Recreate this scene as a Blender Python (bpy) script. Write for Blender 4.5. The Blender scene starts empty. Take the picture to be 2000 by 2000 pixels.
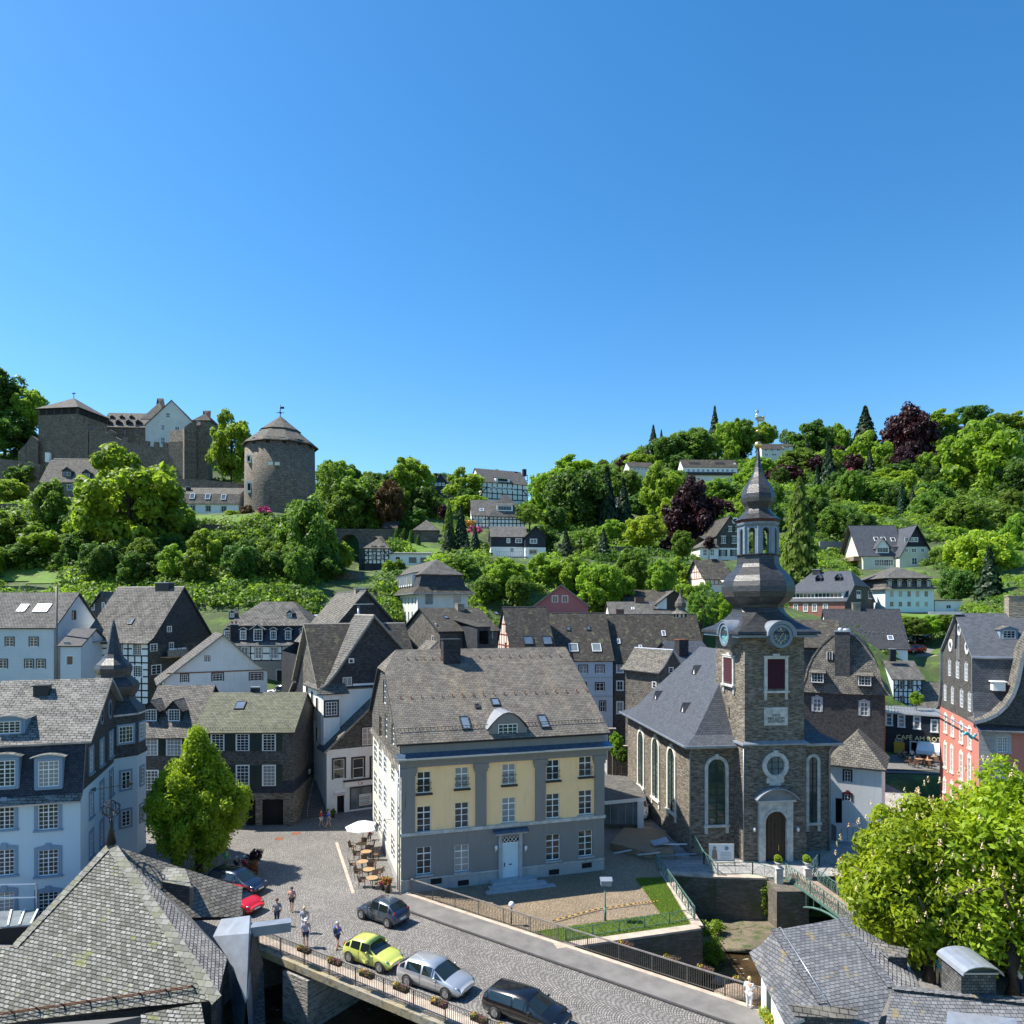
import bpy,math,random
import numpy as np
from mathutils import Vector as V,Matrix
R=math.radians
random.seed(7);np.random.seed(7)
sc=bpy.context.scene
C=sc.collection
# camera, sky, sun, exposure
F,CX,HY,HC=1400.0,1000.0,1190.0,21.0
cam=bpy.data.cameras.new("camera");camo=bpy.data.objects.new("camera",cam);C.objects.link(camo)
camo.location=(0,0,HC);camo.rotation_euler=(R(90),0,0)
cam.sensor_width=36;cam.lens=F/2000*36;cam.shift_y=(HY-1000)/2000;cam.clip_end=6000;cam.clip_start=.5
sc.camera=camo
SUN_AZ,SUN_EL=R(-80),R(54)
w=bpy.data.worlds.new("World");sc.world=w;w.use_nodes=True
nt=w.node_tree;nt.nodes.clear()
sky=nt.nodes.new('ShaderNodeTexSky');sky.sky_type='NISHITA';sky.sun_disc=False
sky.sun_elevation=SUN_EL;sky.sun_rotation=SUN_AZ
sky.altitude=0;sky.air_density=1.0;sky.dust_density=0.3;sky.ozone_density=3.2
hs=nt.nodes.new('ShaderNodeHueSaturation');hs.inputs['Saturation'].default_value=1.31;hs.inputs['Hue'].default_value=.4965
bg=nt.nodes.new('ShaderNodeBackground');bg.inputs[1].default_value=0.115
wo=nt.nodes.new('ShaderNodeOutputWorld')
nt.links.new(sky.outputs[0],hs.inputs['Color']);nt.links.new(hs.outputs[0],bg.inputs[0]);nt.links.new(bg.outputs[0],wo.inputs[0])
sl=bpy.data.lights.new("sun",'SUN');sl.energy=5.0;sl.angle=R(.5);sl.color=(1,.95,.86)
so=bpy.data.objects.new("sun",sl);C.objects.link(so)
sd=V((math.sin(SUN_AZ)*math.cos(SUN_EL),math.cos(SUN_AZ)*math.cos(SUN_EL),math.sin(SUN_EL)))
so.rotation_euler=sd.to_track_quat('Z','Y').to_euler();so.location=(-60,20,120)
sc.view_settings.view_transform='Standard';sc.view_settings.look='None'
sc.view_settings.exposure=0.9;sc.view_settings.gamma=1
sc.render.engine='CYCLES';sc.cycles.use_denoising=True
sc.cycles.max_bounces=5;sc.cycles.diffuse_bounces=3;sc.cycles.glossy_bounces=3;sc.cycles.transmission_bounces=3
# picture geometry
def P(u,v,Y):return V(((u-CX)/F*Y,Y,HC-(v-HY)/F*Y))
def G(u,v,z=0.0):return P(u,v,F*(HC-z)/(v-HY))
def zv(v,Y):return HC-(v-HY)/F*Y
# mesh builder
class MB:
 def __init__(s,T=None):s.v=[];s.f=[];s.mi=[];s.mats=[];s.T=T;s.sm=[]
 def p(s,q):
  q=s.T(q)if s.T else V(q)
  s.v.append(q);return len(s.v)-1
 def m(s,mat):
  if mat not in s.mats:s.mats.append(mat)
  return s.mats.index(mat)
 def face(s,pts,mat,smooth=False):
  s.f.append([s.p(q)for q in pts]);s.mi.append(s.m(mat));s.sm.append(smooth)
 def box(s,x0,x1,y0,y1,z0,z1,mat):
  c=[(x0,y0,z0),(x1,y0,z0),(x1,y1,z0),(x0,y1,z0),(x0,y0,z1),(x1,y0,z1),(x1,y1,z1),(x0,y1,z1)]
  i=[s.p(q)for q in c];k=s.m(mat)
  for a in((0,3,2,1),(4,5,6,7),(0,1,5,4),(1,2,6,5),(2,3,7,6),(3,0,4,7)):
   s.f.append([i[j]for j in a]);s.mi.append(k);s.sm.append(False)
 def slab(s,pts,th,mat,em=None,down=None):
  """polygon with thickness below it"""
  pts=[V(q)for q in pts]
  n=V((0,0,0))
  for i in range(1,len(pts)-1):n+=(pts[i]-pts[0]).cross(pts[i+1]-pts[0])
  n.normalize();d=V(down)if down else-n*th
  em=em or mat
  lo=[q+d for q in pts]
  s.face(pts,mat);s.face(lo[::-1],em)
  for i in range(len(pts)):
   j=(i+1)%len(pts);s.face([pts[i],lo[i],lo[j],pts[j]],em)
 def prism(s,pts,d,mat):
  s.slab(pts,0,mat,None,d)
 def tube(s,pts,r,mat,n=6,cap=True):
  pts=[V(q)for q in pts];rr=r if isinstance(r,(list,tuple))else[r]*len(pts)
  k=s.m(mat);prev=None;first=None
  for i,q in enumerate(pts):
   d=(pts[min(i+1,len(pts)-1)]-pts[max(i-1,0)]).normalized()
   a=d.cross(V((0,0,1))if abs(d.z)<.95 else V((1,0,0))).normalized();b=d.cross(a)
   ring=[s.p(q+(a*math.cos(t)+b*math.sin(t))*rr[i])for t in[2*math.pi*j/n for j in range(n)]]
   if prev:
    for j in range(n):
     s.f.append([prev[j],prev[(j+1)%n],ring[(j+1)%n],ring[j]]);s.mi.append(k);s.sm.append(n>5)
   else:first=ring
   prev=ring
  if cap:
   s.f.append(first[::-1]);s.mi.append(k);s.sm.append(False)
   s.f.append(prev);s.mi.append(k);s.sm.append(False)
 def bar(s,a,b,w,mat,h=None):
  """square bar"""
  a,b=V(a),V(b);d=(b-a).normalized()
  x=d.cross(V((0,0,1))if abs(d.z)<.95 else V((0,1,0))).normalized();y=x.cross(d);h=h or w
  q=[a+x*w/2*i+y*h/2*j for i,j in((-1,-1),(1,-1),(1,1),(-1,1))];r=[c+(b-a)for c in q]
  s.face(q,mat);s.face(r[::-1],mat)
  for i in range(4):s.face([q[i],r[i],r[(i+1)%4],q[(i+1)%4]],mat)
 def lathe(s,prof,mat,n=12,c=(0,0),smooth=True,a0=0):
  k=s.m(mat);prev=None
  for r,z in prof:
   ring=[s.p((c[0]+r*math.cos(a0+2*math.pi*j/n),c[1]+r*math.sin(a0+2*math.pi*j/n),z))for j in range(n)]
   if prev:
    for j in range(n):
     s.f.append([prev[j],prev[(j+1)%n],ring[(j+1)%n],ring[j]]);s.mi.append(k);s.sm.append(smooth)
   prev=ring
  s.f.append(prev);s.mi.append(k);s.sm.append(False)
 def rings(s,rings,mat,smooth=False,cap=True):
  k=s.m(mat);prev=None
  for ring in rings:
   idx=[s.p(q)for q in ring];n=len(idx)
   if prev:
    for j in range(n):
     s.f.append([prev[j],prev[(j+1)%n],idx[(j+1)%n],idx[j]]);s.mi.append(k);s.sm.append(smooth)
   prev=idx
  if cap:s.f.append(prev);s.mi.append(k);s.sm.append(False)
 def sphere(s,c,r,mat,n=8,m=5,sc3=(1,1,1)):
  prof=[(max(1e-4,math.sin(math.pi*i/m)),-math.cos(math.pi*i/m))for i in range(m+1)]
  k=s.m(mat);prev=None
  for rr,z in prof:
   ring=[s.p((c[0]+r*rr*sc3[0]*math.cos(2*math.pi*j/n),c[1]+r*rr*sc3[1]*math.sin(2*math.pi*j/n),c[2]+r*z*sc3[2]))for j in range(n)]
   if prev:
    for j in range(n):
     s.f.append([prev[j],prev[(j+1)%n],ring[(j+1)%n],ring[j]]);s.mi.append(k);s.sm.append(True)
   prev=ring
 def build(s,name,parent=None,off=(0,0,0),uv=True,smooth=None):
  me=bpy.data.meshes.new(name)
  o=V(off)
  me.from_pydata([tuple(q-o)for q in s.v],[],s.f)
  for mt in s.mats:me.materials.append(MAT(mt))
  me.polygons.foreach_set('material_index',s.mi)
  me.polygons.foreach_set('use_smooth',[bool(smooth)if smooth is not None else x for x in s.sm])
  if uv and len(s.f):
   uvl=me.uv_layers.new(name='UVMap');arr=np.zeros((len(me.loops),2),dtype=np.float32)
   k=0
   for fc in s.f:
    q=[s.v[i]for i in fc];n=V((0,0,0))
    for i in range(1,len(q)-1):n+=(q[i]-q[0]).cross(q[i+1]-q[0])
    if n.length<1e-9:n=V((0,0,1))
    n.normalize()
    if abs(n.z)>.995:a,b=V((1,0,0)),V((0,1,0))
    else:
     a=V((0,0,1)).cross(n).normalized();b=n.cross(a)
    for x in q:arr[k]=(x.dot(a),x.dot(b));k+=1
   uvl.data.foreach_set('uv',arr.ravel())
  ob=bpy.data.objects.new(name,me);C.objects.link(ob)
  if parent:ob.parent=parent
  return ob
def tag(o,label=None,cat=None,group=None,kind=None):
 if label:o['label']=label
 if cat:o['category']=cat
 if group:o['group']=group
 if kind:o['kind']=kind
 return o
def thing(name,label,cat,loc=(0,0,0),rz=0,group=None):
 o=bpy.data.objects.new(name,None);C.objects.link(o);o.empty_display_size=.3
 o.location=loc;o.rotation_euler=(0,0,rz)
 return tag(o,label,cat,group)
def copy_thing(root,loc,rz,label=None,group=None,scale=None):
 r=root.copy();C.objects.link(r);r.location=loc;r.rotation_euler=(0,0,rz)
 if label:r['label']=label
 if group:r['group']=group
 if scale is not None:r.scale=scale if hasattr(scale,'__len__')else(scale,)*3
 for ch in list(root.children):
  c=ch.copy();C.objects.link(c);c.parent=r
  for g in list(ch.children):
   d=g.copy();C.objects.link(d);d.parent=c
 return r
 # materials
_M={};_MD={}
def MAT(key):
 if key not in _M:_M[key]=_MD[key](key)
 return _M[key]
def nd(nt,t,ins=None,**at):
 n=nt.nodes.new('ShaderNode'+t)
 for k,v in at.items():setattr(n,k,v)
 for k,v in(ins or{}).items():
  s=n.inputs[k]
  if isinstance(v,bpy.types.NodeSocket):nt.links.new(v,s)
  else:
   if isinstance(v,tuple)and len(v)==3 and len(getattr(s,'default_value',()))==4 if hasattr(getattr(s,'default_value',None),'__len__')else False:v=v+(1,)
   s.default_value=v
 return n
def new(key):
 m=bpy.data.materials.new(key);m.use_nodes=True;nt=m.node_tree;nt.nodes.clear()
 out=nt.nodes.new('ShaderNodeOutputMaterial');b=nt.nodes.new('ShaderNodeBsdfPrincipled')
 nt.links.new(b.outputs[0],out.inputs[0]);b.inputs['Roughness'].default_value=.7
 return m,nt,b,out
def mix(nt,f,a,b,mode='MIX'):
 n=nt.nodes.new('ShaderNodeMix');n.data_type='RGBA';n.blend_type=mode
 for i,v in((0,f),(6,a),(7,b)):
  s=n.inputs[i]
  if isinstance(v,bpy.types.NodeSocket):nt.links.new(v,s)
  else:s.default_value=v if i==0 else(tuple(v)+(1,))[:4]
 return n.outputs[2]
def mth(nt,op,a,b=None,c=None,clamp=False):
 n=nt.nodes.new('ShaderNodeMath');n.operation=op;n.use_clamp=clamp
 for i,v in enumerate((a,b,c)):
  if v is None:continue
  if isinstance(v,bpy.types.NodeSocket):nt.links.new(v,n.inputs[i])
  else:n.inputs[i].default_value=v
 return n.outputs[0]
def ramp(nt,f,p0,p1):
 n=nd(nt,'MapRange',{'Value':f,'From Min':p0,'From Max':p1});return n.outputs[0]
def uvn(nt,sx=1,sy=1,obj=False):
 t=nt.nodes.new('ShaderNodeTexCoord')
 m=nd(nt,'Mapping',{'Vector':t.outputs['Object' if obj else 'UV'],'Scale':(sx,sy,1 if obj else 1)})
 return m.outputs[0]
def noise(nt,vec,s,d=3,r=.6,dist=0):
 return nd(nt,'TexNoise',{'Vector':vec,'Scale':s,'Detail':d,'Roughness':r,'Distortion':dist}).outputs['Fac']
def S(*c):return tuple(c)
def plain(col,rough=.6,metal=0,spec=.5,var=0,bump=0,scale=3):
 def f(key):
  m,nt,b,out=new(key)
  b.inputs['Roughness'].default_value=rough;b.inputs['Metallic'].default_value=metal
  b.inputs['Specular IOR Level'].default_value=spec
  if var:
   t=nt.nodes.new('ShaderNodeTexCoord')
   n=noise(nt,t.outputs['Object'],scale,4)
   c=mix(nt,ramp(nt,n,.3,.7),[x*(1-var)for x in col],[min(1,x*(1+var))for x in col])
   nt.links.new(c,b.inputs['Base Color'])
  else:b.inputs['Base Color'].default_value=tuple(col)+(1,)
  if bump:
   t=nt.nodes.new('ShaderNodeTexCoord')
   bp=nd(nt,'Bump',{'Height':noise(nt,t.outputs['Object'],scale*4,3),'Strength':bump,'Distance':.02});nt.links.new(bp.outputs[0],b.inputs['Normal'])
  return m
 return f
def slate(c1,c2,bw=.32,rh=.22,dark=.45,patch=None,pamt=.5,pscale=.5,streak=0,rough=.8,spec=.16,bump=.5,mort=.012,var=.25,moss=None,mamt=.62,skew=0):
 """courses of slates: joints, per-slate tone, weathering patches"""
 def f(key):
  m,nt,b,out=new(key)
  uv=uvn(nt)
  if skew:
   sp=nd(nt,'SeparateXYZ',{'Vector':uv})
   uv=nd(nt,'CombineXYZ',{'X':sp.outputs[0],'Y':mth(nt,'ADD',sp.outputs[1],mth(nt,'MULTIPLY',sp.outputs[0],skew))}).outputs[0]
  wob=nd(nt,'TexNoise',{'Vector':uv,'Scale':1.3,'Detail':2})
  uvw=nd(nt,'VectorMath',{0:uv,1:nd(nt,'VectorMath',{0:nd(nt,'VectorMath',{0:wob.outputs['Color'],1:(.5,.5,.5)},operation='SUBTRACT').outputs[0],3:.06},operation='SCALE').outputs[0]},operation='ADD').outputs[0]
  br=nd(nt,'TexBrick',{'Vector':uvw,'Color1':c1,'Color2':c2,'Mortar':[x*dark*.6 for x in c1]+[1],'Scale':1.0,'Mortar Size':mort,'Mortar Smooth':.25,'Bias':0.0,'Brick Width':bw,'Row Height':rh})
  col=br.outputs['Color']
  n1=noise(nt,uv,pscale,5,.65);n2=noise(nt,uv,6,4,.7)
  g=mth(nt,'ADD',mth(nt,'MULTIPLY',n1,var*2),1-var)
  g2=mth(nt,'ADD',mth(nt,'MULTIPLY',n2,.5),.75)
  cc=nd(nt,'CombineXYZ',{'X':g,'Y':g,'Z':g}).outputs[0];cc2=nd(nt,'CombineXYZ',{'X':g2,'Y':g2,'Z':g2}).outputs[0]
  col=mix(nt,1,mix(nt,1,col,cc,'MULTIPLY'),cc2,'MULTIPLY')
  if patch:
   n3=noise(nt,uv,pscale*2.2,6,.75,.3)
   col=mix(nt,mth(nt,'MULTIPLY',ramp(nt,n3,pamt-.06,pamt+.12),.8),col,mix(nt,.75,col,patch))
  if moss:
   n4=nd(nt,'TexBrick',{'Vector':uvw,'Color1':(0,0,0),'Color2':(1,1,1),'Mortar':(0,0,0,1),'Scale':1.0,'Mortar Size':0,'Bias':0.0,'Brick Width':bw,'Row Height':rh}).outputs['Color']
   n5=noise(nt,uv,.9,3,.6)
   mk=mth(nt,'MULTIPLY',ramp(nt,mth(nt,'ADD',n5,mth(nt,'MULTIPLY',n4,.12)),mamt,mamt+.05),.8)
   col=mix(nt,mk,col,moss)
  if streak:
   sp=nd(nt,'Mapping',{'Vector':uv,'Scale':(1.1,.08,1)}).outputs[0]
   n6=noise(nt,sp,1.6,4,.6)
   col=mix(nt,mth(nt,'MULTIPLY',ramp(nt,n6,.5,.75),streak),col,mix(nt,1,col,(1.6,1.35,1.05),'MULTIPLY'))
  nt.links.new(col,b.inputs['Base Color'])
  row=mth(nt,'FRACT',mth(nt,'DIVIDE',nd(nt,'SeparateXYZ',{'Vector':uvw}).outputs[1],rh))
  h=mth(nt,'SUBTRACT',mth(nt,'MULTIPLY',mth(nt,'SUBTRACT',1,row),.6),br.outputs['Fac'])
  h=mth(nt,'ADD',h,mth(nt,'MULTIPLY',n2,.5))
  bp=nd(nt,'Bump',{'Height':h,'Strength':bump,'Distance':.03});nt.links.new(bp.outputs[0],b.inputs['Normal'])
  b.inputs['Roughness'].default_value=rough;b.inputs['Specular IOR Level'].default_value=spec
  return m
 return f
def stone(c1,c2,c3,bw=.42,rh=.13,mort=.02,joint=(.09,.08,.07),bump=.8,var=.35,moss=None):
 def f(key):
  m,nt,b,out=new(key)
  uv=uvn(nt)
  wob=nd(nt,'TexNoise',{'Vector':uv,'Scale':2.2,'Detail':3})
  uvw=nd(nt,'VectorMath',{0:uv,1:nd(nt,'VectorMath',{0:wob.outputs['Color'],3:.16},operation='SCALE').outputs[0]},operation='ADD').outputs[0]
  br=nd(nt,'TexBrick',{'Vector':uvw,'Color1':c1,'Color2':c2,'Mortar':joint,'Scale':1.0,'Mortar Size':mort,'Mortar Smooth':.4,'Bias':0.0,'Brick Width':bw,'Row Height':rh},squash=.7)
  st=nd(nt,'Mapping',{'Vector':uv,'Scale':(2.2,8,1)}).outputs[0]
  vo=nd(nt,'TexVoronoi',{'Vector':st,'Scale':1.0})
  col=mix(nt,ramp(nt,vo.outputs['Distance'],.15,.75),br.outputs['Color'],mix(nt,nd(nt,'SeparateColor',{0:vo.outputs['Color']}).outputs[0],c3,c1))
  n1=noise(nt,uv,.5,4);n2=noise(nt,uv,9,4,.75)
  for n_,a in((n1,var),(n2,.35)):
   g=mth(nt,'ADD',mth(nt,'MULTIPLY',n_,a*2),1-a)
   col=mix(nt,1,col,nd(nt,'CombineXYZ',{'X':g,'Y':g,'Z':g}).outputs[0],'MULTIPLY')
  if moss:col=mix(nt,mth(nt,'MULTIPLY',ramp(nt,noise(nt,uv,.6,5,.7),.5,.62),.7),col,moss)
  nt.links.new(col,b.inputs['Base Color'])
  h=mth(nt,'ADD',mth(nt,'MULTIPLY',br.outputs['Fac'],-1),mth(nt,'ADD',mth(nt,'MULTIPLY',n2,.8),mth(nt,'MULTIPLY',vo.outputs['Distance'],.8)))
  bp=nd(nt,'Bump',{'Height':h,'Strength':bump,'Distance':.05});nt.links.new(bp.outputs[0],b.inputs['Normal'])
  b.inputs['Roughness'].default_value=.85
  return m
 return f
def plaster(col,dirt=(.5,.45,.38),damt=.25,boards=0,var=.07):
 def f(key):
  m,nt,b,out=new(key)
  uv=uvn(nt);n1=noise(nt,uv,.45,5,.65);n2=noise(nt,uv,14,4)
  st=nd(nt,'Mapping',{'Vector':uv,'Scale':(2.5,.25,1)}).outputs[0]
  n3=noise(nt,st,1.5,4,.6)
  col_=mix(nt,ramp(nt,n1,.3,.7),[x*(1-var)for x in col],[min(1,x*(1+var))for x in col])
  col_=mix(nt,mth(nt,'MULTIPLY',ramp(nt,n3,.52,.8),damt),col_,[a*d*1.2 for a,d in zip(col,dirt)])
  h=mth(nt,'MULTIPLY',n2,.15)
  if boards:
   fr=mth(nt,'FRACT',mth(nt,'DIVIDE',nd(nt,'SeparateXYZ',{'Vector':uv}).outputs[1],boards))
   ln=ramp(nt,fr,.0,.10)
   col_=mix(nt,ln,[x*.5 for x in col],col_)
   h=mth(nt,'SUBTRACT',1,fr)
  nt.links.new(col_,b.inputs['Base Color'])
  bp=nd(nt,'Bump',{'Height':h,'Strength':.5,'Distance':.03});nt.links.new(bp.outputs[0],b.inputs['Normal'])
  b.inputs['Roughness'].default_value=.8
  return m
 return f
def glassm(c1=(.012,.016,.02),c2=(.05,.06,.065),curt=None,cam_=.5):
 def f(key):
  m,nt,b,out=new(key)
  oi=nt.nodes.new('ShaderNodeObjectInfo');uv=uvn(nt)
  n=noise(nt,uv,.8,2)
  col=mix(nt,ramp(nt,mth(nt,'ADD',n,mth(nt,'MULTIPLY',oi.outputs['Random'],.3)),.35,.9),c1,c2)
  if curt:
   wv=noise(nt,nd(nt,'Mapping',{'Vector':uv,'Scale':(9,.4,1)}).outputs[0],1.5,2)
   cc=mix(nt,wv,[x*.6 for x in curt],curt)
   col=mix(nt,mth(nt,'GREATER_THAN',oi.outputs['Random'],cam_),col,cc)
  nt.links.new(col,b.inputs['Base Color'])
  b.inputs['Roughness'].default_value=.06;b.inputs['Specular IOR Level'].default_value=.6
  return m
 return f
def leafm(c1,c2,c3=None,trans=.45):
 def f(key):
  m,nt,b,out=new(key)
  g=nt.nodes.new('ShaderNodeNewGeometry');oi=nt.nodes.new('ShaderNodeObjectInfo')
  t=nt.nodes.new('ShaderNodeTexCoord')
  big=noise(nt,t.outputs['Object'],.35,2)
  f1=mth(nt,'ADD',mth(nt,'MULTIPLY',g.outputs['Random Per Island'],.55),mth(nt,'MULTIPLY',ramp(nt,big,.3,.7),.45))
  col=mix(nt,f1,c1,c2)
  hv=nd(nt,'HueSaturation',{'Hue':mth(nt,'ADD',mth(nt,'MULTIPLY',oi.outputs['Random'],.035),.4825),'Value':mth(nt,'ADD',mth(nt,'MULTIPLY',oi.outputs['Random'],.4),.8),'Color':col}).outputs[0]
  nt.links.new(hv,b.inputs['Base Color']);b.inputs['Roughness'].default_value=.5;b.inputs['Specular IOR Level'].default_value=.3
  tr=nd(nt,'BsdfTranslucent',{'Color':mix(nt,.5,hv,(c3 or tuple(min(1,x*2.2)for x in c2)))})
  mx=nd(nt,'MixShader',{0:trans});nt.links.new(b.outputs[0],mx.inputs[1]);nt.links.new(tr.outputs[0],mx.inputs[2])
  nt.links.new(mx.outputs[0],out.inputs[0])
  return m
 return f
def cobble(c1,c2,joint=(.05,.045,.04),fan=1.5,size=.12):
 def f(key):
  m,nt,b,out=new(key)
  t=nt.nodes.new('ShaderNodeTexCoord');sp=nd(nt,'SeparateXYZ',{'Vector':t.outputs['Object']})
  a=R(-36)
  x=mth(nt,'ADD',mth(nt,'MULTIPLY',sp.outputs[0],math.cos(a)),mth(nt,'MULTIPLY',sp.outputs[1],math.sin(a)))
  y=mth(nt,'SUBTRACT',mth(nt,'MULTIPLY',sp.outputs[1],math.cos(a)),mth(nt,'MULTIPLY',sp.outputs[0],math.sin(a)))
  fx=mth(nt,'SUBTRACT',mth(nt,'FRACT',mth(nt,'DIVIDE',y,fan)),.5)
  arc=mth(nt,'MULTIPLY',mth(nt,'SQRT',mth(nt,'SUBTRACT',.3,mth(nt,'MULTIPLY',fx,fx))),fan*1.15)
  xx=mth(nt,'ADD',x,arc)
  vec=nd(nt,'CombineXYZ',{'X':y,'Y':xx}).outputs[0]
  br=nd(nt,'TexBrick',{'Vector':vec,'Color1':c1,'Color2':c2,'Mortar':joint,'Scale':1.0,'Mortar Size':.022,'Mortar Smooth':.5,'Bias':0.0,'Brick Width':size*1.15,'Row Height':size})
  n1=noise(nt,t.outputs['Object'],.25,5,.6);n2=noise(nt,t.outputs['Object'],7,3,.6)
  g=mth(nt,'ADD',mth(nt,'MULTIPLY',n1,.7),.65);g2=mth(nt,'ADD',mth(nt,'MULTIPLY',n2,1.2),.4)
  col=mix(nt,1,br.outputs['Color'],nd(nt,'CombineXYZ',{'X':g,'Y':g,'Z':g}).outputs[0],'MULTIPLY')
  col=mix(nt,1,col,nd(nt,'CombineXYZ',{'X':g2,'Y':g2,'Z':g2}).outputs[0],'MULTIPLY')
  nt.links.new(col,b.inputs['Base Color']);b.inputs['Roughness'].default_value=.6
  h=mth(nt,'ADD',mth(nt,'MULTIPLY',br.outputs['Fac'],-1),mth(nt,'MULTIPLY',n2,.7))
  bp=nd(nt,'Bump',{'Height':h,'Strength':.7,'Distance':.025});nt.links.new(bp.outputs[0],b.inputs['Normal'])
  return m
 return f
def blotch(cols,s=.3,rough=.9,bump=.5,bs=3):
 """ground: patches of several tones"""
 def f(key):
  m,nt,b,out=new(key)
  t=nt.nodes.new('ShaderNodeTexCoord').outputs['Object']
  col=mix(nt,ramp(nt,noise(nt,t,s,6,.65),.38,.6),cols[0],cols[1])
  if len(cols)>2:col=mix(nt,ramp(nt,noise(nt,t,s*3.1,5,.7),.5,.62),col,cols[2])
  g=mth(nt,'ADD',mth(nt,'MULTIPLY',noise(nt,t,bs*3,4,.7),.9),.55)
  col=mix(nt,1,col,nd(nt,'CombineXYZ',{'X':g,'Y':g,'Z':g}).outputs[0],'MULTIPLY')
  nt.links.new(col,b.inputs['Base Color']);b.inputs['Roughness'].default_value=rough
  bp=nd(nt,'Bump',{'Height':noise(nt,t,bs,5,.7),'Strength':bump,'Distance':.15});nt.links.new(bp.outputs[0],b.inputs['Normal'])
  return m
 return f
def water(key):
 m,nt,b,out=new(key)
 t=nt.nodes.new('ShaderNodeTexCoord').outputs['Object']
 n=noise(nt,nd(nt,'Mapping',{'Vector':t,'Scale':(1,2,1)}).outputs[0],1.6,5,.6)
 col=mix(nt,ramp(nt,noise(nt,t,.5,4),.35,.65),(.02,.015,.008),(.09,.055,.025))
 col=mix(nt,ramp(nt,n,.64,.7),col,(.45,.42,.36))
 nt.links.new(col,b.inputs['Base Color']);b.inputs['Roughness'].default_value=.08
 bp=nd(nt,'Bump',{'Height':n,'Strength':.35,'Distance':.1});nt.links.new(bp.outputs[0],b.inputs['Normal'])
 return m
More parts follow.
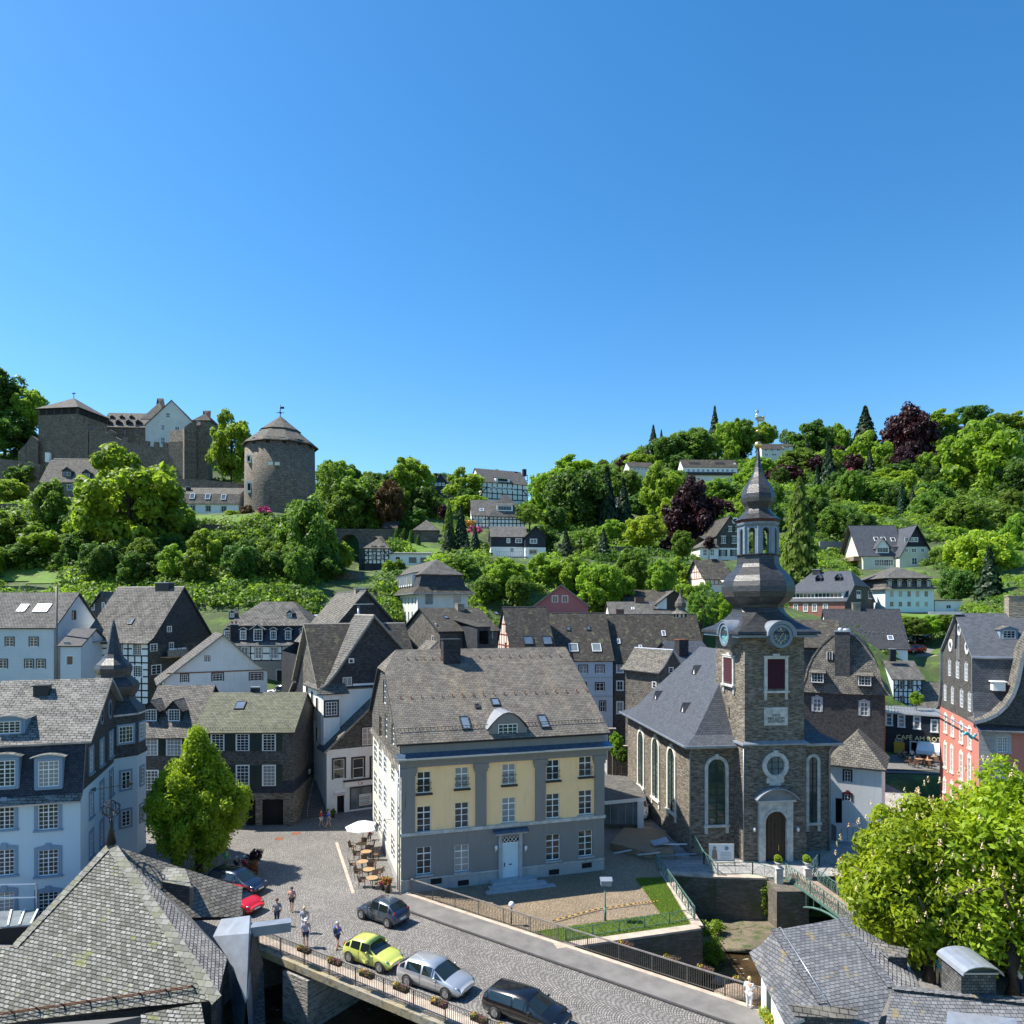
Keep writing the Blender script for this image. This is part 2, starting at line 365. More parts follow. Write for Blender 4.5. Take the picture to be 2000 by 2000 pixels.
_MD.update({'slate_yellowhouse':slate((.11,.10,.087),(.17,.156,.137),.34,.22,dark=.35,bump=.8,streak=.7,patch=(.25,.22,.17),pamt=.56),'slate_old':slate((.085,.08,.072),(.18,.17,.152),.45,.3,dark=.25,mort=.03,patch=(.2,.19,.17),pamt=.52,pscale=.35,var=.5,bump=1),'slate_moss':slate((.105,.105,.075),(.18,.18,.135),.36,.24,dark=.35,mort=.018,patch=(.17,.18,.105),pamt=.5,var=.35,bump=.8),'slate_blue':slate((.07,.076,.088),(.105,.112,.128),.3,.2,var=.15,rough=.45,bump=.3),'slate_wallnear':slate((.05,.052,.055),(.10,.10,.10),.22,.15,var=.2,rough=.6),'slate_dark':slate((.04,.042,.048),(.075,.078,.085),.25,.16,var=.25,rough=.55),'slate_navy':slate((.028,.034,.048),(.05,.058,.078),.25,.16,var=.15,rough=.5),'slate_brown':slate((.06,.053,.046),(.115,.102,.088),.34,.24,dark=.35,mort=.018,var=.4,bump=.8,patch=(.05,.045,.04),pamt=.5,pscale=.35,moss=(.13,.14,.08),mamt=.66),'slate_grey':slate((.095,.09,.083),(.165,.158,.146),.4,.28,dark=.3,mort=.026,patch=(.2,.19,.17),pamt=.55,var=.35,bump=.8),'slate_light':slate((.12,.115,.103),(.225,.216,.195),.42,.28,dark=.2,mort=.026,patch=(.30,.28,.25),pamt=.52,skew=.12,var=.35,bump=.9),'slate_pale':slate((.10,.093,.082),(.19,.178,.157),.36,.24,dark=.35,mort=.02,patch=(.25,.22,.165),pamt=.55,skew=.12,var=.35,bump=.9),'slate_wall':slate((.075,.073,.068),(.155,.15,.14),.2,.14,var=.35,patch=(.05,.045,.04),pamt=.55),'slate_lichen':slate((.13,.128,.11),(.35,.34,.315),.34,.19,dark=.05,patch=(.10,.10,.075),pamt=.46,pscale=.9,moss=(.16,.165,.05),mamt=.70,bump=1,mort=.026,var=.4),'slate_shade':slate((.15,.145,.14),(.30,.29,.28),.26,.2,dark=.2,mort=.022,bump=1,patch=(.34,.32,.28),pamt=.55,var=.35),'slate_right':slate((.12,.121,.126),(.205,.206,.21),.27,.18,dark=.35,mort=.014,bump=.45,var=.12,moss=(.24,.19,.09),mamt=.69,rough=.4),'slate_ridge':slate((.15,.147,.125),(.27,.263,.235),.5,.3,dark=.3,patch=(.2,.2,.10),pamt=.52),'spire':slate((.026,.027,.029),(.058,.058,.06),.3,.13,rough=.4,spec=.6,bump=.9,var=.15),'stone_church':stone((.175,.145,.108),(.075,.063,.05),(.30,.268,.22),.4,.13,joint=(.03,.025,.02),mort=.026,var=.45,bump=1),'stone_castle':stone((.15,.115,.085),(.065,.052,.04),(.27,.235,.185),.95,.38,mort=.05,joint=(.03,.025,.02),bump=1,var=.5),'stone_bank':stone((.13,.11,.085),(.09,.075,.06),(.19,.165,.13),.5,.18,bump=1,moss=(.07,.09,.03)),'stone_pier':stone((.32,.30,.27),(.2,.185,.16),(.42,.40,.36),.5,.2,mort=.03),'brick_old':stone((.25,.10,.07),(.33,.16,.11),(.2,.09,.06),.3,.1,mort=.015),'yellow':plaster((.93,.62,.32),damt=.3,var=.05),'greywall':plaster((.22,.208,.195),damt=.45,var=.05),'creamwall':plaster((.66,.64,.52),damt=.3),'plinth':plaster((.35,.35,.34),damt=.6,var=.2),'white':plaster((.80,.80,.77),damt=.12),'whiteboard':plaster((.74,.74,.72),damt=.35,boards=.16),'bluewall':plaster((.50,.60,.66),damt=.1,var=.03),'bluetrim':plain((.19,.27,.36),.6),'paleblue':plaster((.55,.68,.72),damt=.1),'lightblue_board':plaster((.50,.55,.60),damt=.1,boards=.18),'palegrey':plaster((.56,.58,.53),damt=.3,var=.1),'pinkwall':plaster((.42,.14,.13),damt=.1),'redwall':plaster((.50,.185,.14),damt=.18,var=.05),'pinktimber':plaster((.68,.6,.54),damt=.2),'castlewhite':plaster((.62,.64,.58),damt=.3,var=.1),'brickred':plaster((.34,.14,.11),damt=.3,boards=.09,var=.12),'timber':plain((.016,.016,.018),.7),'redtimber':plain((.23,.04,.03),.7),'darkgreen':plain((.018,.035,.028),.6),'winered':plain((.065,.011,.012),.5),'whitepaint':plain((.8,.8,.78),.45),'creamtrim':plain((.72,.69,.6),.6,var=.1),'greytrim':plain((.36,.37,.38),.6,var=.15),'stonetrim':plain((.48,.47,.44),.7,var=.3,bump=.4,scale=2.5),'darktrim':plain((.02,.022,.026),.6),'lead':plain((.27,.30,.345),.4,.35,var=.18,scale=1.2,bump=.15),'zinc':plain((.45,.47,.5),.35,.6,var=.1),'leadblue':plain((.10,.16,.24),.35,.5,var=.3),'bargeboard':plain((.24,.22,.185),.8,var=.3),'wood_dark':plain((.045,.028,.018),.6,var=.3),'wicker':plain((.13,.07,.04),.6,var=.3),'wood_deck':plain((.27,.2,.15),.7,var=.25),'wood_tan':plain((.36,.22,.11),.5,var=.2),'letters':plain((.85,.75,.42),.5),'gold':plain((.72,.50,.16),.3,.9),'gilt':plain((.55,.46,.24),.4,.6),'clockblue':plain((.02,.09,.16),.35),'clocklight':plain((.12,.42,.52),.35),'lanternblue':plain((.16,.21,.26),.5,var=.2),'iron':plain((.025,.026,.028),.5,.3),'irongreen':plain((.10,.19,.16),.5,.2,var=.2),'rail':plain((.16,.145,.125),.5,.4,var=.2),'railtop':plain((.33,.29,.26),.4,.4,var=.2),'rust':plain((.2,.07,.03),.8,var=.4),'pane':glassm(),'panecurt':glassm(curt=(.34,.34,.33),cam_=.6),'panelight':glassm((.1,.12,.13),(.24,.27,.28)),'skypane':glassm((.08,.12,.17),(.16,.2,.26)),'panegreen':glassm((.02,.035,.03),(.07,.10,.09)),'dark':plain((.006,.006,.007),.8),'chimney_slate':slate((.03,.03,.034),(.055,.056,.06),.3,.2),'chimney_brick':stone((.22,.12,.09),(.28,.17,.13),(.18,.1,.08),.25,.09,mort=.012),'chimney_stone':stone((.3,.25,.18),(.22,.17,.12),(.4,.35,.27),.3,.15),'cobble':cobble((.17,.157,.142),(.30,.28,.255),joint=(.055,.05,.045),fan=2.3,size=.15),'cobble_gold':cobble((.22,.165,.105),(.38,.29,.19),joint=(.09,.07,.045),fan=2.1,size=.14),'paving':slate((.17,.165,.15),(.25,.24,.22),.22,.12,var=.25,bump=.3,mort=.012),'paving_tan':slate((.28,.21,.135),(.34,.26,.17),.3,.12,var=.15,bump=.3),'pavement':plain((.155,.145,.135),.8,var=.25,scale=.8,bump=.3),'kerb':plain((.055,.052,.05),.7,var=.2),'kerb_light':plain((.42,.34,.27),.8,var=.25,scale=1.5),'flagstone':slate((.24,.235,.23),(.34,.33,.31),.9,.5,var=.2,bump=.2),'concrete':blotch([(.27,.25,.21),(.30,.245,.13),(.13,.12,.10)],.6,bump=.3),'ground':blotch([(.05,.10,.016),(.05,.06,.022),(.09,.15,.02)],.12,bump=1,bs=1.5),'townground':blotch([(.14,.13,.12),(.18,.17,.155)],.3),'grass':blotch([(.11,.17,.03),(.16,.23,.04),(.17,.15,.06)],.9,bump=1,bs=12),'meadow':blotch([(.10,.19,.02),(.14,.25,.03),(.12,.15,.04)],.2,bump=1,bs=8),'gravel':blotch([(.21,.17,.115),(.14,.115,.075),(.07,.10,.03)],.5,bump=.8,bs=6),'rock':blotch([(.28,.21,.16),(.2,.15,.11),(.36,.28,.22)],.8,bump=.8),'riverbed':blotch([(.07,.055,.035),(.05,.045,.03)],.4),'water':water,'astro':plain((.08,.36,.07),.8),'bark':plain((.06,.045,.032),.9,var=.4,bump=.8,scale=4),'leaf_a':leafm((.06,.115,.014),(.17,.27,.03)),'leaf_b':leafm((.07,.15,.012),(.27,.40,.03)),'leaf_c':leafm((.035,.085,.014),(.10,.19,.025)),'leaf_con':leafm((.012,.032,.012),(.03,.07,.02),trans=.15),'leaf_purple':leafm((.018,.007,.010),(.055,.018,.022),(.10,.02,.02),trans=.25),'leaf_rust':leafm((.05,.03,.012),(.12,.07,.02),trans=.3),'leaf_yel':leafm((.13,.20,.014),(.36,.46,.035)),'leaf_linden':leafm((.06,.13,.008),(.31,.43,.02)),'leaf_chest':leafm((.07,.13,.006),(.34,.41,.016),trans=.38),'blossom':plain((.62,.47,.27),.8),'flower_pink':plain((.55,.07,.2),.7),'flower_red':plain((.5,.03,.03),.7),'flower_yel':plain((.6,.33,.03),.7),'flower_maroon':plain((.16,.05,.06),.8),})
# clipping helpers (2-D)
def clip(poly,k,val,keep_less):
 out=[]
 for i in range(len(poly)):
  a,b=poly[i-1],poly[i]
  ina=(a[k]<=val+1e-7)if keep_less else(a[k]>=val-1e-7)
  inb=(b[k]<=val+1e-7)if keep_less else(b[k]>=val-1e-7)
  if ina!=inb:
   t=(val-a[k])/(b[k]-a[k]);out.append((a[0]+t*(b[0]-a[0]),a[1]+t*(b[1]-a[1])))
  if inb:out.append(b)
 return out
def area(p):return abs(sum(p[i-1][0]*p[i][1]-p[i][0]*p[i-1][1]for i in range(len(p))))/2
def wall_panel(mb,outline,holes,T,bands,reveal=.16,rmat=None):
 """outline (s,z) polygon with rectangular holes (s0,s1,z0,z1); bands: [(z_top, material)...] from low to high"""
 xs=sorted({min(p[0]for p in outline),max(p[0]for p in outline)}|{h[0]for h in holes}|{h[1]for h in holes})
 for a,b in zip(xs,xs[1:]):
  if b-a<1e-5:continue
  col=clip(clip(outline,0,a,False),0,b,True)
  if len(col)<3:continue
  hs=[h for h in holes if h[0]<(a+b)/2<h[1]]
  zs=sorted({-1e3,1e3}|{h[2]for h in hs}|{h[3]for h in hs}|{z for z,_ in bands[:-1]})
  for c,d in zip(zs,zs[1:]):
   if d-c<1e-5:continue
   if any(h[2]<(c+d)/2<h[3]for h in hs):continue
   cell=clip(clip(col,1,c,False),1,d,True)
   if len(cell)<3 or area(cell)<1e-5:continue
   zm=sum(p[1]for p in cell)/len(cell)
   mat=next((m for z,m in bands if zm<z),bands[-1][1])
   mb.face([T(s,z,0)for s,z in cell],mat)
 for s0,s1,z0,z1 in holes:
  zm=(z0+z1)/2;mat=rmat or next((m for z,m in bands if zm<z),bands[-1][1])
  for p,q in(((s0,z0),(s0,z1)),((s1,z1),(s1,z0)),((s0,z1),(s1,z1)),((s1,z0),(s0,z0))):
   mb.face([T(p[0],p[1],0),T(q[0],q[1],0),T(q[0],q[1],-reveal),T(p[0],p[1],-reveal)],mat)
WS=dict(fr='whitepaint',nx=2,nz=3,bar=.032,edge=.055,rec=.1,pane='pane',sur=0,surm='greytrim',sill=0,sillm='greytrim',shut=None,arch=0,simple=False,cross=0)
def ws(**k):d=dict(WS);d.update(k);return d
def make_window(root,T,off,s0,s1,z0,z1,st,name='window'):
 w_,h_=s1-s0,z1-z0;e,b,r=st['edge'],st['bar'],st['rec']
 mb=MB()
 def bx(m,a,c,d,g,d0,d1,mat):
  q=[T(a,d,d0),T(c,d,d0),T(c,g,d0),T(a,g,d0),T(a,d,d1),T(c,d,d1),T(c,g,d1),T(a,g,d1)]
  i=[m.p(x)for x in q];k=m.m(mat)
  for f in((0,3,2,1),(4,5,6,7),(0,1,5,4),(1,2,6,5),(2,3,7,6),(3,0,4,7)):m.f.append([i[j]for j in f]);m.mi.append(k);m.sm.append(False)
 fr=st['fr'];f0,f1=-r,-r+.05
 bx(mb,s0,s0+e,z0,z1,f0,f1,fr);bx(mb,s1-e,s1,z0,z1,f0,f1,fr)
 bx(mb,s0+e,s1-e,z0,z0+e,f0,f1,fr);bx(mb,s0+e,s1-e,z1-e,z1,f0,f1,fr)
 for i in range(1,st['nx']):
  x=s0+w_*i/st['nx'];bb=b*1.7 if(st['nx']%2==0 and i==st['nx']//2)else b
  bx(mb,x-bb/2,x+bb/2,z0+e,z1-e,f0+.004,f1-.004,fr)
 for i in range(1,st['nz']):
  z=z0+h_*i/st['nz'];bb=b
  if st['cross']and i==st['cross']:bb=b*1.9
  bx(mb,s0+e,s1-e,z-bb/2,z+bb/2,f0+.008,f1-.008,fr)
 if st['simple']:
  mb.face([T(s0,z0,f0+.012),T(s1,z0,f0+.012),T(s1,z1,f0+.012),T(s0,z1,f0+.012)],st['pane'])
 if st['sur']and st['simple']:
  u=st['sur'];sm=st['surm']
  bx(mb,s0-u,s0,z0-u,z1+u,-.02,.05,sm);bx(mb,s1,s1+u,z0-u,z1+u,-.02,.05,sm)
  bx(mb,s0,s1,z1,z1+u,-.02,.052,sm);bx(mb,s0,s1,z0-u,z0,-.02,.07,sm)
 win=mb.build(name,root,off)
 if not st['simple']:
  pm=MB();pm.face([T(s0+.01,z0+.01,f0+.012),T(s1-.01,z0+.01,f0+.012),T(s1-.01,z1-.01,f0+.012),T(s0+.01,z1-.01,f0+.012)],st['pane'])
  pm.build('pane',win,(0,0,0)if False else off)
  if st['sur']:
   u=st['sur'];sm=st['surm'];q=MB()
   bx(q,s0-u,s0,z0,z1+u,-.02,.05,sm);bx(q,s1,s1+u,z0,z1+u,-.02,.05,sm);bx(q,s0,s1,z1,z1+u,-.02,.053,sm)
   if st['arch']:
    n=6;pts=[]
    for i in range(n+1):
     t=i/n;x=s0-u+(w_+2*u)*t;pts.append((x,z1+u+st['arch']*math.sin(math.pi*t)))
    for i in range(n):
     (a,c),(d,g)=pts[i],pts[i+1]
     q.face([T(a,z1+u,.052),T(d,z1+u,.052),T(d,g,.052),T(a,c,.052)],sm);q.face([T(a,c,.052),T(d,g,.052),T(d,g,-.01),T(a,c,-.01)],sm)
    bx(q,(s0+s1)/2-u*.8,(s0+s1)/2+u*.8,z1+u*.1,z1+u+st['arch']+.12,-.01,.09,sm)
   q.build('surround',win,off)
  if st['sill']:
   u=max(st['sur'],.06);q=MB();bx(q,s0-u-.05,s1+u+.05,z0-.13,z0-.001,-.05,.05+st['sill'],st['sillm']);q.build('sill',win,off)
  if st['shut']:
   for a in(s0-w_*.52-st['sur'],s1+.03+st['sur']):
    q=MB();bx(q,a,a+w_*.49,z0,z1,.01,.06,st['shut'])
    n=int(h_/.14)
    for i in range(n):bx(q,a+.05,a+w_*.49-.05,z0+h_*(i+.2)/n,z0+h_*(i+.8)/n,.06,.075,st['shut'])
    q.build('shutter',win,off)
 elif st['shut']:
  for a in(s0-w_*.52,s1+.03):
   q=MB();bx(q,a,a+w_*.49,z0,z1,.01,.06,st['shut']);q.build('shutter',win,off)
 return win
 # houses
class House:
 def __init__(h,name,label,O=None,yaw=0,W=8,D=8,z0=0,ze=6,prof=None,axis='x',roof='slate_grey',wall='white',bands=None,cat='house',uL=None,uR=None,Y=None,vE=None,vR=None,og=.25,ov=.35,th=.16,hip=False,fasc='darktrim',hh=0,group=None,W_from=None,side=None,nowall=()):
  """front plane starts at its left corner O (plan); yaw turns it; 'side' gives the anchor corner ('L' or 'R')"""
  yw=R(yaw);d=V((math.cos(yw),math.sin(yw),0))
  def cut(u,Ox,Oy):
   k=(u-CX)/F;return(Ox-k*Oy)/(k*d.y-d.x)
  if O is None:
   if side=='R':
    Rx=(uR-CX)/F*Y;s=cut(uL,Rx,Y);O=(Rx+d.x*s,Y+d.y*s);W=-s
   else:
    O=((uL-CX)/F*Y,Y)
    if uR is not None:W=cut(uR,*O)
  Ya=Y if Y else O[1]
  if vE is not None:ze=zv(vE,Ya)
  h.W,h.D,h.z0,h.ze,h.yaw,h.axis=W,D,z0,ze,yw,axis
  h.off=(0,0,z0);h.O=V((O[0],O[1],0));h.d=d;h.n=V((d.y,-d.x,0))
  half=(D if axis=='x' else W)/2
  h.half=half
  if prof is None:
   if vR is not None:
    c=h.O+d*(W/2)-h.n*(half if axis=='x' else 0);zr=zv(vR,c.y)
   else:zr=ze+half*.9
   sl=(zr-ze)/half;prof=[(-ov,ze-ov*sl),(half,zr)]
  h.prof=prof;h.wins={k:[]for k in 'FRLB'};h.bands=bands or[(1e3,wall)]
  h.roofm,h.og,h.th,h.hip,h.fasc,h.hh,h.nowall=roof,og,th,hip,fasc,hh,nowall;h.hhe=(0,1);h.fb={};h.fp=None
  h.root=thing(name,label,cat,(h.O.x,h.O.y,z0),yw,group)
  h.camL=h.loc(V((0,0,HC)))
  h.name=name
 def loc(h,p):q=p-h.O;return V((q.dot(h.d),-q.dot(h.n),p.z))
 def wor(h,x,y,z):return h.O+h.d*x-h.n*y+V((0,0,z))
 def ray(h,u,v):
  w=h.loc(P(u,v,1));return w-h.camL
 def T(h,face,inset=0):
  W,D=h.W,h.D
  if face=='F':return lambda s,z,d=0:V((s,inset-d,z))
  if face=='B':return lambda s,z,d=0:V((W-s,D-inset+d,z))
  if face=='R':return lambda s,z,d=0:V((W-inset+d,s,z))
  return lambda s,z,d=0:V((inset-d,D-s,z))
 def pix(h,face,u,v,inset=0):
  r=h.ray(u,v);c=h.camL
  if face=='F':t=(inset-c.y)/r.y;q=c+r*t;return q.x,q.z
  if face=='R':t=(h.W-inset-c.x)/r.x;q=c+r*t;return q.y,q.z
  t=(inset-c.x)/r.x;q=c+r*t;return h.D-q.y,q.z
 def win(h,face,u,v,w,hh,st=None,inset=0,hole=True):
  a,_=h.pix(face,u-w/2,v,inset);b,_=h.pix(face,u+w/2,v,inset)
  if a>b:a,b=b,a
  z1=h.pix(face,u,v-hh/2,inset)[1];z0=h.pix(face,u,v+hh/2,inset)[1]
  h.wins[face].append((a,b,z0,z1,st or WS,hole,inset));return h
 def grid(h,face,us,vs,w,hh,st=None,inset=0):
  """us, vs: picture columns and rows at the first column's depth; rows keep their height"""
  for v in vs:
   z=None
   for u in us:
    if z is None:_,z=h.pix(face,u,v,inset);z1=h.pix(face,u,v-hh/2,inset)[1];z0=h.pix(face,u,v+hh/2,inset)[1]
    a,_=h.pix(face,u-w/2,v,inset);b,_=h.pix(face,u+w/2,v,inset)
    if a>b:a,b=b,a
    if us.index(u)==0:ww=b-a
    m=(a+b)/2;h.wins[face].append((m-ww/2,m+ww/2,z0,z1,st or WS,True,inset))
  return h
 def mwin(h,face,s,z,w,hh,st=None):
  h.wins[face].append((s-w/2,s+w/2,z,z+hh,st or WS,True,0));return h
 def zprof(h,o):
  p=h.prof
  for(a,za),(b,zb)in zip(p,p[1:]):
   if a<=o<=b:return za+(zb-za)*(o-a)/max(1e-6,b-a)
  return p[-1][1]if o>p[-1][0]else p[0][1]
 def gable(h,width):
  """wall outline under the roof profile, plus the mirrored half"""
  pts=[(0,h.z0)];z_e=h.zprof(0)-h.th*.6
  L=[(0,z_e)]+[(o,z-h.th*.6)for o,z in h.prof if 0<o<=width/2+1e-6]
  if L[-1][0]<width/2-1e-6:L.append((width/2,h.zprof(width/2)-h.th*.6))
  Rr=[(width-o,z)for o,z in reversed(L)if o<width/2-1e-6]
  return[(0,h.z0)]+L+Rr+[(width,h.z0)]
 def walls(h):
  mb=MB();W,D=h.W,h.D;zt=h.zprof(0)-h.th*.6
  gab='LR' if h.axis=='x' else 'FB'
  for f in 'FRLB':
   if f in h.nowall:continue
   wd=W if f in 'FB' else D
   if h.hip:out=[(0,h.z0),(0,zt),(wd,zt),(wd,h.z0)]
   elif h.fp:
    out=h.fout(f)
   elif f in gab:
    out=h.gable(wd)
    if h.hh and(h.hhe==(0,1)or f in 'LF'):
     out=clip(out,1,h.prof[-1][1]-h.hh,True)
   else:out=[(0,h.z0),(0,zt),(wd,zt),(wd,h.z0)]
   holes=[w[:4]for w in h.wins[f]if w[5]and w[6]==0]
   wall_panel(mb,out,holes,h.T(f),h.fb.get(f,h.bands))
  mb.build('wall',h.root,h.off)
  for f in 'FRLB':
   for(a,b,z0,z1,st,hole,ins)in h.wins[f]:
    if not hole:st=dict(st);st['rec']=-.02
    make_window(h.root,h.T(f,ins),h.off,a,b,z0,z1,st)
  return h
 def roof(h,mat=None):
  mat=mat or h.roofm;mb=MB();W,D,g,p=h.W,h.D,h.og,h.prof
  if h.hip:
   rr=[[(o,o,z),(W-o,o,z),(W-o,D-o,z),(o,D-o,z)]for o,z in p]
   if isinstance(h.hip,(int,float))and h.hip is not True:
    o,z=p[-1];hi=h.hip
    rr[-1]=[(hi,o,z),(W-hi,o,z),(W-hi,D-o,z),(hi,D-o,z)]if h.axis=='x' else[(o,hi,z),(W-o,hi,z),(W-o,D-hi,z),(o,D-hi,z)]
   e=[tuple(V(q)-V((0,0,h.th)))for q in rr[0]]
   mb.rings([[(W/2,D/2,p[0][1]-h.th)]*4,e],h.fasc,cap=False)
   for i in range(4):j=(i+1)%4;mb.face([e[i],e[j],rr[0][j],rr[0][i]],h.fasc)
   mb.rings(rr,mat,cap=True)
  else:
   half=h.half;L=W if h.axis=='x' else D
   hh=h.hh;zr=p[-1][1]
   for side in(0,1):
    for(a,za),(b,zb)in zip(p,p[1:]):
     n=V((-(zb-za),0,b-a)).normalized()*h.th
     if hh and zb>zr-hh and h.hhe==(0,):
      zc=max(za,zr-hh);t=(zc-za)/(zb-za);oc=a+(b-a)*t;hl=hh*.55
      q=[(-g,a,za),(L+g,a,za),(L+g,b,zb),(hl,b,zb),(-g,oc,zc)]
     elif hh and zb>zr-hh:
      zc=max(za,zr-hh);t=(zc-za)/(zb-za);oc=a+(b-a)*t;hl=hh*.55
      q=[(-g,a,za),(L+g,a,za),(L+g,oc,zc),(L-hl,b,zb),(hl,b,zb),(-g,oc,zc)]
     else:q=[(-g,a,za),(L+g,a,za),(L+g,b,zb),(-g,b,zb)]
     pts=[]
     for l,o,z in q:
      if side:o=2*half-o
      pts.append((l,o,z)if h.axis=='x' else(o,l,z))
     if(side==1)!=(h.axis=='y'):pts=pts[::-1]
     mb.slab(pts,h.th,mat,h.fasc)
   if hh:
    (a,za),(b,zb)=p[-2],p[-1];zc=zr-hh;oc=a+(b-a)*(zc-za)/(zb-za);hl=hh*.55
    for e in h.hhe:
     q=[(-g,oc,zc),(hl,half,zr),(-g,2*half-oc,zc)]
     pts=[]
     for l,o,z in q:
      if e:l=L-l
      pts.append((l,o,z+.01)if h.axis=='x' else(o,l,z+.01))
     n=(V(pts[1])-V(pts[0])).cross(V(pts[2])-V(pts[0]))
     if n.z<0:pts=pts[::-1]
     mb.slab(pts,.1,mat,h.fasc)
  r=mb.build('roof',h.root,h.off);h.roofob=r
  return h
 def rpt(h,u,v,seg=-1,side=0):
  """where the picture ray meets a roof slope: side 0 = front (axis x) or left (axis y), 1 = the other; 'F' hip end for axis x is 'L'/'R'"""
  (a,za),(b,zb)=h.prof[seg-1],h.prof[seg]
  if h.axis=='x' or side=='F':p0,e=V((0,a,za)),V((0,b-a,zb-za));l=V((1,0,0))
  else:p0,e=V((a,0,za)),V((b-a,0,zb-za));l=V((0,-1,0))
  if side==1:
   if h.axis=='x':p0,e=V((0,2*h.half-a,za)),V((0,-(b-a),zb-za))
   else:p0,e=V((2*h.half-a,0,za)),V((-(b-a),0,zb-za));l=V((0,1,0))
  e.normalize();n=l.cross(e);c=h.camL;r=h.ray(u,v)
  t=(p0-c).dot(n)/r.dot(n);return c+r*t,l,e,n
 def skyl(h,u,v,w,hh,seg=-1,side=0,fr='darktrim',pane='skypane',name='skylight'):
  q,l,e,n=h.rpt(u,v,seg,side)
  mb=MB();f=.09
  def bx(m,a,b,c,d,z0,z1,mat):
   pts=[q+l*x+e*y+n*z for z in(z0,z1)for x,y in((a,c),(b,c),(b,d),(a,d))]
   i=[m.p(x)for x in pts];k=m.m(mat)
   for fc in((0,3,2,1),(4,5,6,7),(0,1,5,4),(1,2,6,5),(2,3,7,6),(3,0,4,7)):m.f.append([i[j]for j in fc]);m.mi.append(k);m.sm.append(False)
  bx(mb,-w/2,w/2,-hh/2,-hh/2+f,-.05,.13,fr);bx(mb,-w/2,w/2,hh/2-f,hh/2,-.05,.13,fr)
  bx(mb,-w/2,-w/2+f,-hh/2+f,hh/2-f,-.05,.13,fr);bx(mb,w/2-f,w/2,-hh/2+f,hh/2-f,-.05,.13,fr)
  o=mb.build(name,h.root,h.off)
  pm=MB();pm.face([q+l*x+e*y+n*.09 for x,y in((-w/2+f,-hh/2+f),(w/2-f,-hh/2+f),(w/2-f,hh/2-f),(-w/2+f,hh/2-f))],pane);pm.build('pane',o,h.off)
  return h
 def dormer(h,u,v,w,hh,kind='gable',seg=-1,side=0,wall='slate_dark',roof=None,st=None,win=(.7,.7),over=.15,rise=None):
  """(u,v): middle of the foot of the dormer's front"""
  q,l,e,n=h.rpt(u,v,seg,side);roof=roof or h.roofm
  back=V((e.x,e.y,0)).normalized();slope=e.z/max(.05,math.hypot(e.x,e.y));dep=hh/slope+.3
  if dep>6:dep=6
  T=lambda s,z,d=0:q+l*s+V((0,0,z))-back*d
  mb=MB();z1=hh;rise=rise if rise is not None else w*.4
  dep2=dep+(rise/slope if kind=='gable' else 0)
  a,b=w*win[0],hh*win[1];zz=(hh-b)*.35
  out=[(-w/2,-.3),(-w/2,z1),(w/2,z1),(w/2,-.3)]
  if kind=='gable':out=[(-w/2,-.3),(-w/2,z1),(0,z1+rise),(w/2,z1),(w/2,-.3)]
  if kind=='arch':out=[(-w/2,-.3)]+[(-w/2+w*i/8,z1+rise*math.sin(math.pi*i/8))for i in range(9)]+[(w/2,-.3)]
  wall_panel(mb,out,[(-a/2,a/2,zz,zz+b)],T,[(1e3,wall)],.08)
  for s in(-w/2,w/2):mb.face([T(s,-.3,0),T(s,z1,0),T(s,z1,-dep),T(s,-.3,-dep)],wall)
  o=over
  if kind=='gable':
   k=rise/(w/2)
   for sg in(-1,1):
    pts=[T(sg*(w/2+o),z1-o*k+.05,o),T(0,z1+rise+.05,o),T(0,z1+rise+.05,-dep2),T(sg*(w/2+o),z1-o*k+.05,-dep)]
    nn=(pts[1]-pts[0]).cross(pts[2]-pts[0])
    if nn.z<0:pts=pts[::-1]
    mb.slab(pts,.07,roof,h.fasc)
  elif kind=='arch':
   for i in range(8):
    s0,s1=-w/2-o+(w+2*o)*i/8,-w/2-o+(w+2*o)*(i+1)/8
    y0,y1=z1+.05+rise*math.sin(math.pi*i/8),z1+.05+rise*math.sin(math.pi*(i+1)/8)
    mb.slab([T(s0,y0,o),T(s1,y1,o),T(s1,y1,-dep-rise/slope),T(s0,y0,-dep-rise/slope)],.06,roof,h.fasc)
  else:
   k=slope*.25
   dd=(hh+.05)/(slope-k)+.2
   mb.slab([T(-w/2-o,z1+.05-k*o,o),T(w/2+o,z1+.05-k*o,o),T(w/2+o,z1+.05+k*dd,-dd),T(-w/2-o,z1+.05+k*dd,-dd)],.08,roof,h.fasc)
  dm=mb.build('dormer',h.root,h.off)
  if st!='none':
   s2=dict(st or WS);s2['simple']=True;s2['rec']=.05
   make_window(dm,T,h.off,-a/2,a/2,zz,zz+b,s2)
  return h
 def chim(h,u,v,y,w=.8,d=.6,ht=2.0,mat='chimney_slate',pots=0,cap='zinc'):
  """top middle of the chimney at picture (u,v), standing at local depth y"""
  c,r=h.camL,h.ray(u,v);t=(y-c.y)/r.y;q=c+r*t
  mb=MB();mb.box(q.x-w/2,q.x+w/2,y-d/2,y+d/2,q.z-ht,q.z,mat)
  mb.box(q.x-w/2-.06,q.x+w/2+.06,y-d/2-.06,y+d/2+.06,q.z+.003,q.z+.1,cap)
  for i in range(pots):mb.lathe([(.11,q.z+.1),(.1,q.z+.4),(.13,q.z+.42)],'rust',8,(q.x-w/2+w*(i+.5)/pots,y))
  mb.build('chimney',h.root,h.off);return h
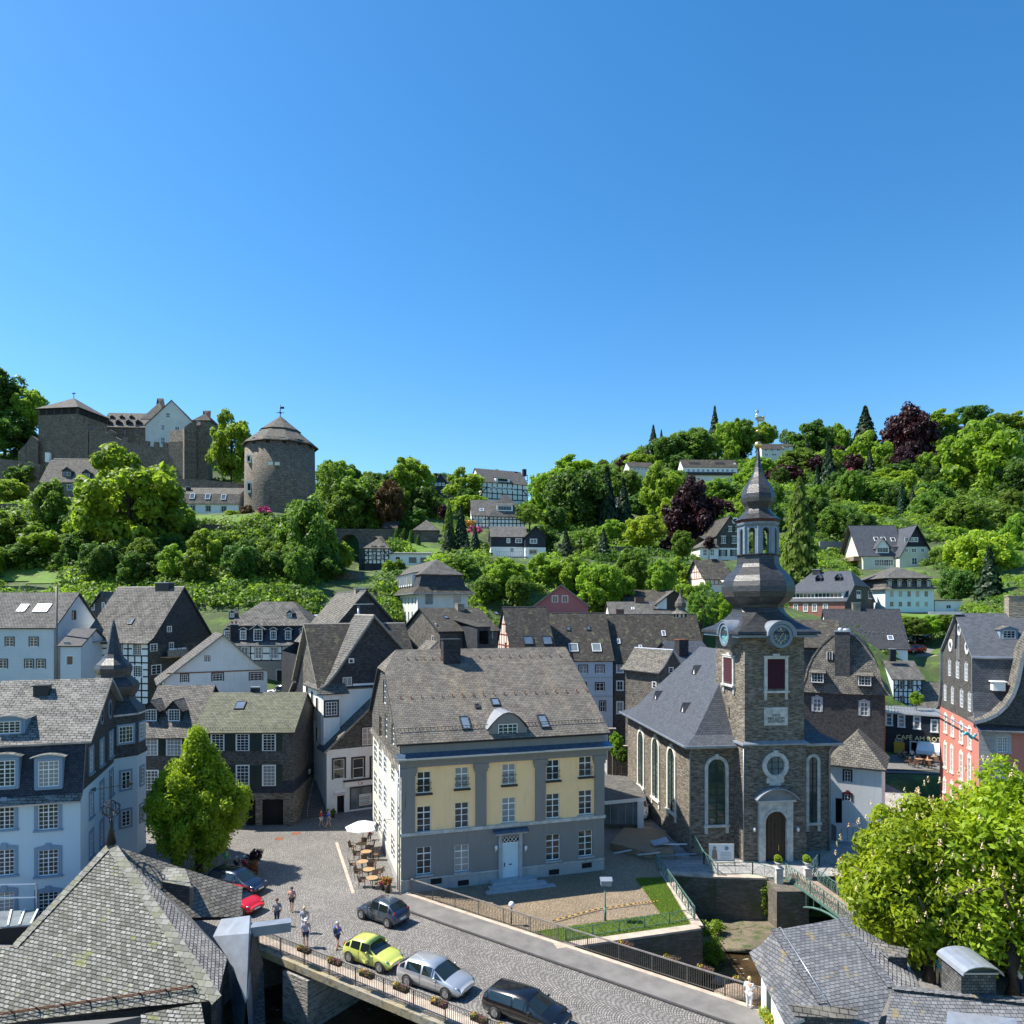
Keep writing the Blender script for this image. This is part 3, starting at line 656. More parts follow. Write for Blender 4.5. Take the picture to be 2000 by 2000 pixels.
 def timber(h,face,segs,w=.16,mat='timber',d=.04,inset=0):
  """half-timber beams on a wall: segs in wall metres (s0,z0,s1,z1)"""
  T=h.T(face,inset);mb=MB()
  for a,b,c,e in segs:
   dx,dz=c-a,e-b;L=math.hypot(dx,dz)
   if L<1e-4:continue
   nx,nz=-dz/L*w/2,dx/L*w/2
   q=[(a+nx,b+nz),(a-nx,b-nz),(c-nx,e-nz),(c+nx,e+nz)]
   mb.face([T(x,z,d)for x,z in q],mat)
   for i in range(4):
    x,z=q[i];x2,z2=q[(i+1)%4];mb.face([T(x,z,d),T(x,z,-.01),T(x2,z2,-.01),T(x2,z2,d)],mat)
  mb.build('timber_frame',h.root,h.off);return h
 def frame(h,face,s0,s1,z0,z1,cols,rows,diag=(),w=.16,mat='timber',inset=0,skip=None):
  segs=[]
  for i in range(cols+1):
   x=s0+(s1-s0)*i/cols;segs.append((x,z0,x,z1))
  for i in range(rows+1):
   z=z0+(z1-z0)*i/rows;segs.append((s0,z,s1,z))
  for i,j,k in diag:
   xa,xb=s0+(s1-s0)*i/cols,s0+(s1-s0)*(i+1)/cols;za,zb=z0+(z1-z0)*j/rows,z0+(z1-z0)*(j+1)/rows
   segs.append((xa,za,xb,zb)if k>0 else(xa,zb,xb,za))
  out=[]
  holes=[w_[:4]for w_ in h.wins[face]]
  for a,b,c,e in segs:
   if abs(a-c)<1e-6 or abs(b-e)<1e-6:
    vert=abs(a-c)<1e-6;lo,hi=(min(b,e),max(b,e))if vert else(min(a,c),max(a,c))
    iv=[(lo,hi)]
    for(x0,x1,y0,y1)in holes:
     if(x0-.05<a<x1+.05)if vert else(y0-.05<b<y1+.05):
      p,q=(y0-.05,y1+.05)if vert else(x0-.05,x1+.05);nv=[]
      for l,m in iv:
       if q<=l or p>=m:nv.append((l,m))
       else:
        if p>l:nv.append((l,p))
        if q<m:nv.append((q,m))
      iv=nv
    for l,m in iv:out.append((a,l,a,m)if vert else(l,b,m,b))
   else:
    if not any(min(a,c)<x1 and max(a,c)>x0 and min(b,e)<y1 and max(b,e)>y0 for x0,x1,y0,y1 in holes):out.append((a,b,c,e))
  return h.timber(face,out,w,mat,inset=inset)
 def part(h,mb,name):return mb.build(name,h.root,h.off)
 def fout(h,f):
  def zi(x):
   for(a,za),(b,zb)in zip(h.fp,h.fp[1:]):
    if a<=x<=b:return za+(zb-za)*(x-a)/max(1e-6,b-a)
   return h.fp[-1][1]
  W,D=h.W,h.D;t=h.th*.6
  if f=='L':return[(0,h.z0),(0,zi(0)-t),(D,zi(0)-t),(D,h.z0)]
  if f=='R':return[(0,h.z0),(0,zi(W)-t),(D,zi(W)-t),(D,h.z0)]
  o=[(0,h.z0),(0,zi(0)-t)]+[(x,z-t)for x,z in h.fp if 0<x<W]+[(W,zi(W)-t),(W,h.z0)]
  return o if f=='F' else[(W-x,z)for x,z in o][::-1]
 def free(h,pts,mat=None):
  """roof extruded front to back over a free outline (s,z)"""
  h.fp=pts;h.axis='y';h.walls();mb=MB();g=h.og
  for(a,za),(b,zb)in zip(pts,pts[1:]):
   q=[(a,-g,za),(b,-g,zb),(b,h.D+g,zb),(a,h.D+g,za)]
   mb.slab(q,h.th,mat or h.roofm,h.fasc)
  h.part(mb,'roof');return h
 def go(h):h.walls();h.roof();return h
 # terrain
PTS=[]
def tp(u,v,Y):q=P(u,v,Y);PTS.append((q.x,q.y,q.z));return q
for q in((-60,20,0),(-30,30,0),(0,20,0),(30,20,0),(60,20,0),(-60,60,0),(-30,70,0),(0,70,0),(30,80,0),(60,60,0),(90,60,0),(-18,100,6),(10,104,0),(40,110,0),(70,110,0),(0,50,0),(100,100,1),(30,50,0),(-80,88,8),(-45,92,8.5),(-30,90,8),(-60,100,9),(-95,60,3),(-30,76,2.5),(130,60,2)):PTS.append(q)
for t in((60,1162,119),(280,1168,117),(480,1172,116),(150,1108,134),(350,1104,135),(480,1100,136),(400,1064,147),(220,1062,147),(40,1012,154),(560,1066,147),(400,1022,152),(150,985,160),(600,1012,157),(50,890,207),(200,905,208),(380,908,208),(30,975,172),(300,985,160),(650,1176,122),(700,1125,138),(800,1105,140),(760,1060,160),(850,1060,165),(960,1085,150),(930,1030,190),(1000,1035,195),(1010,985,240),(850,980,230),(750,1000,190),(650,1012,186),(682,1124,166),(682,1112,175),(640,1118,162),(720,1126,158),(930,1180,130),(1080,1170,135),(1250,1180,140),(1100,1080,160),(1100,1040,190),(1200,1000,230),(1200,1010,225),(1250,940,300),(1390,940,310),(1180,960,280),(1050,990,250),(1360,1095,165),(1400,1150,140),(1500,1090,170),(1500,900,340),(1500,1000,240),(1620,1150,172),(1620,1090,195),(1760,1112,176),(1760,1203,140),(1870,1200,140),(1750,1050,200),(1900,1100,170),(1980,1150,150),(1650,950,290),(1750,900,330),(1850,880,350),(1950,860,360),(1950,950,280),(1980,1050,210),(1600,890,360),(1850,1000,250),(1800,1283,126),(1790,1264,137),(1835,1278,127),(1700,1270,120),(1950,1230,120)):tp(*t)
BASES=[(995,977,240,10),(970,1030,190,10),(1015,1108,165,10),(858,975,235,8),(831,1060,170,6),(731,1115,150,6),(800,1104,152,5),(1262,928,300,10),(1385,940,310,8),(1512,905,345,8),(1240,1003,240,8),(1405,1095,175,10),(1385,1158,140,10),(1745,1112,185,12),(1595,1205,140,16),(1775,1202,150,12),(1850,1200,151,6),(1965,872,350,10),(120,905,195,12),(330,905,200,14),(145,967,170,8),(400,1006,165,8),(546,1000,160,14),(1620,905,350,4),(1250,880,360,6)]
for u,v,Y,D in BASES:
 q=tp(u,v,Y);PTS.append((q.x*(1+D*.7/Y),q.y+D*.7,q.z+.3))
for q in((-250,260,58),(-150,300,60),(-60,320,52),(20,330,62),(100,420,82),(200,460,100),(330,430,105),(-250,150,40),(-200,60,10),(-160,100,14),(330,260,70),(250,120,15),(220,40,5),(-120,30,0),(400,300,90),(50,480,80),(-100,480,55),(250,560,105),(450,560,110)):PTS.append(q)
_A=np.array(PTS);_n=len(_A)
def _rbf(d):return np.sqrt(d*d+25.0)
_K=_rbf(np.linalg.norm(_A[:,None,:2]-_A[None,:,:2],axis=2))+np.eye(_n)*-.8
_Pm=np.c_[np.ones(_n),_A[:,:2]]
_S=np.linalg.solve(np.block([[_K,_Pm],[_Pm.T,np.zeros((3,3))]]),np.r_[_A[:,2],np.zeros(3)])
RIV=[(x*1.034,y*1.034)for x,y in[(60,53),(42,50.5),(26,48.5),(14,47.5),(4,40.5),(-6,36),(-16,32),(-26,22),(-30,5)]];RIVW=5.2
RIV2=[(44,60),(47,72),(51,83),(62,87),(80,88),(100,90)]
BED=[(-17.8,46.9),(-9,51.6),(3.3,44.7),(12.25,47.4),(12.1,57.7),(16,57.2),(20,56.9),(30,57.4),(60,59.5),(60,47.6),(27,42.9),(16.1,41.4),(15.6,30),(17,20),(-10,5),(-26,8),(-23,22),(-19.2,37)]
def inpoly(p,x,y):
 ins=np.zeros_like(x,bool)
 for i in range(len(p)):
  a,b=p[i-1],p[i];ins^=((a[1]>y)!=(b[1]>y))&(x<(b[0]-a[0])*(y-a[1])/((b[1]-a[1])or 1e-9)+a[0])
 return ins
def seg_d(x,y,pts):
 d=np.full_like(x,1e9)
 for(a,b),(c,e)in zip(pts,pts[1:]):
  t=np.clip(((x-a)*(c-a)+(y-b)*(e-b))/((c-a)**2+(e-b)**2),0,1)
  d=np.minimum(d,np.hypot(x-a-t*(c-a),y-b-t*(e-b)))
 return d
def height(x,y,raw=False):
 x=np.atleast_1d(np.asarray(x,float));y=np.atleast_1d(np.asarray(y,float))
 z=_S[_n]+_S[_n+1]*x+_S[_n+2]*y
 for i in range(_n):z=z+_S[i]*_rbf(np.hypot(x-_A[i,0],y-_A[i,1]))
 z=np.minimum(z,118)
 yl=84+np.clip((x+22)/16,0,1)*34;town=np.clip((yl-y)/(6+np.clip((x+22)/16,0,1)*8),0,1)*np.clip((x+70)/15,0,1)*np.clip((85-x)/12,0,1)
 z=z*(1-town)+(-.35)*town
 z=np.maximum(z,-.35)
 if not raw:
  z=np.where(inpoly(BED,x,y),-4.4,z)
  for pts,wd in((RIV2,4.5),):
   k=np.clip((wd+1.2-seg_d(x,y,pts))/1.2,0,1);z=z*(1-k)+(-4.4)*k
 return z
def hz(x,y):return float(height(x,y)[0])
def gy(u,Y):x=(u-CX)/F*Y;return V((x,Y,hz(x,Y)))
# ground
def struct(name,mb,**k):return tag(mb.build(name,None,**k),kind='structure')
def grid_mesh(name,xs,ys,mat,dz=0):
 X,Y=np.meshgrid(xs,ys);Z=height(X.ravel(),Y.ravel())+dz
 nx,ny=len(xs),len(ys)
 me=bpy.data.meshes.new(name)
 vs=np.c_[X.ravel(),Y.ravel(),Z]
 i=np.arange(nx-1)[None,:]+np.arange(ny-1)[:,None]*nx;i=i.ravel()
 fs=np.c_[i,i+1,i+nx+1,i+nx]
 me.vertices.add(len(vs));me.vertices.foreach_set('co',vs.ravel())
 me.loops.add(fs.size);me.loops.foreach_set('vertex_index',fs.ravel().astype(np.int32))
 me.polygons.add(len(fs));me.polygons.foreach_set('loop_start',np.arange(0,fs.size,4,dtype=np.int32))
 me.polygons.foreach_set('loop_total',np.full(len(fs),4,dtype=np.int32))if bpy.app.version<(4,0,0)else None
 me.polygons.foreach_set('use_smooth',np.ones(len(fs),bool));me.update();me.validate()
 me.materials.append(MAT(mat));o=bpy.data.objects.new(name,me);C.objects.link(o)
 return tag(o,kind='structure')
xs=np.concatenate([np.arange(-600,-180,30),np.arange(-180,-60,4),np.arange(-60,70,1.0),np.arange(70,240,4),np.arange(240,900,30)])
ys=np.concatenate([np.arange(-60,16,12),np.arange(16,104,1.0),np.arange(104,260,4),np.arange(260,420,8),np.arange(420,1500,60)])
grid_mesh('ground',xs,ys,'ground')
K=1.034
def sheet(name,pts,z,mat,th=.3,em='kerb'):
 mb=MB();mb.slab([(x*K,y*K,z)for x,y in pts],th,mat,em);return struct(name,mb)
sheet('plaza',[(-75,22),(-22,22),(-18.5,36),(-16.85,44.3),(-7.2,50.9),(-7.4,112),(-75,112)],0,'cobble',.34)
sheet('courtyard',[(-7.4,50.98),(3,43.32),(11.8,45.9),(11.6,55.3),(11.6,62),(-7.4,62)],-.004,'cobble_gold',.34)
sheet('lane',[(-7.35,61.9),(11.5,61.9),(11.5,111),(-7.35,111)],-.008,'townground',.33)
sheet('church_terrace',[(11.61,55.35),(15.4,54.6),(20,54.3),(25,54.6),(40,56),(43,75),(44,90),(44,111),(11.61,111)],.004,'flagstone',.34)
sheet('quay',[(15.6,24),(80,24),(80,45),(55,45.8),(26,41.6),(16.5,40.4),(15.2,38)],0,'townground',.34)
sheet('cafe_terrace_paving',[(47,90),(52,89.4),(62,89.5),(90,90),(90,114),(44.5,114)],-.2,'paving',.5)
N0,N1=V((-17.5,46.05,0)),V((12.7,25.8,0));F0,F1=V((-7.48,51.1,0))*K,V((20.5,30.4,0))*K
mb=MB();mb.slab([q+V((0,0,.005))for q in(N0,N1,F1,F0)],.55,'cobble','concrete');o=struct('bridge_deck',mb)
mb=MB();e=(F1-F0).normalized();nn=V((-e.y,e.x,0));wq=2.25
a=[F0-nn*0+e*.0,F1,F1-nn*wq,F0-nn*wq]
mb.slab([q+V((0,0,.10))for q in(a[3],a[2],a[1],a[0])],.1,'pavement','kerb');
mb.slab([q+V((0,0,.103))for q in(a[3]-nn*.02,a[2]-nn*.02,a[2]+nn*.14,a[3]+nn*.14)],.12,'kerb')
mb.slab([q+V((0,0,.13))for q in(a[0]-nn*.28,a[1]-nn*.28,a[1]+nn*.05,a[0]+nn*.05)],.14,'kerb_light')
struct('bridge_pavement',mb)
mb=MB();e2=(N1-N0).normalized();n2=V((-e2.y,e2.x,0))
mb.slab([q+V((0,0,.12))for q in(N0-n2*.05,N1-n2*.05,N1+n2*.75,N0+n2*.75)],.13,'kerb_light')
struct('bridge_kerb',mb)
mb=MB()
mb.slab([q+V((0,0,.06))for q in(N0-n2*.5,N1-n2*.5,N1-n2*.0,N0-n2*.0)],.42,'concrete')
tag(mb.build('bridge_edge_beam'),'lichen stained concrete edge beam along the near side of the road bridge','beam')
def wallrun(name,pts,z0,z1,th,mat,label,cope='kerb_light',cat='wall',ch=.14):
 mb=MB();cp=MB()
 for(a,b),(c,d)in zip(pts,pts[1:]):
  A,B=V((a*K,b*K,0)),V((c*K,d*K,0));e=(B-A).normalized();n=V((-e.y,e.x,0))*th/2
  mb.slab([q+V((0,0,z1))for q in(A-n,B-n,B+n,A+n)],z1-z0,mat)
  if cope:cp.slab([q+V((0,0,z1+ch))for q in(A-n*1.15,B-n*1.15,B+n*1.15,A+n*1.15)],ch-.003,cope)
 r=mb.build(name);tag(r,label,cat)
 if cope:cp.build('coping',r)
 return r
wallrun('bank_wall',[(2.6,43.0),(11.9,45.75)],-4.6,-.03,.6,'stone_bank','dark stone river wall below the courtyard lawn, next to the bridge')
wallrun('bank_wall',[(11.9,45.8),(11.7,55.3)],-4.6,-.035,.6,'stone_bank','river wall turning back from the lawn corner towards the church')
wallrun('bank_wall',[(11.8,55.2),(15.4,54.5),(19.2,54.2)],-4.6,-.04,.6,'stone_bank','river wall under the terrace left of the footbridge')
wallrun('bank_wall',[(24.6,54.4),(40,55.8)],-4.6,-.04,.6,'stone_bank','river wall under the terrace right of the footbridge')
wallrun('bank_wall',[(15.4,40.2),(26,41.4),(60,46)],-4.6,-.04,.5,'stone_bank','near river wall behind the slate roofed kiosk')
mb=MB();mb.box(19.8,22.2,53.6,56.3,-4.6,-.1,'stone_bank');tag(mb.build('bridge_abutment'),'ivy covered stone abutment carrying the green footbridge','abutment')
mb=MB();A=N0+e2*4.6-n2*.1;B=A+n2*9
for q,wd in((A+e2*1.5,1.1),):
 mb.slab([V((q.x,q.y,-.56))+d for d in(-e2*wd-n2*.5,e2*wd-n2*.5,e2*wd+n2*9.4,-e2*wd+n2*9.4)],4.2,'stone_pier')
tag(mb.build('bridge_pier'),'pale stone pier under the road bridge','pier')
wallrun('bank_wall',[(-17.2,45.6),(-18.4,36),(-22,22)],-4.6,-.03,.6,'stone_bank','river wall below the lichen covered slate roof',None)
wallrun('bridge_abutment',[(-17.1,44.2),(-8.6,49.9),(3.0,42.9)],-4.6,-.6,.6,'stone_bank','shaded stone abutment below the road bridge deck',None,'abutment')
wallrun('bank_wall',[(15.4,40.2),(15.3,24)],-4.6,-.36,.6,'stone_bank','river wall below the white kiosk wall',None)
mb=MB();mb.slab([(-40,-5,-3.55),(0,10,-3.55),(70,40,-3.55),(70,100,-3.55),(40,100,-3.55),(-20,50,-3.55),(-40,30,-3.55)],.3,'water');struct('river',mb,smooth=True)
def blob(name,cx,cy,cz,rx,ry,rz,mat,seed,n=14,m=7):
 cx*=K;cy*=K;rnd=random.Random(seed);mb=MB();k=mb.m(mat);prev=None
 for i in range(m+1):
  ph=math.pi*i/m;ring=[]
  for j in range(n):
   t=2*math.pi*j/n;f=1+.25*math.sin(3*t+seed)*math.sin(2*ph)+rnd.uniform(-.12,.12)
   ring.append(mb.p((cx+rx*f*math.sin(ph)*math.cos(t),cy+ry*f*math.sin(ph)*math.sin(t),cz-rz*math.cos(ph)*(1+rnd.uniform(-.1,.1)))))
  if prev:
   for j in range(n):mb.f.append([prev[j],prev[(j+1)%n],ring[(j+1)%n],ring[j]]);mb.mi.append(k);mb.sm.append(True)
  prev=ring
 return mb.build(name)
struct_g=blob('gravel_bank',16.6,52.0,-3.5,5.6,2.6,.55,'gravel',3,26,9);struct_g['kind']='structure'
for i,(x,y,a,b,c,l)in enumerate(((14.3,44.2,1.9,.8,.5,'long flat pinkish rock in the river'),(13.2,45.6,.6,.35,.4,'small rock upstream of the long flat rock'),(17.3,45.8,.55,.4,.3,'pale boulder near the white walled kiosk in the river'),(12.2,42.6,.9,.5,.5,'rock half under the bridge railing'),(-13.8,39.6,1.6,.9,.6,'flat tan rock beside the bridge pier'),(-15.2,38.4,1.0,.6,.5,'small tan rock below the lead clad gable'),(-12.1,38.2,.9,.5,.4,'rounded rock in front of the pale pier'))):
 tag(blob('river_rock',x,y,-3.55,a,b,c,'rock',i+5),l,'rock','rocks in the river')
LAWN=[[(x*K,y*K)for x,y in p]for p in[[(3.6,43.6),(11.5,46.0),(11.45,48.2),(4.5,46.1),(1.4,45.1)],[(11.45,48.2),(11.4,54.2),(9.3,54.0),(9.9,47.7)]]]
mb=MB()
for p in LAWN:mb.slab([(x,y,.03)for x,y in p],.06,'grass')
tag(mb.build('lawn'),kind='structure')
def blades(name,polys,n,h,mat,z=.03,seed=1,zf=None):
 rnd=np.random.RandomState(seed);V_,F_=[],[]
 for p in polys:
  x0,x1=min(q[0]for q in p),max(q[0]for q in p);y0,y1=min(q[1]for q in p),max(q[1]for q in p)
  cnt=0;tries=0
  while cnt<n and tries<n*6:
   tries+=1
   x,y=rnd.uniform(x0,x1),rnd.uniform(y0,y1);ins=False
   for i in range(len(p)):
    a,b=p[i-1],p[i]
    if(a[1]>y)!=(b[1]>y)and x<(b[0]-a[0])*(y-a[1])/(b[1]-a[1])+a[0]:ins=not ins
   if not ins:continue
   cnt+=1;t=rnd.uniform(0,6.28);hh=h*rnd.uniform(.5,1.3);ww=h*.22;zz=zf(x,y)if zf else z
   k=len(V_);V_+=[(x-ww*math.cos(t),y-ww*math.sin(t),zz),(x+ww*math.cos(t),y+ww*math.sin(t),zz),(x+rnd.uniform(-.5,.5)*hh,y+rnd.uniform(-.5,.5)*hh,zz+hh)]
   F_.append((k,k+1,k+2))
 me=bpy.data.meshes.new(name);me.from_pydata(V_,[],F_);me.materials.append(MAT(mat))
 o=bpy.data.objects.new(name,me);C.objects.link(o);return tag(o,kind='stuff')
_MD['blade']=leafm((.10,.16,.025),(.20,.29,.045))
blades('grass',LAWN,9000,.10,'blade')
# yellow house
W3=ws(nx=2,nz=4,cross=3,pane='panecurt',sill=.12,sillm='greytrim',bar=.04,rec=.16)
YH=dict(side='L')
zE,zR=11.0,17.1
h=House('town_house','large yellow and grey plastered house with pilasters and a half hipped slate roof',uL=783,uR=1180,Y=52.9,yaw=17.3,D=18.5,z0=-.4,ze=11.4,prof=[(-.45,11.1),(.3,11.7),(9.25,17.5)],roof='slate_yellowhouse',og=.35,th=.2,hh=1.7,bands=[(.95,'plinth'),(4.42,'greywall'),(9.28,'yellow'),(1e3,'greywall')])
h.fb['L']=[(.6,'plinth'),(1e3,'creamwall')];h.hhe=(0,)
YELLOW=h
us=[828,902,994,1080,1143.5]
for u,(g,f1,f2)in zip(us,((1681,1600,1528),(1676,1592,1519),(None,1582,1512),(1655,1574,1504),(1647,1567,1497))):
 sc_=1/(1+(u-783)*.00022)
 if g:h.win('F',u,g,29*sc_,54*sc_,W3)
 h.win('F',u,f1,28*sc_,51*sc_,W3)
 h.win('F',u,f2,27*sc_,42*sc_,ws(nx=2,nz=3,cross=2,pane='panecurt',sill=.2,bar=.04,rec=.16,sillm='darktrim'))
WL=ws(nx=2,nz=4,cross=3,pane='pane',bar=.04,rec=.08)
for u,r in zip((733,742.5,752,767,779),((1469,1530,1590,1648),(1480,1545,1608,1672),(1490,1558,1622,1690),(1506,1582,1655,None),(1522,1598,1672,None))):
 for v in r:
  if v:h.win('L',u,v,5.5 if u<760 else 7,44,WL)
h.win('L',744.5,1420,5,42,ws(nx=1,nz=3,fr='wood_tan',pane='dark'))
for u,v,hh in((752,1352,46),(755,1418,46),(768.5,1435,42)):
 h.win('L',u,v,5,hh,ws(nx=2,nz=4,sur=.1,surm='whitepaint'))
W,D=h.W,h.D
h.bands_side=None
wm=h.bands
h.go()
mb=MB();T=h.T('L')
out=clip(clip(h.gable(D),1,17.5-1.7,True),1,8.9,False)
holes=[w_[:4]for w_ in h.wins['L']if w_[2]>8.9]
wall_panel(mb,out,holes,lambda s,z,d=0:T(s,z,d+.06),[(1e3,'slate_pale')],.1)
mb.face([T(0,8.9,0),T(D,8.9,0),T(D,8.9,.06),T(0,8.9,.06)],'bargeboard');h.part(mb,'gable_cladding')
mb=MB();mb.slab([T(-.3,9.05,.3),T(-.3,9.4,.02),T(D+.2,9.4,.02),T(D+.2,9.05,.3)][::-1],.06,'slate_pale');h.part(mb,'apron_roof')
T=h.T('F');mb=MB()
def fbx(mb,T,a,b,z0,z1,d0,d1,mat):
 c=[T(a,z0,d0),T(b,z0,d0),T(b,z1,d0),T(a,z1,d0),T(a,z0,d1),T(b,z0,d1),T(b,z1,d1),T(a,z1,d1)]
 i=[mb.p(x)for x in c];k=mb.m(mat)
 for f in((0,3,2,1),(4,5,6,7),(0,1,5,4),(1,2,6,5),(2,3,7,6),(3,0,4,7)):mb.f.append([i[j]for j in f]);mb.mi.append(k);mb.sm.append(False)
fbx(mb,T,-.25,W+.25,9.75,10.05,-.02,.55,'greywall');fbx(mb,T,-.12,W+.12,9.29,9.747,-.02,.22,'greywall')
mb.slab([T(-.4,10.06,.75),T(W+.45,10.06,.75),T(W+.45,10.35,-.01),T(-.4,10.35,-.01)],.03,'leadblue','zinc');h.part(mb,'cornice')
mb=MB();fbx(mb,T,-.42,W+.45,9.96,10.08,.72,.86,'zinc');h.part(mb,'gutter')
mb=MB();fbx(mb,T,-.06,W+.06,4.22,4.46,-.02,.16,'stonetrim');fbx(mb,T,-.03,W+.03,.90,.98,-.02,.07,'stonetrim');h.part(mb,'string_course')
def sx(u,v=1540):return h.pix('F',u,v)[0]
for u in(797,939,1055,1170):
 s=sx(u);mb=MB();wd=.42 if u!=797 else .5
 fbx(mb,T,s-wd,s+wd,4.47,8.65,-.02,.14,'greywall');fbx(mb,T,s-wd-.08,s+wd+.08,8.65,8.9,-.02,.2,'greywall');fbx(mb,T,s-wd-.16,s+wd+.16,8.903,9.28,-.02,.27,'greywall');h.part(mb,'pilaster')
sd_=sx(996,1660);mb=MB()
for a in(-.95,.67):fbx(mb,T,sd_+a,sd_+a+.28,.3,3.75,-.02,.2,'greytrim')
fbx(mb,T,sd_-.95,sd_+.95,3.45,3.75,-.018,.19,'greywall');fbx(mb,T,sd_-1.3,sd_+1.3,3.752,3.88,-.02,.5,'greytrim')
mb.slab([T(sd_-1.4,3.89,.6),T(sd_+1.4,3.89,.6),T(sd_+1.4,4.1,0),T(sd_-1.4,4.1,0)],.02,'leadblue','lead');h.part(mb,'portal')
mb=MB();fbx(mb,T,sd_-.66,sd_+.66,.32,2.95,.0,.08,'paleblue')
for z in(.55,1.75):fbx(mb,T,sd_-.5,sd_+.5,z,z+.95,.08,.10,'paleblue')
fbx(mb,T,sd_-.67,sd_+.67,2.952,3.02,.0,.1,'whitepaint');dr=h.part(mb,'door')
mb=MB();fbx(mb,T,sd_-.12,sd_+.12,1.3,1.37,.1,.13,'darktrim');fbx(mb,T,sd_-.5,sd_-.44,1.2,1.5,.1,.15,'darktrim');mb.build('handle',dr,h.off)
mb=MB();fbx(mb,T,sd_-.66,sd_+.66,3.022,3.44,.0,.05,'dark')
for i in range(4):
 x=sd_-.6+i*.3;mb.bar(T(x,3.05,.07),T(x+.3,3.42,.07),.035,'whitepaint');mb.bar(T(x+.3,3.05,.072),T(x,3.42,.072),.035,'whitepaint')
h.part(mb,'fanlight')
mb=MB();fbx(mb,T,sd_-1.6,sd_+1.9,-.1,.30,0,.9,'greytrim');fbx(mb,T,sd_-2.0,sd_+2.5,-.1,.16,.9,1.5,'greytrim');fbx(mb,T,sd_-2.4,sd_+3.0,-.1,.06,1.5,2.1,'greytrim');h.part(mb,'step')
for u in(967,1025):
 s,z=h.pix('F',u,1655);mb=MB();mb.bar(T(s,z-.35,.02),T(s,z-.1,.25),.03,'whitepaint')
 p=T(s,z,.28);mb.lathe([(.05,p.z-.15),(.1,p.z-.05),(.13,p.z+.12),(.02,p.z+.25)],'whitepaint',6,(p.x,p.y));h.part(mb,'wall_lamp')
mb=MB();s,z=h.pix('L',768,1600);T2=h.T('L');mb.bar(T2(s,z,0),T2(s,z,1.3),.03,'iron');mb.bar(T2(s,z-.5,0),T2(s,z,.8),.02,'iron')
p=T2(s,z-.55,1.3);mb.lathe([(.09,p.z-.3),(.2,p.z+.15),(.03,p.z+.35)],'panelight',6,(p.x,p.y));mb.lathe([(.24,p.z+.15),(.04,p.z+.4)],'iron',6,(p.x,p.y));h.part(mb,'wall_lantern')
for u,v in((1082,1703),(1146,1690),(852,1721),(905,1724)):
 s,z=h.pix('F',u,v);mb=MB();fbx(mb,T,s-.42,s+.42,z-.2,z+.2,-.02,.03,'dark');h.part(mb,'cellar_window')
for u,v in((828,1536),(902,1527),(994,1520),(1080,1512),(1143.5,1505)):
 s,z=h.pix('F',u,v);mb=MB();a,b=s-.58,s+.58
 mb.bar(T(a,z+.3,.1),T(b,z+.3,.1),.03,'iron');mb.bar(T(a,z-.2,.1),T(b,z-.2,.1),.03,'iron')
 for i in range(3):
  x=a+(b-a)*i/3;mb.bar(T(x,z-.2,.1),T(x+(b-a)/3,z+.3,.1),.02,'iron');mb.bar(T(x,z+.3,.1),T(x+(b-a)/3,z-.2,.1),.02,'iron')
 h.part(mb,'window_guard')
h.chim(880,1250,8.0,1.5,1.2,3.2,'chimney_slate',0,'darktrim')
h.dormer(992,1431,3.1,.3,'arch',wall='greywall',roof='zinc',seg=2,st=ws(nx=4,nz=3),win=(.5,2.9),rise=1.25,over=.14)
h.skyl(908.5,1413,.75,1.5,2);h.skyl(1061,1410,.75,1.5,2);h.skyl(967,1372,.7,.9,2);h.skyl(932,1380,.4,.5,2,pane='dark')
mb=MB()
for u0,v0,u1,v1,n in((795,1286,860,1286,4),(935,1282,1112,1280,9),(782,1362,1145,1348,18)):
 for i in range(n+1):
  q,l,e,n_=h.rpt(u0+(u1-u0)*i/n,v0+(v1-v0)*i/n,2);mb.bar(q-n_*.02,q+n_*.2-e*.05,.05,'rust');mb.bar(q+n_*.2-e*.05,q+n_*.02-e*.3,.04,'rust')
h.part(mb,'snow_hooks')
mb=MB();q0=h.rpt(775,1432,2)[0];q1=h.rpt(1180,1407,2)[0]
for i in range(61):
 mb.bar(V((-.2+(W+.4)*i/60,.6,h.zprof(.6))),V((-.2+(W+.4)*i/60,.5,h.zprof(.6)+.22)),.03,'darktrim')
mb.bar((-.2,.52,h.zprof(.6)+.2),(W+.2,.52,h.zprof(.6)+.2),.04,'slate_brown');h.part(mb,'snow_guard')
mb=MB();mb.tube([T(-.12,9.6,.25),T(-.12,.0,.12)],.06,'zinc');mb.tube([T2(D-.9,8.7,.1),T2(D-.9,0,.1)],.05,'zinc');mb.tube([T(.3,7.7,.5),T(.28,6.6,.42),T(.0,5.7,.3)],.02,'iron');h.part(mb,'downpipe')
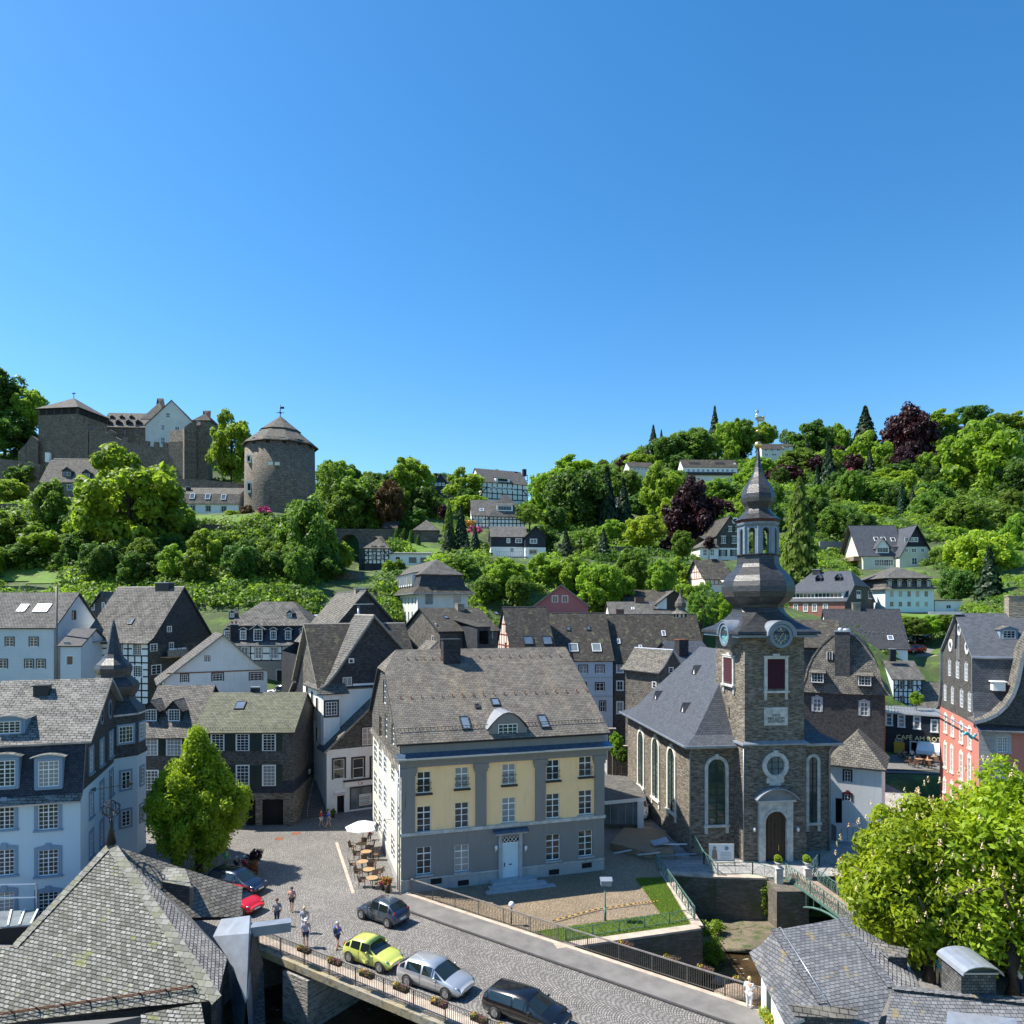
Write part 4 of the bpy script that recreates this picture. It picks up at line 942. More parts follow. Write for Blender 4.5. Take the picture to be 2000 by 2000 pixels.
# church
CH=House('church','dark stone church with slate onion spired clock tower and tall arched windows',cat='church',O=(15.2,61.0),yaw=6.6,W=12.65,D=19.4,z0=-.4,axis='y',prof=[(-.75,9.45),(.5,9.95),(6.325,17.1)],roof='slate_blue',wall='stone_church',hip=True,th=.2,fasc='lead')
h=CH
h.prof=[(-.75,9.45),(.6,10.15),(6.325,17.1)]
h.walls()
h.hip=5.4;h.roof();h.hip=True
def archwin(h,face,u,v0,v1,w,st='arched_window',sur=.28,surm='creamtrim',pane='panegreen',inset=0,nx=2,nz=11,keystone=True):
 """tall round headed window: pane, glazing bars, stone surround"""
 a,_=h.pix(face,u-w/2,(v0+v1)/2,inset);b,_=h.pix(face,u+w/2,(v0+v1)/2,inset)
 if a>b:a,b=b,a
 zt,zb=h.pix(face,u,v0,inset)[1],h.pix(face,u,v1,inset)[1];T=h.T(face,inset);r=(b-a)/2;m=(a+b)/2;zc=zt-r
 arc=[(m-r*math.cos(math.pi*i/10),zc+r*math.sin(math.pi*i/10))for i in range(11)]
 out=[(a,zb)]+arc+[(b,zb)]
 mb=MB();k=MB()
 for i in range(1,nx):x=a+(b-a)*i/nx;mb.bar(T(x,zb,.06),T(x,zt-.02,.06),.06,'darkgreen')
 for i in range(1,nz):
  z=zb+(zt-zb)*i/nz;hw=r if z<zc else math.sqrt(max(0,r*r-(z-zc)**2));mb.bar(T(m-hw,z,.062),T(m+hw,z,.062),.045,'darkgreen')
 w_=mb.build(st,h.root,h.off)
 p=MB();p.face([T(x,z,.03)for x,z in out],pane);p.build('pane',w_,h.off)
 q=MB();R2=r+sur
 oarc=[(m-R2*math.cos(math.pi*i/10),zc+R2*math.sin(math.pi*i/10))for i in range(11)]
 o2=[(a-sur,zb)]+oarc+[(b+sur,zb)]
 for i in range(len(out)-1):
  A,B,Cc,Dd=out[i],out[i+1],o2[i+1],o2[i]
  q.face([T(*A,.13),T(*B,.13),T(*Cc,.13),T(*Dd,.13)],surm);q.face([T(*Dd,.13),T(*Cc,.13),T(*Cc,-.01),T(*Dd,-.01)],surm);q.face([T(*A,.13),T(*B,.13),T(*B,.0),T(*A,.0)],surm)
 fbx(q,T,a-sur-.1,b+sur+.1,zb-.22,zb-.001,-.01,.22,surm)
 for x in(a-sur,b+.02):fbx(q,T,x,x+sur,zb-.75,zb-.222,-.01,.12,surm)
 if keystone:fbx(q,T,m-.16,m+.16,zt-.02,zt+sur+.14,0,.18,surm)
 q.build('surround',w_,h.off)
 return w_
archwin(h,'L',1253,1428,1535,10);archwin(h,'L',1281.5,1442,1559,11.5);archwin(h,'L',1312.5,1461,1584,13)
archwin(h,'F',1399,1482,1610,34,surm='stonetrim',nx=2,nz=9)
archwin(h,'F',1587,1478,1606,16,surm='stonetrim',nx=2,nz=9,keystone=False)
for u,v in((1357,1316),(1282,1365),(1335,1390)):
 q,l,e,n=h.rpt(u,v,2,0);T=lambda s,z,d=0:q+l*s+V((0,0,z))-V((e.x,e.y,0)).normalized()*d
 mb=MB();mb.face([T(-.25,0,.1),T(.25,0,.1),T(0,.75,.0)],'whitepaint');mb.slab([T(-.4,-.05,.2),T(0,.85,.1),T(0,.85,-.9),T(-.4,-.05,-.2)][::-1],.05,'slate_blue');mb.slab([T(.4,-.05,.2),T(0,.85,.1),T(0,.85,-.9),T(.4,-.05,-.2)],.05,'slate_blue');h.part(mb,'roof_vent')
mb=MB();T=h.T('L');mb.bar(T(-.7,9.43,.8),T(h.D+.7,9.43,.8),.14,'lead');T=h.T('F');mb.bar(T(-.8,9.43,.8),T(3.7,9.43,.8),.14,'lead');mb.bar(T(9.2,9.43,.8),T(13.2,9.43,.8),.14,'lead')
mb.tube([T(-.1,9.4,.7),T(-.08,8.7,.12),T(-.08,0,.12)],.07,'lead');mb.tube([T(12.5,9.4,.7),T(12.45,8.7,.12),T(12.45,0,.12)],.07,'lead');h.part(mb,'gutter')
a0,a1=3.86,9.34;y0,y1=-1.94,4.4;zt=19.05
mb=MB();mb.box(a0,a1,y0,y1,-.4,9.65,'stone_church');mb.box(a0+.13,a1-.13,y0+.13,y1-.13,9.65,zt,'stone_church');tw=h.part(mb,'tower')
fT=lambda s,z,d=0:V((s,y0-d,z));lT=lambda s,z,d=0:V((a0-d,-s,z))
mb=MB();mb.box(a0-.18,a1+.18,y0-.18,y1,9.66,9.8,'lead');mb.slab([(a0-.2,y0-.2,9.802),(a1+.2,y0-.2,9.802),(a1-.1,y0+.14,10.0),(a0+.1,y0+.14,10.0)],.03,'lead');mb.build('belt_course',tw,h.off)
def tpix(u,v,d=0):
 c,r=h.camL,h.ray(u,v);t=(y0+d-c.y)/r.y;q=c+r*t;return q.x,q.z
def tlpix(u,v,d=0):
 c,r=h.camL,h.ray(u,v);t=(a0+d-c.x)/r.x;q=c+r*t;return q.y,q.z
s0,z1=tpix(1497.5,1287,.13);s1,z0=tpix(1532,1345,.13)
def louvre(T,s0,s1,z0,z1):
 mb=MB();fbx(mb,T,s0,s1,z0,z1,-.01,.03,'dark');n=15
 for i in range(n):
  z=z0+(z1-z0)*(i+.2)/n;mb.slab([T(s0,z,.14),T(s1,z,.14),T(s1,z+.17,.03),T(s0,z+.17,.03)],.02,'winered')
 w_=mb.build('louvre',tw,h.off)
 q=MB();u=.26
 fbx(q,T,s0-u,s0,z0-.15,z1+u,-.01,.16,'stonetrim');fbx(q,T,s1,s1+u,z0-.15,z1+u,-.01,.16,'stonetrim');fbx(q,T,s0,s1,z1,z1+u,-.01,.163,'stonetrim');fbx(q,T,s0-u-.08,s1+u+.08,z0-.33,z0-.151,-.01,.28,'stonetrim')
 for x in(s0-u,s1):fbx(q,T,x+.02,x+u-.02,z0-.9,z0-.332,-.01,.12,'stonetrim')
 fbx(q,T,(s0+s1)/2-.3,(s0+s1)/2+.3,z1+u,z1+u+.18,-.01,.17,'stonetrim');fbx(q,T,s0-u-.06,s1+u+.06,z1+u*.6,z1+u+.001,-.01,.2,'stonetrim')
 q.build('louvre_surround',tw,h.off)
fTi=lambda s,z,d=0:V((s,y0+.13-d,z));lTi=lambda s,z,d=0:V((a0+.13-d,-s,z))
louvre(fTi,s0,s1,z0,z1)
sa,za=tlpix(1416,1283,.13);sb,zb=tlpix(1433,1338,.13);louvre(lTi,-max(sa,sb),-min(sa,sb),zb+.15,za)
s0,z1=tpix(1492,1382,.13);s1,z0=tpix(1538,1416,.13)
mb=MB();fbx(mb,fTi,s0,s1,z0,z1,-.01,.07,'stonetrim');ins=mb.build('inscription_stone',tw,h.off)
def text(name,body,size,parent,mat,M4,ext=.01,align='CENTER',off=(0,0,0)):
 cu=bpy.data.curves.new(name,'FONT');cu.body=body;cu.size=size;cu.extrude=ext;cu.align_x=align;cu.align_y='CENTER';cu.resolution_u=2
 cu.materials.append(MAT(mat));tmp=bpy.data.objects.new(name,cu)
 me=bpy.data.meshes.new_from_object(tmp);bpy.data.objects.remove(tmp);me.name=name;o=bpy.data.objects.new(name,me);C.objects.link(o)
 if parent:o.parent=parent
 o.matrix_local=M4;return o
def facing(p,rx=90,rz=0,off=(0,0,0)):return Matrix.Translation(V(p)-V(off))@Matrix.Rotation(R(rz),4,'Z')@Matrix.Rotation(R(rx),4,'X')
for i,t_ in enumerate(('DEUS','REFUGIUM','NOSTRUM')):
 text('lettering',t_,.31,tw,'darktrim',facing(((s0+s1)/2,y0+.13-.085,z1-.66-i*.26),off=h.off),.006)
mb=MB()
for i in range(3):
 c0=s0+(s1-s0)*(i+.5)/3
 mb.tube([fTi(c0-.28+.56*j/6,z1-.12-.14*math.sin(math.pi*j/6),.08)for j in range(7)],.035,'stonetrim',5)
mb.build('garland',tw,h.off)
s,z=tpix(1513.5,1495);mb=MB();T=fT
def disc(mb,T,s,z,r,d,mat,n=24):mb.face([T(s+r*math.cos(2*math.pi*i/n),z+r*math.sin(2*math.pi*i/n),d)for i in range(n)],mat)
def ring(mb,T,s,z,r0,r1,d0,d1,mat,n=28,a0_=0,a1_=2*math.pi):
 for i in range(n):
  t0,t1=a0_+(a1_-a0_)*i/n,a0_+(a1_-a0_)*(i+1)/n;c0,s0_,c1,s1_=math.cos(t0),math.sin(t0),math.cos(t1),math.sin(t1)
  mb.face([T(s+r0*c0,z+r0*s0_,d1),T(s+r0*c1,z+r0*s1_,d1),T(s+r1*c1,z+r1*s1_,d1),T(s+r1*c0,z+r1*s0_,d1)],mat)
  mb.face([T(s+r1*c0,z+r1*s0_,d1),T(s+r1*c1,z+r1*s1_,d1),T(s+r1*c1,z+r1*s1_,d0),T(s+r1*c0,z+r1*s0_,d0)],mat)
  mb.face([T(s+r0*c0,z+r0*s0_,d1),T(s+r0*c1,z+r0*s1_,d1),T(s+r0*c1,z+r0*s1_,d0),T(s+r0*c0,z+r0*s0_,d0)],mat)
disc(mb,T,s,z,.80,.02,'panelight')
for a in(-.28,.28):mb.bar(T(s+a,z-.74,.05),T(s+a,z+.74,.05),.04,'darkgreen')
for a in(-.28,.28):mb.bar(T(s-.74,z+a,.052),T(s+.74,z+a,.052),.035,'darkgreen')
rw=mb.build('round_window',tw,h.off)
mb=MB();ring(mb,T,s,z,.8,1.14,0,.2,'stonetrim');fbx(mb,T,s-.17,s+.17,z+1.0,z+1.3,0,.26,'stonetrim')
fbx(mb,T,s-.75,s+.75,z-1.45,z-1.0,0,.12,'stonetrim');fbx(mb,T,s-.5,s+.5,z-1.65,z-1.44,0,.11,'stonetrim');mb.build('window_surround',tw,h.off)
s,zt_=tpix(1513,1583);wd=.93;zs=zt_-wd;zb_=-.02;mb=MB()
arc=[(s-wd*math.cos(math.pi*i/12),zs+wd*math.sin(math.pi*i/12))for i in range(13)]
dmb=MB();dmb.face([T(x,z,.03)for x,z in[(s-wd,zb_)]+arc+[(s+wd,zb_)]],'wood_dark')
for i in range(1,6):x=s-wd+i*wd/3;dmb.bar(T(x,zb_,.05),T(x,zs+.3,.05),.03,'wood_dark')
dmb.bar(T(s+.3,.9,.08),T(s+.3,1.4,.08),.05,'gold');dmb.build('portal_door',tw,h.off)
for x0,x1 in((s-wd-.55,s-wd),(s+wd,s+wd+.55)):fbx(mb,T,x0,x1,zb_,5.0,-.01,.3,'stonetrim')
for i in range(12):
 (a,c),(b,d)=arc[i],arc[i+1];mb.face([T(a,c,.26),T(b,d,.26),T(b,5.0,.26),T(a,5.0,.26)],'stonetrim');mb.face([T(a,c,.26),T(b,d,.26),T(b,d,0),T(a,c,0)],'stonetrim')
ring(mb,T,s,zs,wd,wd+.2,0,.32,'stonetrim',12,0,math.pi);fbx(mb,T,s-wd-.75,s+wd+.75,5.0,5.15,-.01,.45,'stonetrim')
pt=mb.build('portal',tw,h.off)
mb=MB();n=12;hw=wd+.95
for i in range(n):
 x0,x1=s-hw+2*hw*i/n,s-hw+2*hw*(i+1)/n;q0,q1=5.16+.95*math.sin(math.pi*i/n)**.8,5.16+.95*math.sin(math.pi*(i+1)/n)**.8
 mb.slab([T(x0,q0+.12,.75),T(x1,q1+.12,.75),T(x1,q1+.12,0),T(x0,q0+.12,0)],.12,'lead');mb.face([T(x0,5.15,.3),T(x1,5.15,.3),T(x1,q1,.3),T(x0,q0,.3)],'lead')
mb.build('portal_hood',tw,h.off)
for u in(1471,1556):
 x,z=tpix(u,1619);mb=MB();mb.bar(T(x,z+.1,0),T(x,z+.15,.25),.03,'whitepaint');p=T(x,z,.27);mb.lathe([(.05,p.z-.15),(.12,p.z-.05),(.14,p.z+.1),(.03,p.z+.22)],'whitepaint',6,(p.x,p.y));mb.build('wall_lamp',tw,h.off)
x,z=tlpix(1421.5,1392);mb=MB();fbx(mb,lTi,-x-.12,-x+.12,z-.45,z+.45,-.01,.012,'dark');mb.build('slit',tw,h.off)
AX,AY=(a0+a1)/2,(y0+y1)/2;hx,hy=(a1-a0)/2+.55,(y1-y0)/2+.45
def octo(r,z,flat=1.0):
 """eight points; flat=1 regular octagon, 0 square of half width hx,hy"""
 pts=[]
 for k in range(8):
  t=math.pi/8+k*math.pi/4;ox,oy=r*math.cos(t),r*math.sin(t)
  sx_,sy_=(1 if math.cos(t)>0 else-1),(1 if math.sin(t)>0 else-1)
  q=(sx_*r*.96,sy_*r*.96*hy/hx)if flat<1 else(ox,oy)
  pts.append((AX+ox*flat+q[0]*(1-flat),AY+oy*flat+q[1]*(1-flat),z))
 return pts
k_=22.25
prof=[(3.55,1236,0),(3.52,1231,0),(3.02,1222,.12),(2.6,1213,.3),(2.3,1204,.55),(2.12,1195,.78),(2.08,1187,.95),(2.22,1181,1),(2.62,1174,1),(2.95,1166,1),(3.10,1156,1),(3.10,1146,1),(2.98,1136,1),(2.68,1125,1),(2.28,1116,1),(1.98,1109,1),(1.82,1102,1),(1.78,1094,1),(1.76,1087,1),(1.92,1085,1),(1.92,1083.5,1)]
def zz(v):return HC-(v-HY)/k_
mb=MB();mb.rings([octo(r*(.99 if f else 1.06),zz(v),f)for r,v,f in prof],'spire',cap=True);sp=mb.build('spire',h.root,h.off)
mb=MB();e=octo(3.6,zz(1237.5),0);f_=octo(3.6,zz(1242),0);mb.rings([octo(3.0,zz(1242),0),f_,e,octo(3.5,zz(1236.5),0)],'lanternblue',cap=False);mb.build('eaves',tw,h.off)
rl=1.52;zb0,zt0=zz(1083.5),zz(1030)
mb=MB()
P8=[(AX+rl*math.cos(math.pi/8+k*math.pi/4),AY+rl*math.sin(math.pi/8+k*math.pi/4))for k in range(8)]
for k in range(8):
 x,y=P8[k];t=math.pi/8+k*math.pi/4;mb.box(x-.17,x+.17,y-.17,y+.17,zb0,zt0,'lanternblue')
 x2,y2=P8[(k+1)%8];A,B=V((x,y,0)),V((x2,y2,0));L=(B-A).length;e=(B-A)/L
 TT=lambda s,z,d=0:A+e*s+V((0,0,z));r=(L-.62)/2;m=L/2;zc=zt0-.15-r
 for i in range(10):
  t0,t1=math.pi*i/10,math.pi*(i+1)/10;p,q=(m-r*math.cos(t0),zc+r*math.sin(t0)),(m-r*math.cos(t1),zc+r*math.sin(t1))
  nrm=V((e.y,-e.x,0))*.12
  mb.face([TT(*p)+nrm,TT(*q)+nrm,TT(q[0],zt0)+nrm,TT(p[0],zt0)+nrm],'lanternblue');mb.face([TT(*p)+nrm,TT(*q)+nrm,TT(*q)-nrm,TT(*p)-nrm],'lanternblue')
 for a,b in((.1,.31),(L-.31,L-.1)):
  nrm=V((e.y,-e.x,0))*.12;mb.face([TT(a,zb0)+nrm,TT(b,zb0)+nrm,TT(b,zt0)+nrm,TT(a,zt0)+nrm],'lanternblue')
mb.build('lantern',sp,h.off)
mb=MB();mb.rings([octo(1.6,zt0),octo(1.76,zz(1026)),octo(1.8,zz(1022))],'lanternblue');mb.rings([octo(1.8,zz(1022)),octo(1.86,zz(1018)),octo(1.86,zz(1016))],'winered');mb.build('lantern_cornice',sp,h.off)
prof2=[(2.05,1016.5),(1.75,1011),(1.42,1005),(1.2,999),(1.12,994),(1.22,989),(1.42,982),(1.5,974),(1.48,966),(1.34,957),(1.12,948),(.86,940),(.62,932),(.44,923),(.31,912),(.22,900),(.17,888),(.12,875)]
mb=MB();mb.rings([octo(r*.96,zz(v))for r,v in prof2],'spire');mb.build('upper_bulb',sp,h.off)
mb=MB();mb.sphere((AX,AY,zz(869)),.33,'gold',14,8);mb.tube([(AX,AY,zz(864)),(AX,AY,zz(822))],.035,'iron');mb.sphere((AX,AY,zz(842)),.16,'gold',8,5,(1.4,1.4,.8));mb.build('finial',sp,h.off)
mb=MB();z0_=zz(824);mb.sphere((AX+.22,AY,z0_+.28),.30,'gilt',12,7,(1.35,.35,.8));mb.tube([(AX+.45,AY,z0_+.4),(AX+.62,AY,z0_+.62)],[.12,.01],'gilt')
mb.tube([(AX-.08,AY,z0_+.25),(AX-.2,AY,z0_+.5),(AX-.12,AY,z0_+.72),(AX+.04,AY,z0_+.88),(AX-.0,AY,z0_+1.02),(AX-.12,AY,z0_+1.0),(AX-.26,AY,z0_+.9)],[.12,.07,.055,.05,.055,.06,.015],'gilt');mb.build('swan_vane',sp,h.off)
def clock(T,s,z,m1,r):
 mb=MB();ring(mb,T,s,z,r*.98,r*1.32,-.3,1.0,'lanternblue',28);disc(mb,T,s,z,r,.85,m1)
 c_=mb.build('clock',tw,h.off)
 mb=MB();ring(mb,T,s,z,r*.56,r*.60,.85,.87,'gilt');
 for i in range(12):
  t=math.pi/2-i*math.pi/6;a,b=r*.70,r*.9;w_=.05 if i%3 else .08
  p,q=T(s+a*math.cos(t),z+a*math.sin(t),.88),T(s+b*math.cos(t),z+b*math.sin(t),.88);mb.bar(p,q,w_,'gilt',.02)
 t1,t2=math.pi/2-R(40),math.pi/2-R(213)
 mb.bar(T(s-.1*math.cos(t1),z-.1*math.sin(t1),.90),T(s+r*.45*math.cos(t1),z+r*.45*math.sin(t1),.90),.07,'gold',.02);mb.bar(T(s-.1*math.cos(t2),z-.1*math.sin(t2),.91),T(s+r*.66*math.cos(t2),z+r*.66*math.sin(t2),.91),.045,'gold',.02)
 mb.build('hands',c_,h.off)
 mb=MB();R1,R2=r*1.34,r*1.62
 ring(mb,T,s,z+.02,R1,R2,-1.6,1.1,'lanternblue',16,0,math.pi);ring(mb,T,s,z+.02,R2,R2+.06,-1.65,1.15,'lead',16,0,math.pi);mb.build('clock_hood',tw,h.off)
s,z=tpix(1515,1241.5,.13);clock(fTi,s,z,'clockblue',.74)
s,z=tlpix(1424,1240,-.4);clock(lTi,-s,z,'clocklight',.74)  # side dial coloured lighter than the front one to stand for sunlight
mb=MB();mb.tube([(a0-.05,y0-.05,9.4),(a0-.05,y0-.05,0)],.05,'lead');mb.tube([fT(5.3,0,.2),fT(5.3,0,.21)],.01,'lead');mb.build('downpipe',tw,h.off)
# blue house with onion turret (left)
WB=ws(nx=4,nz=6,cross=4,bar=.035,sur=.22,surm='bluetrim',sill=.1,sillm='bluetrim',arch=.12,pane='panecurt',rec=.12)
h=House('mansard_house','big pale blue mansard house with blue window surrounds, left edge',uL=-70,uR=157,Y=50,side='R',yaw=17.8,D=15.4,z0=-4.3,ze=8,prof=[(-.5,7.75),(.15,8.15),(1.15,11.8),(7.7,15.5)],roof='slate_light',wall='bluewall',og=.3,th=.18,fasc='zinc')
A_=h;W=h.W
for v in(1595,1685,1765):
 for u in(94,8):h.win('F',u,v,40,50 if v<1700 else 44,WB)
WBs=ws(nx=2,nz=5,bar=.03,sur=.25,surm='bluetrim',sill=.1,sillm='bluetrim',pane='pane',rec=.06)
for col,rows in((178,(1486,1572,1649)),(198.5,(1471,1552,1628)),(217,(1455,1530,1604))):
 for v in rows:h.win('R',col,v,6,46,WBs)
h.fb['R']=[(8.2,'bluewall'),(1e3,'slate_wallnear')]
h.prof=[(-.5,7.75),(.15,8.15),(1.15,11.8),(7.7,15.5)]
h.walls()
mb=MB();g=h.og;p=h.prof
for side in(0,1):
 for i,((a,za),(b,zb))in enumerate(zip(p,p[1:])):
  q=[(-g*.3,a,za),(W+g*(.3 if i<2 else 1.6),a,za),(W+g*(.3 if i<2 else 1.6),b,zb),(-g,b,zb)]
  if i==2:q[0]=(-g,.8,11.62);q[1]=(W+g*1.6,.8,11.62)
  if side:q=[(x,15.4-y,z)for x,y,z in q][::-1]
  mb.slab(q,.16,('slate_light','slate_navy','slate_light')[i],'zinc')
h.part(mb,'roof')
for u,v in((198,1395),(214,1385)):
 s,z=h.pix('R',u,v);T=h.T('R');mb=MB();n=16
 mb.face([T(s+.38*math.cos(6.283*i/n),z+.6*math.sin(6.283*i/n),.05)for i in range(n)],'pane')
 for i in range(n):
  c=[(s+r*.38*math.cos(6.283*j/n),z+r*.6*math.sin(6.283*j/n))for j in(i,i+1)for r in(1,1.35)]
  mb.face([T(*c[0],.08),T(*c[1],.08),T(*c[3],.08),T(*c[2],.08)],'bluetrim');mb.face([T(*c[1],.08),T(*c[3],.08),T(*c[3],0),T(*c[1],0)],'bluetrim')
 h.part(mb,'oval_window')
h.chim(83,1340,6.2,1.0,.9,1.9,'darktrim',0,'darktrim')
wd=ws(nx=4,nz=6,cross=4,bar=.035,sur=.2,surm='bluetrim',pane='panecurt')
h.dormer(95,1540,1.75,2.15,'arch',2,wall='bluetrim',roof='slate_light',st=wd,win=(.72,.82),rise=.22,over=.22)
h.dormer(9,1540,1.75,2.15,'arch',2,wall='bluetrim',roof='slate_light',st=wd,win=(.72,.82),rise=.22,over=.22)
h.dormer(18,1434,1.9,1.0,'arch',3,wall='bluetrim',roof='slate_light',st=ws(nx=4,nz=4,bar=.03,sur=.12,surm='bluetrim'),win=(.72,.85),rise=.3,over=.2)
h.roofm='slate_light'
ty=12.9;_c,_r=h.camL,h.ray(222,1300);tx=(_c+_r*((ty-_c.y)/_r.y)).x;mb=MB();k_=22.6
def tz(y):return HC-(1120+y*.3106-HY)/k_
oct8=lambda r,z,a=.2:[(tx+r*math.cos(a+math.pi/4*i),ty+r*math.sin(a+math.pi/4*i),z)for i in range(8)]
mb.rings([oct8(2.5,-.5),oct8(2.5,tz(1130))],'bluewall');mb.rings([oct8(2.57,tz(1135)),oct8(2.63,tz(1120)),oct8(2.47,tz(1095)),oct8(2.47,tz(880))],'slate_wallnear');t_=h.part(mb,'turret')
pr=[(870,200),(852,192),(825,165),(795,135),(775,125),(755,142),(730,155),(705,158),(682,148),(664,125),(650,105),(635,104),(615,112),(595,116),(572,106),(552,84),(532,64),(505,50),(465,41),(430,34),(380,24),(330,14),(292,2)]
mb=MB();mb.rings([oct8(w_*.01374*.93,tz(y))for y,w_ in pr],'spire');mb.rings([oct8(2.45,tz(884)),oct8(2.65,tz(880)),oct8(2.65,tz(870))],'stonetrim');mb.build('onion_spire',t_,h.off)
def facet(i,s,z0,z1,w_,st):
 a0_=.2+math.pi/4*i;A,B=V((tx+2.48*math.cos(a0_),ty+2.48*math.sin(a0_),0)),V((tx+2.48*math.cos(a0_+math.pi/4),ty+2.48*math.sin(a0_+math.pi/4),0))
 e=(B-A).normalized();n=V((e.y,-e.x,0));m=(A+B)/2+e*s
 make_window(t_,lambda s_,z,d=0:m+e*s_+n*(d+.03)+V((0,0,z)),h.off,-w_/2,w_/2,z0,z1,st)
stt=ws(nx=4,nz=4,bar=.03,sur=.18,surm='bluetrim',rec=-.005,simple=True)
for i in(5,6,7):
 facet(i,0,tz(1045),tz(945),1.15,stt)
for i in(6,7):
 facet(i,0,tz(1330),tz(1225),.7,dict(stt,nx=2));facet(i,0,tz(1560),tz(1465),.7,dict(stt,nx=2))
 # the two slate houses behind the linden tree
SH=ws(nx=4,nz=6,cross=4,bar=.03,shut='darkgreen',pane='panecurt',sur=.07,surm='whitepaint',rec=.03)
SH3=ws(nx=3,nz=6,cross=4,bar=.03,shut='darkgreen',pane='panecurt',sur=.07,surm='whitepaint',rec=.03)
h=House('slate_house','dark slate house with green shutters, mossy roof and shop openings beside the stairs',uL=381,uR=573,Y=69.5,side='R',yaw=2.5,D=10,z0=-.4,vE=1425,prof=None,vR=1352,roof='slate_moss',bands=[(3.2,'stone_church'),(4.4,'slate_navy'),(1e3,'slate_wall')],og=.2)
for u in(474,525.5):h.win('F',u,1450,24,33,SH3);h.win('F',u,1515,24,40,SH3)
h.win('F',425,1450,24,33,SH3);h.win('F',425,1515,24,40,SH3)
h.wins['F']+=[(h.pix('F',a,1590)[0],h.pix('F',b,1590)[0],-.35,2.6,ws(nx=1,nz=1,fr='wood_dark',pane='dark',rec=.5),True,0)for a,b in((480,499),(512,553),(440,468))]
h.go();h.skyl(469,1378,1.0,1.2);h.chim(498.5,1343,5.3,.8,.6,1.7,'chimney_slate')
mb=MB()
for i in range(40):x=h.W*i/39;mb.bar((x,.0,h.zprof(0)+.05),(x,-.05,h.zprof(0)+.25),.03,'iron')
h.part(mb,'snow_guard')
h=House('slate_house','dark slate house with two gabled dormers between the blue turret and the linden tree',uL=268,uR=380,Y=70.2,side='R',yaw=2.5,D=10,z0=-.4,vE=1434,vR=1338,roof='slate_pale',bands=[(4.2,'slate_wall'),(1e3,'slate_wall')],og=.2)
for u in(293.5,340):h.win('F',u,1458,28,35,ws(nx=4,nz=5,cross=3,bar=.03,shut='darkgreen',sur=.07,surm='whitepaint',pane='panecurt',rec=.03))
h.win('F',295,1524,28,38,SH)
h.go()
for u in(294.5,340):h.dormer(u,1409,1.35,1.3,'gable',wall='slate_dark',st=ws(nx=4,nz=4,bar=.03,sur=.04,surm='whitepaint'),win=(.8,.85),rise=.75,over=.3)
# hotel with the two slate gables
h=House('hotel','white and slate gabled hotel with shop front at the foot of the stairs',uL=638,uR=745,Y=73.2,yaw=29,D=2.4,z0=-.4,ze=6.5,cat='hotel',bands=[(3.1,'whiteboard'),(6.6,'whiteboard'),(1e3,'slate_wall')],roof='slate_pale',og=.35,th=.2,fasc='bargeboard')
Wh=h.W
DW=ws(nx=1,nz=2,bar=.06,sur=.18,surm='darktrim',pane='panecurt',rec=.05)
h.win('F',662,1502,21,38,DW);h.win('F',699.6,1500,21,38,DW);h.win('F',717,1438,19,34,ws(nx=2,nz=3,sur=.15,surm='darktrim',pane='panecurt',rec=.02));h.win('F',733,1498,16,38,DW)
h.win('F',706,1558,42,42,ws(nx=2,nz=1,fr='wood_dark',pane='panelight',sur=.1,surm='darktrim',rec=.15));h.win('F',665.5,1574,14,40,ws(nx=1,nz=1,fr='darktrim',pane='dark',rec=.5))
s0=h.pix('F',630.7,1469)[0];z_=h.pix('F',630.7,1469)[1];s1,z1_=h.pix('F',699,1402)
sl=(z1_-z_)/(s1-s0)
h.free([(s0,z_),(s0+12.5,z_+sl*12.5)],'slate_pale')
T=h.T('F')
def sgn(h,name,T,a,b,z0,z1,mat,body=None,size=.3,tm='darktrim',d=.14):
 mb=MB();fbx(mb,T,a,b,z0,z1,.02,d,mat);o=h.part(mb,name)
 if body:
  p=T((a+b)/2,(z0+z1)/2,d+.01);r=T(1,0,0)-T(0,0,0);text('lettering',body,size,o,tm,facing(p,90,math.degrees(math.atan2(r.y,r.x)),off=h.off),.008)
 return o
a,z1=h.pix('F',672,1527);b,z0=h.pix('F',733,1532);zm=h.pix('F',700,1529)[1]
sgn(h,'fascia_sign',T,a,b,zm-.28,zm+.28,'whitepaint','Ca',.5,'flower_red')
mb=MB();fbx(mb,T,a-.1,b+.1,zm+.285,zm+.42,.0,.3,'darktrim');h.part(mb,'fascia_canopy')
a=h.pix('F',651,1548)[0];b=h.pix('F',676,1548)[0];zm=h.pix('F',663,1548)[1]
o_=sgn(h,'hotel_sign',T,a,b,zm-.26,zm+.26,'whitepaint','Burg Hotel',.28,'bluetrim');
mb=MB();fbx(mb,T,a+.1,b-.1,zm-.2,zm-.15,.14,.15,'flower_red');mb.build('underline',o_,h.off)
a,z1=h.pix('F',702,1552);b,z0=h.pix('F',727,1571);mb=MB();fbx(mb,T,a,b,min(z0,z1),max(z0,z1),-.1,-.04,'creamtrim')
for i in range(5):fbx(mb,T,a+.1,b-.25,min(z0,z1)+.15+i*.17,min(z0,z1)+.2+i*.17,-.04,-.035,('winered','darktrim','clocklight','darkgreen','winered')[i])
h.part(mb,'window_poster')
hotel_front=h
O2=h.wor(0,2.0,0)
h2=House('hotel_main_block','taller part of the hotel with steep slate gable, boarded corner bay and white plaster',O=(O2.x,O2.y),yaw=29,W=11.2,D=6,z0=-.4,ze=13,cat='building',bands=[(12.9,'white'),(1e3,'slate_wall')],roof='slate_grey',og=.5,th=.22,fasc='bargeboard')
az=h2.pix('F',728.6,1200);h2.fb['F']=[(h2.pix('F',700,1335)[1],'white'),(1e3,'slate_dark')]
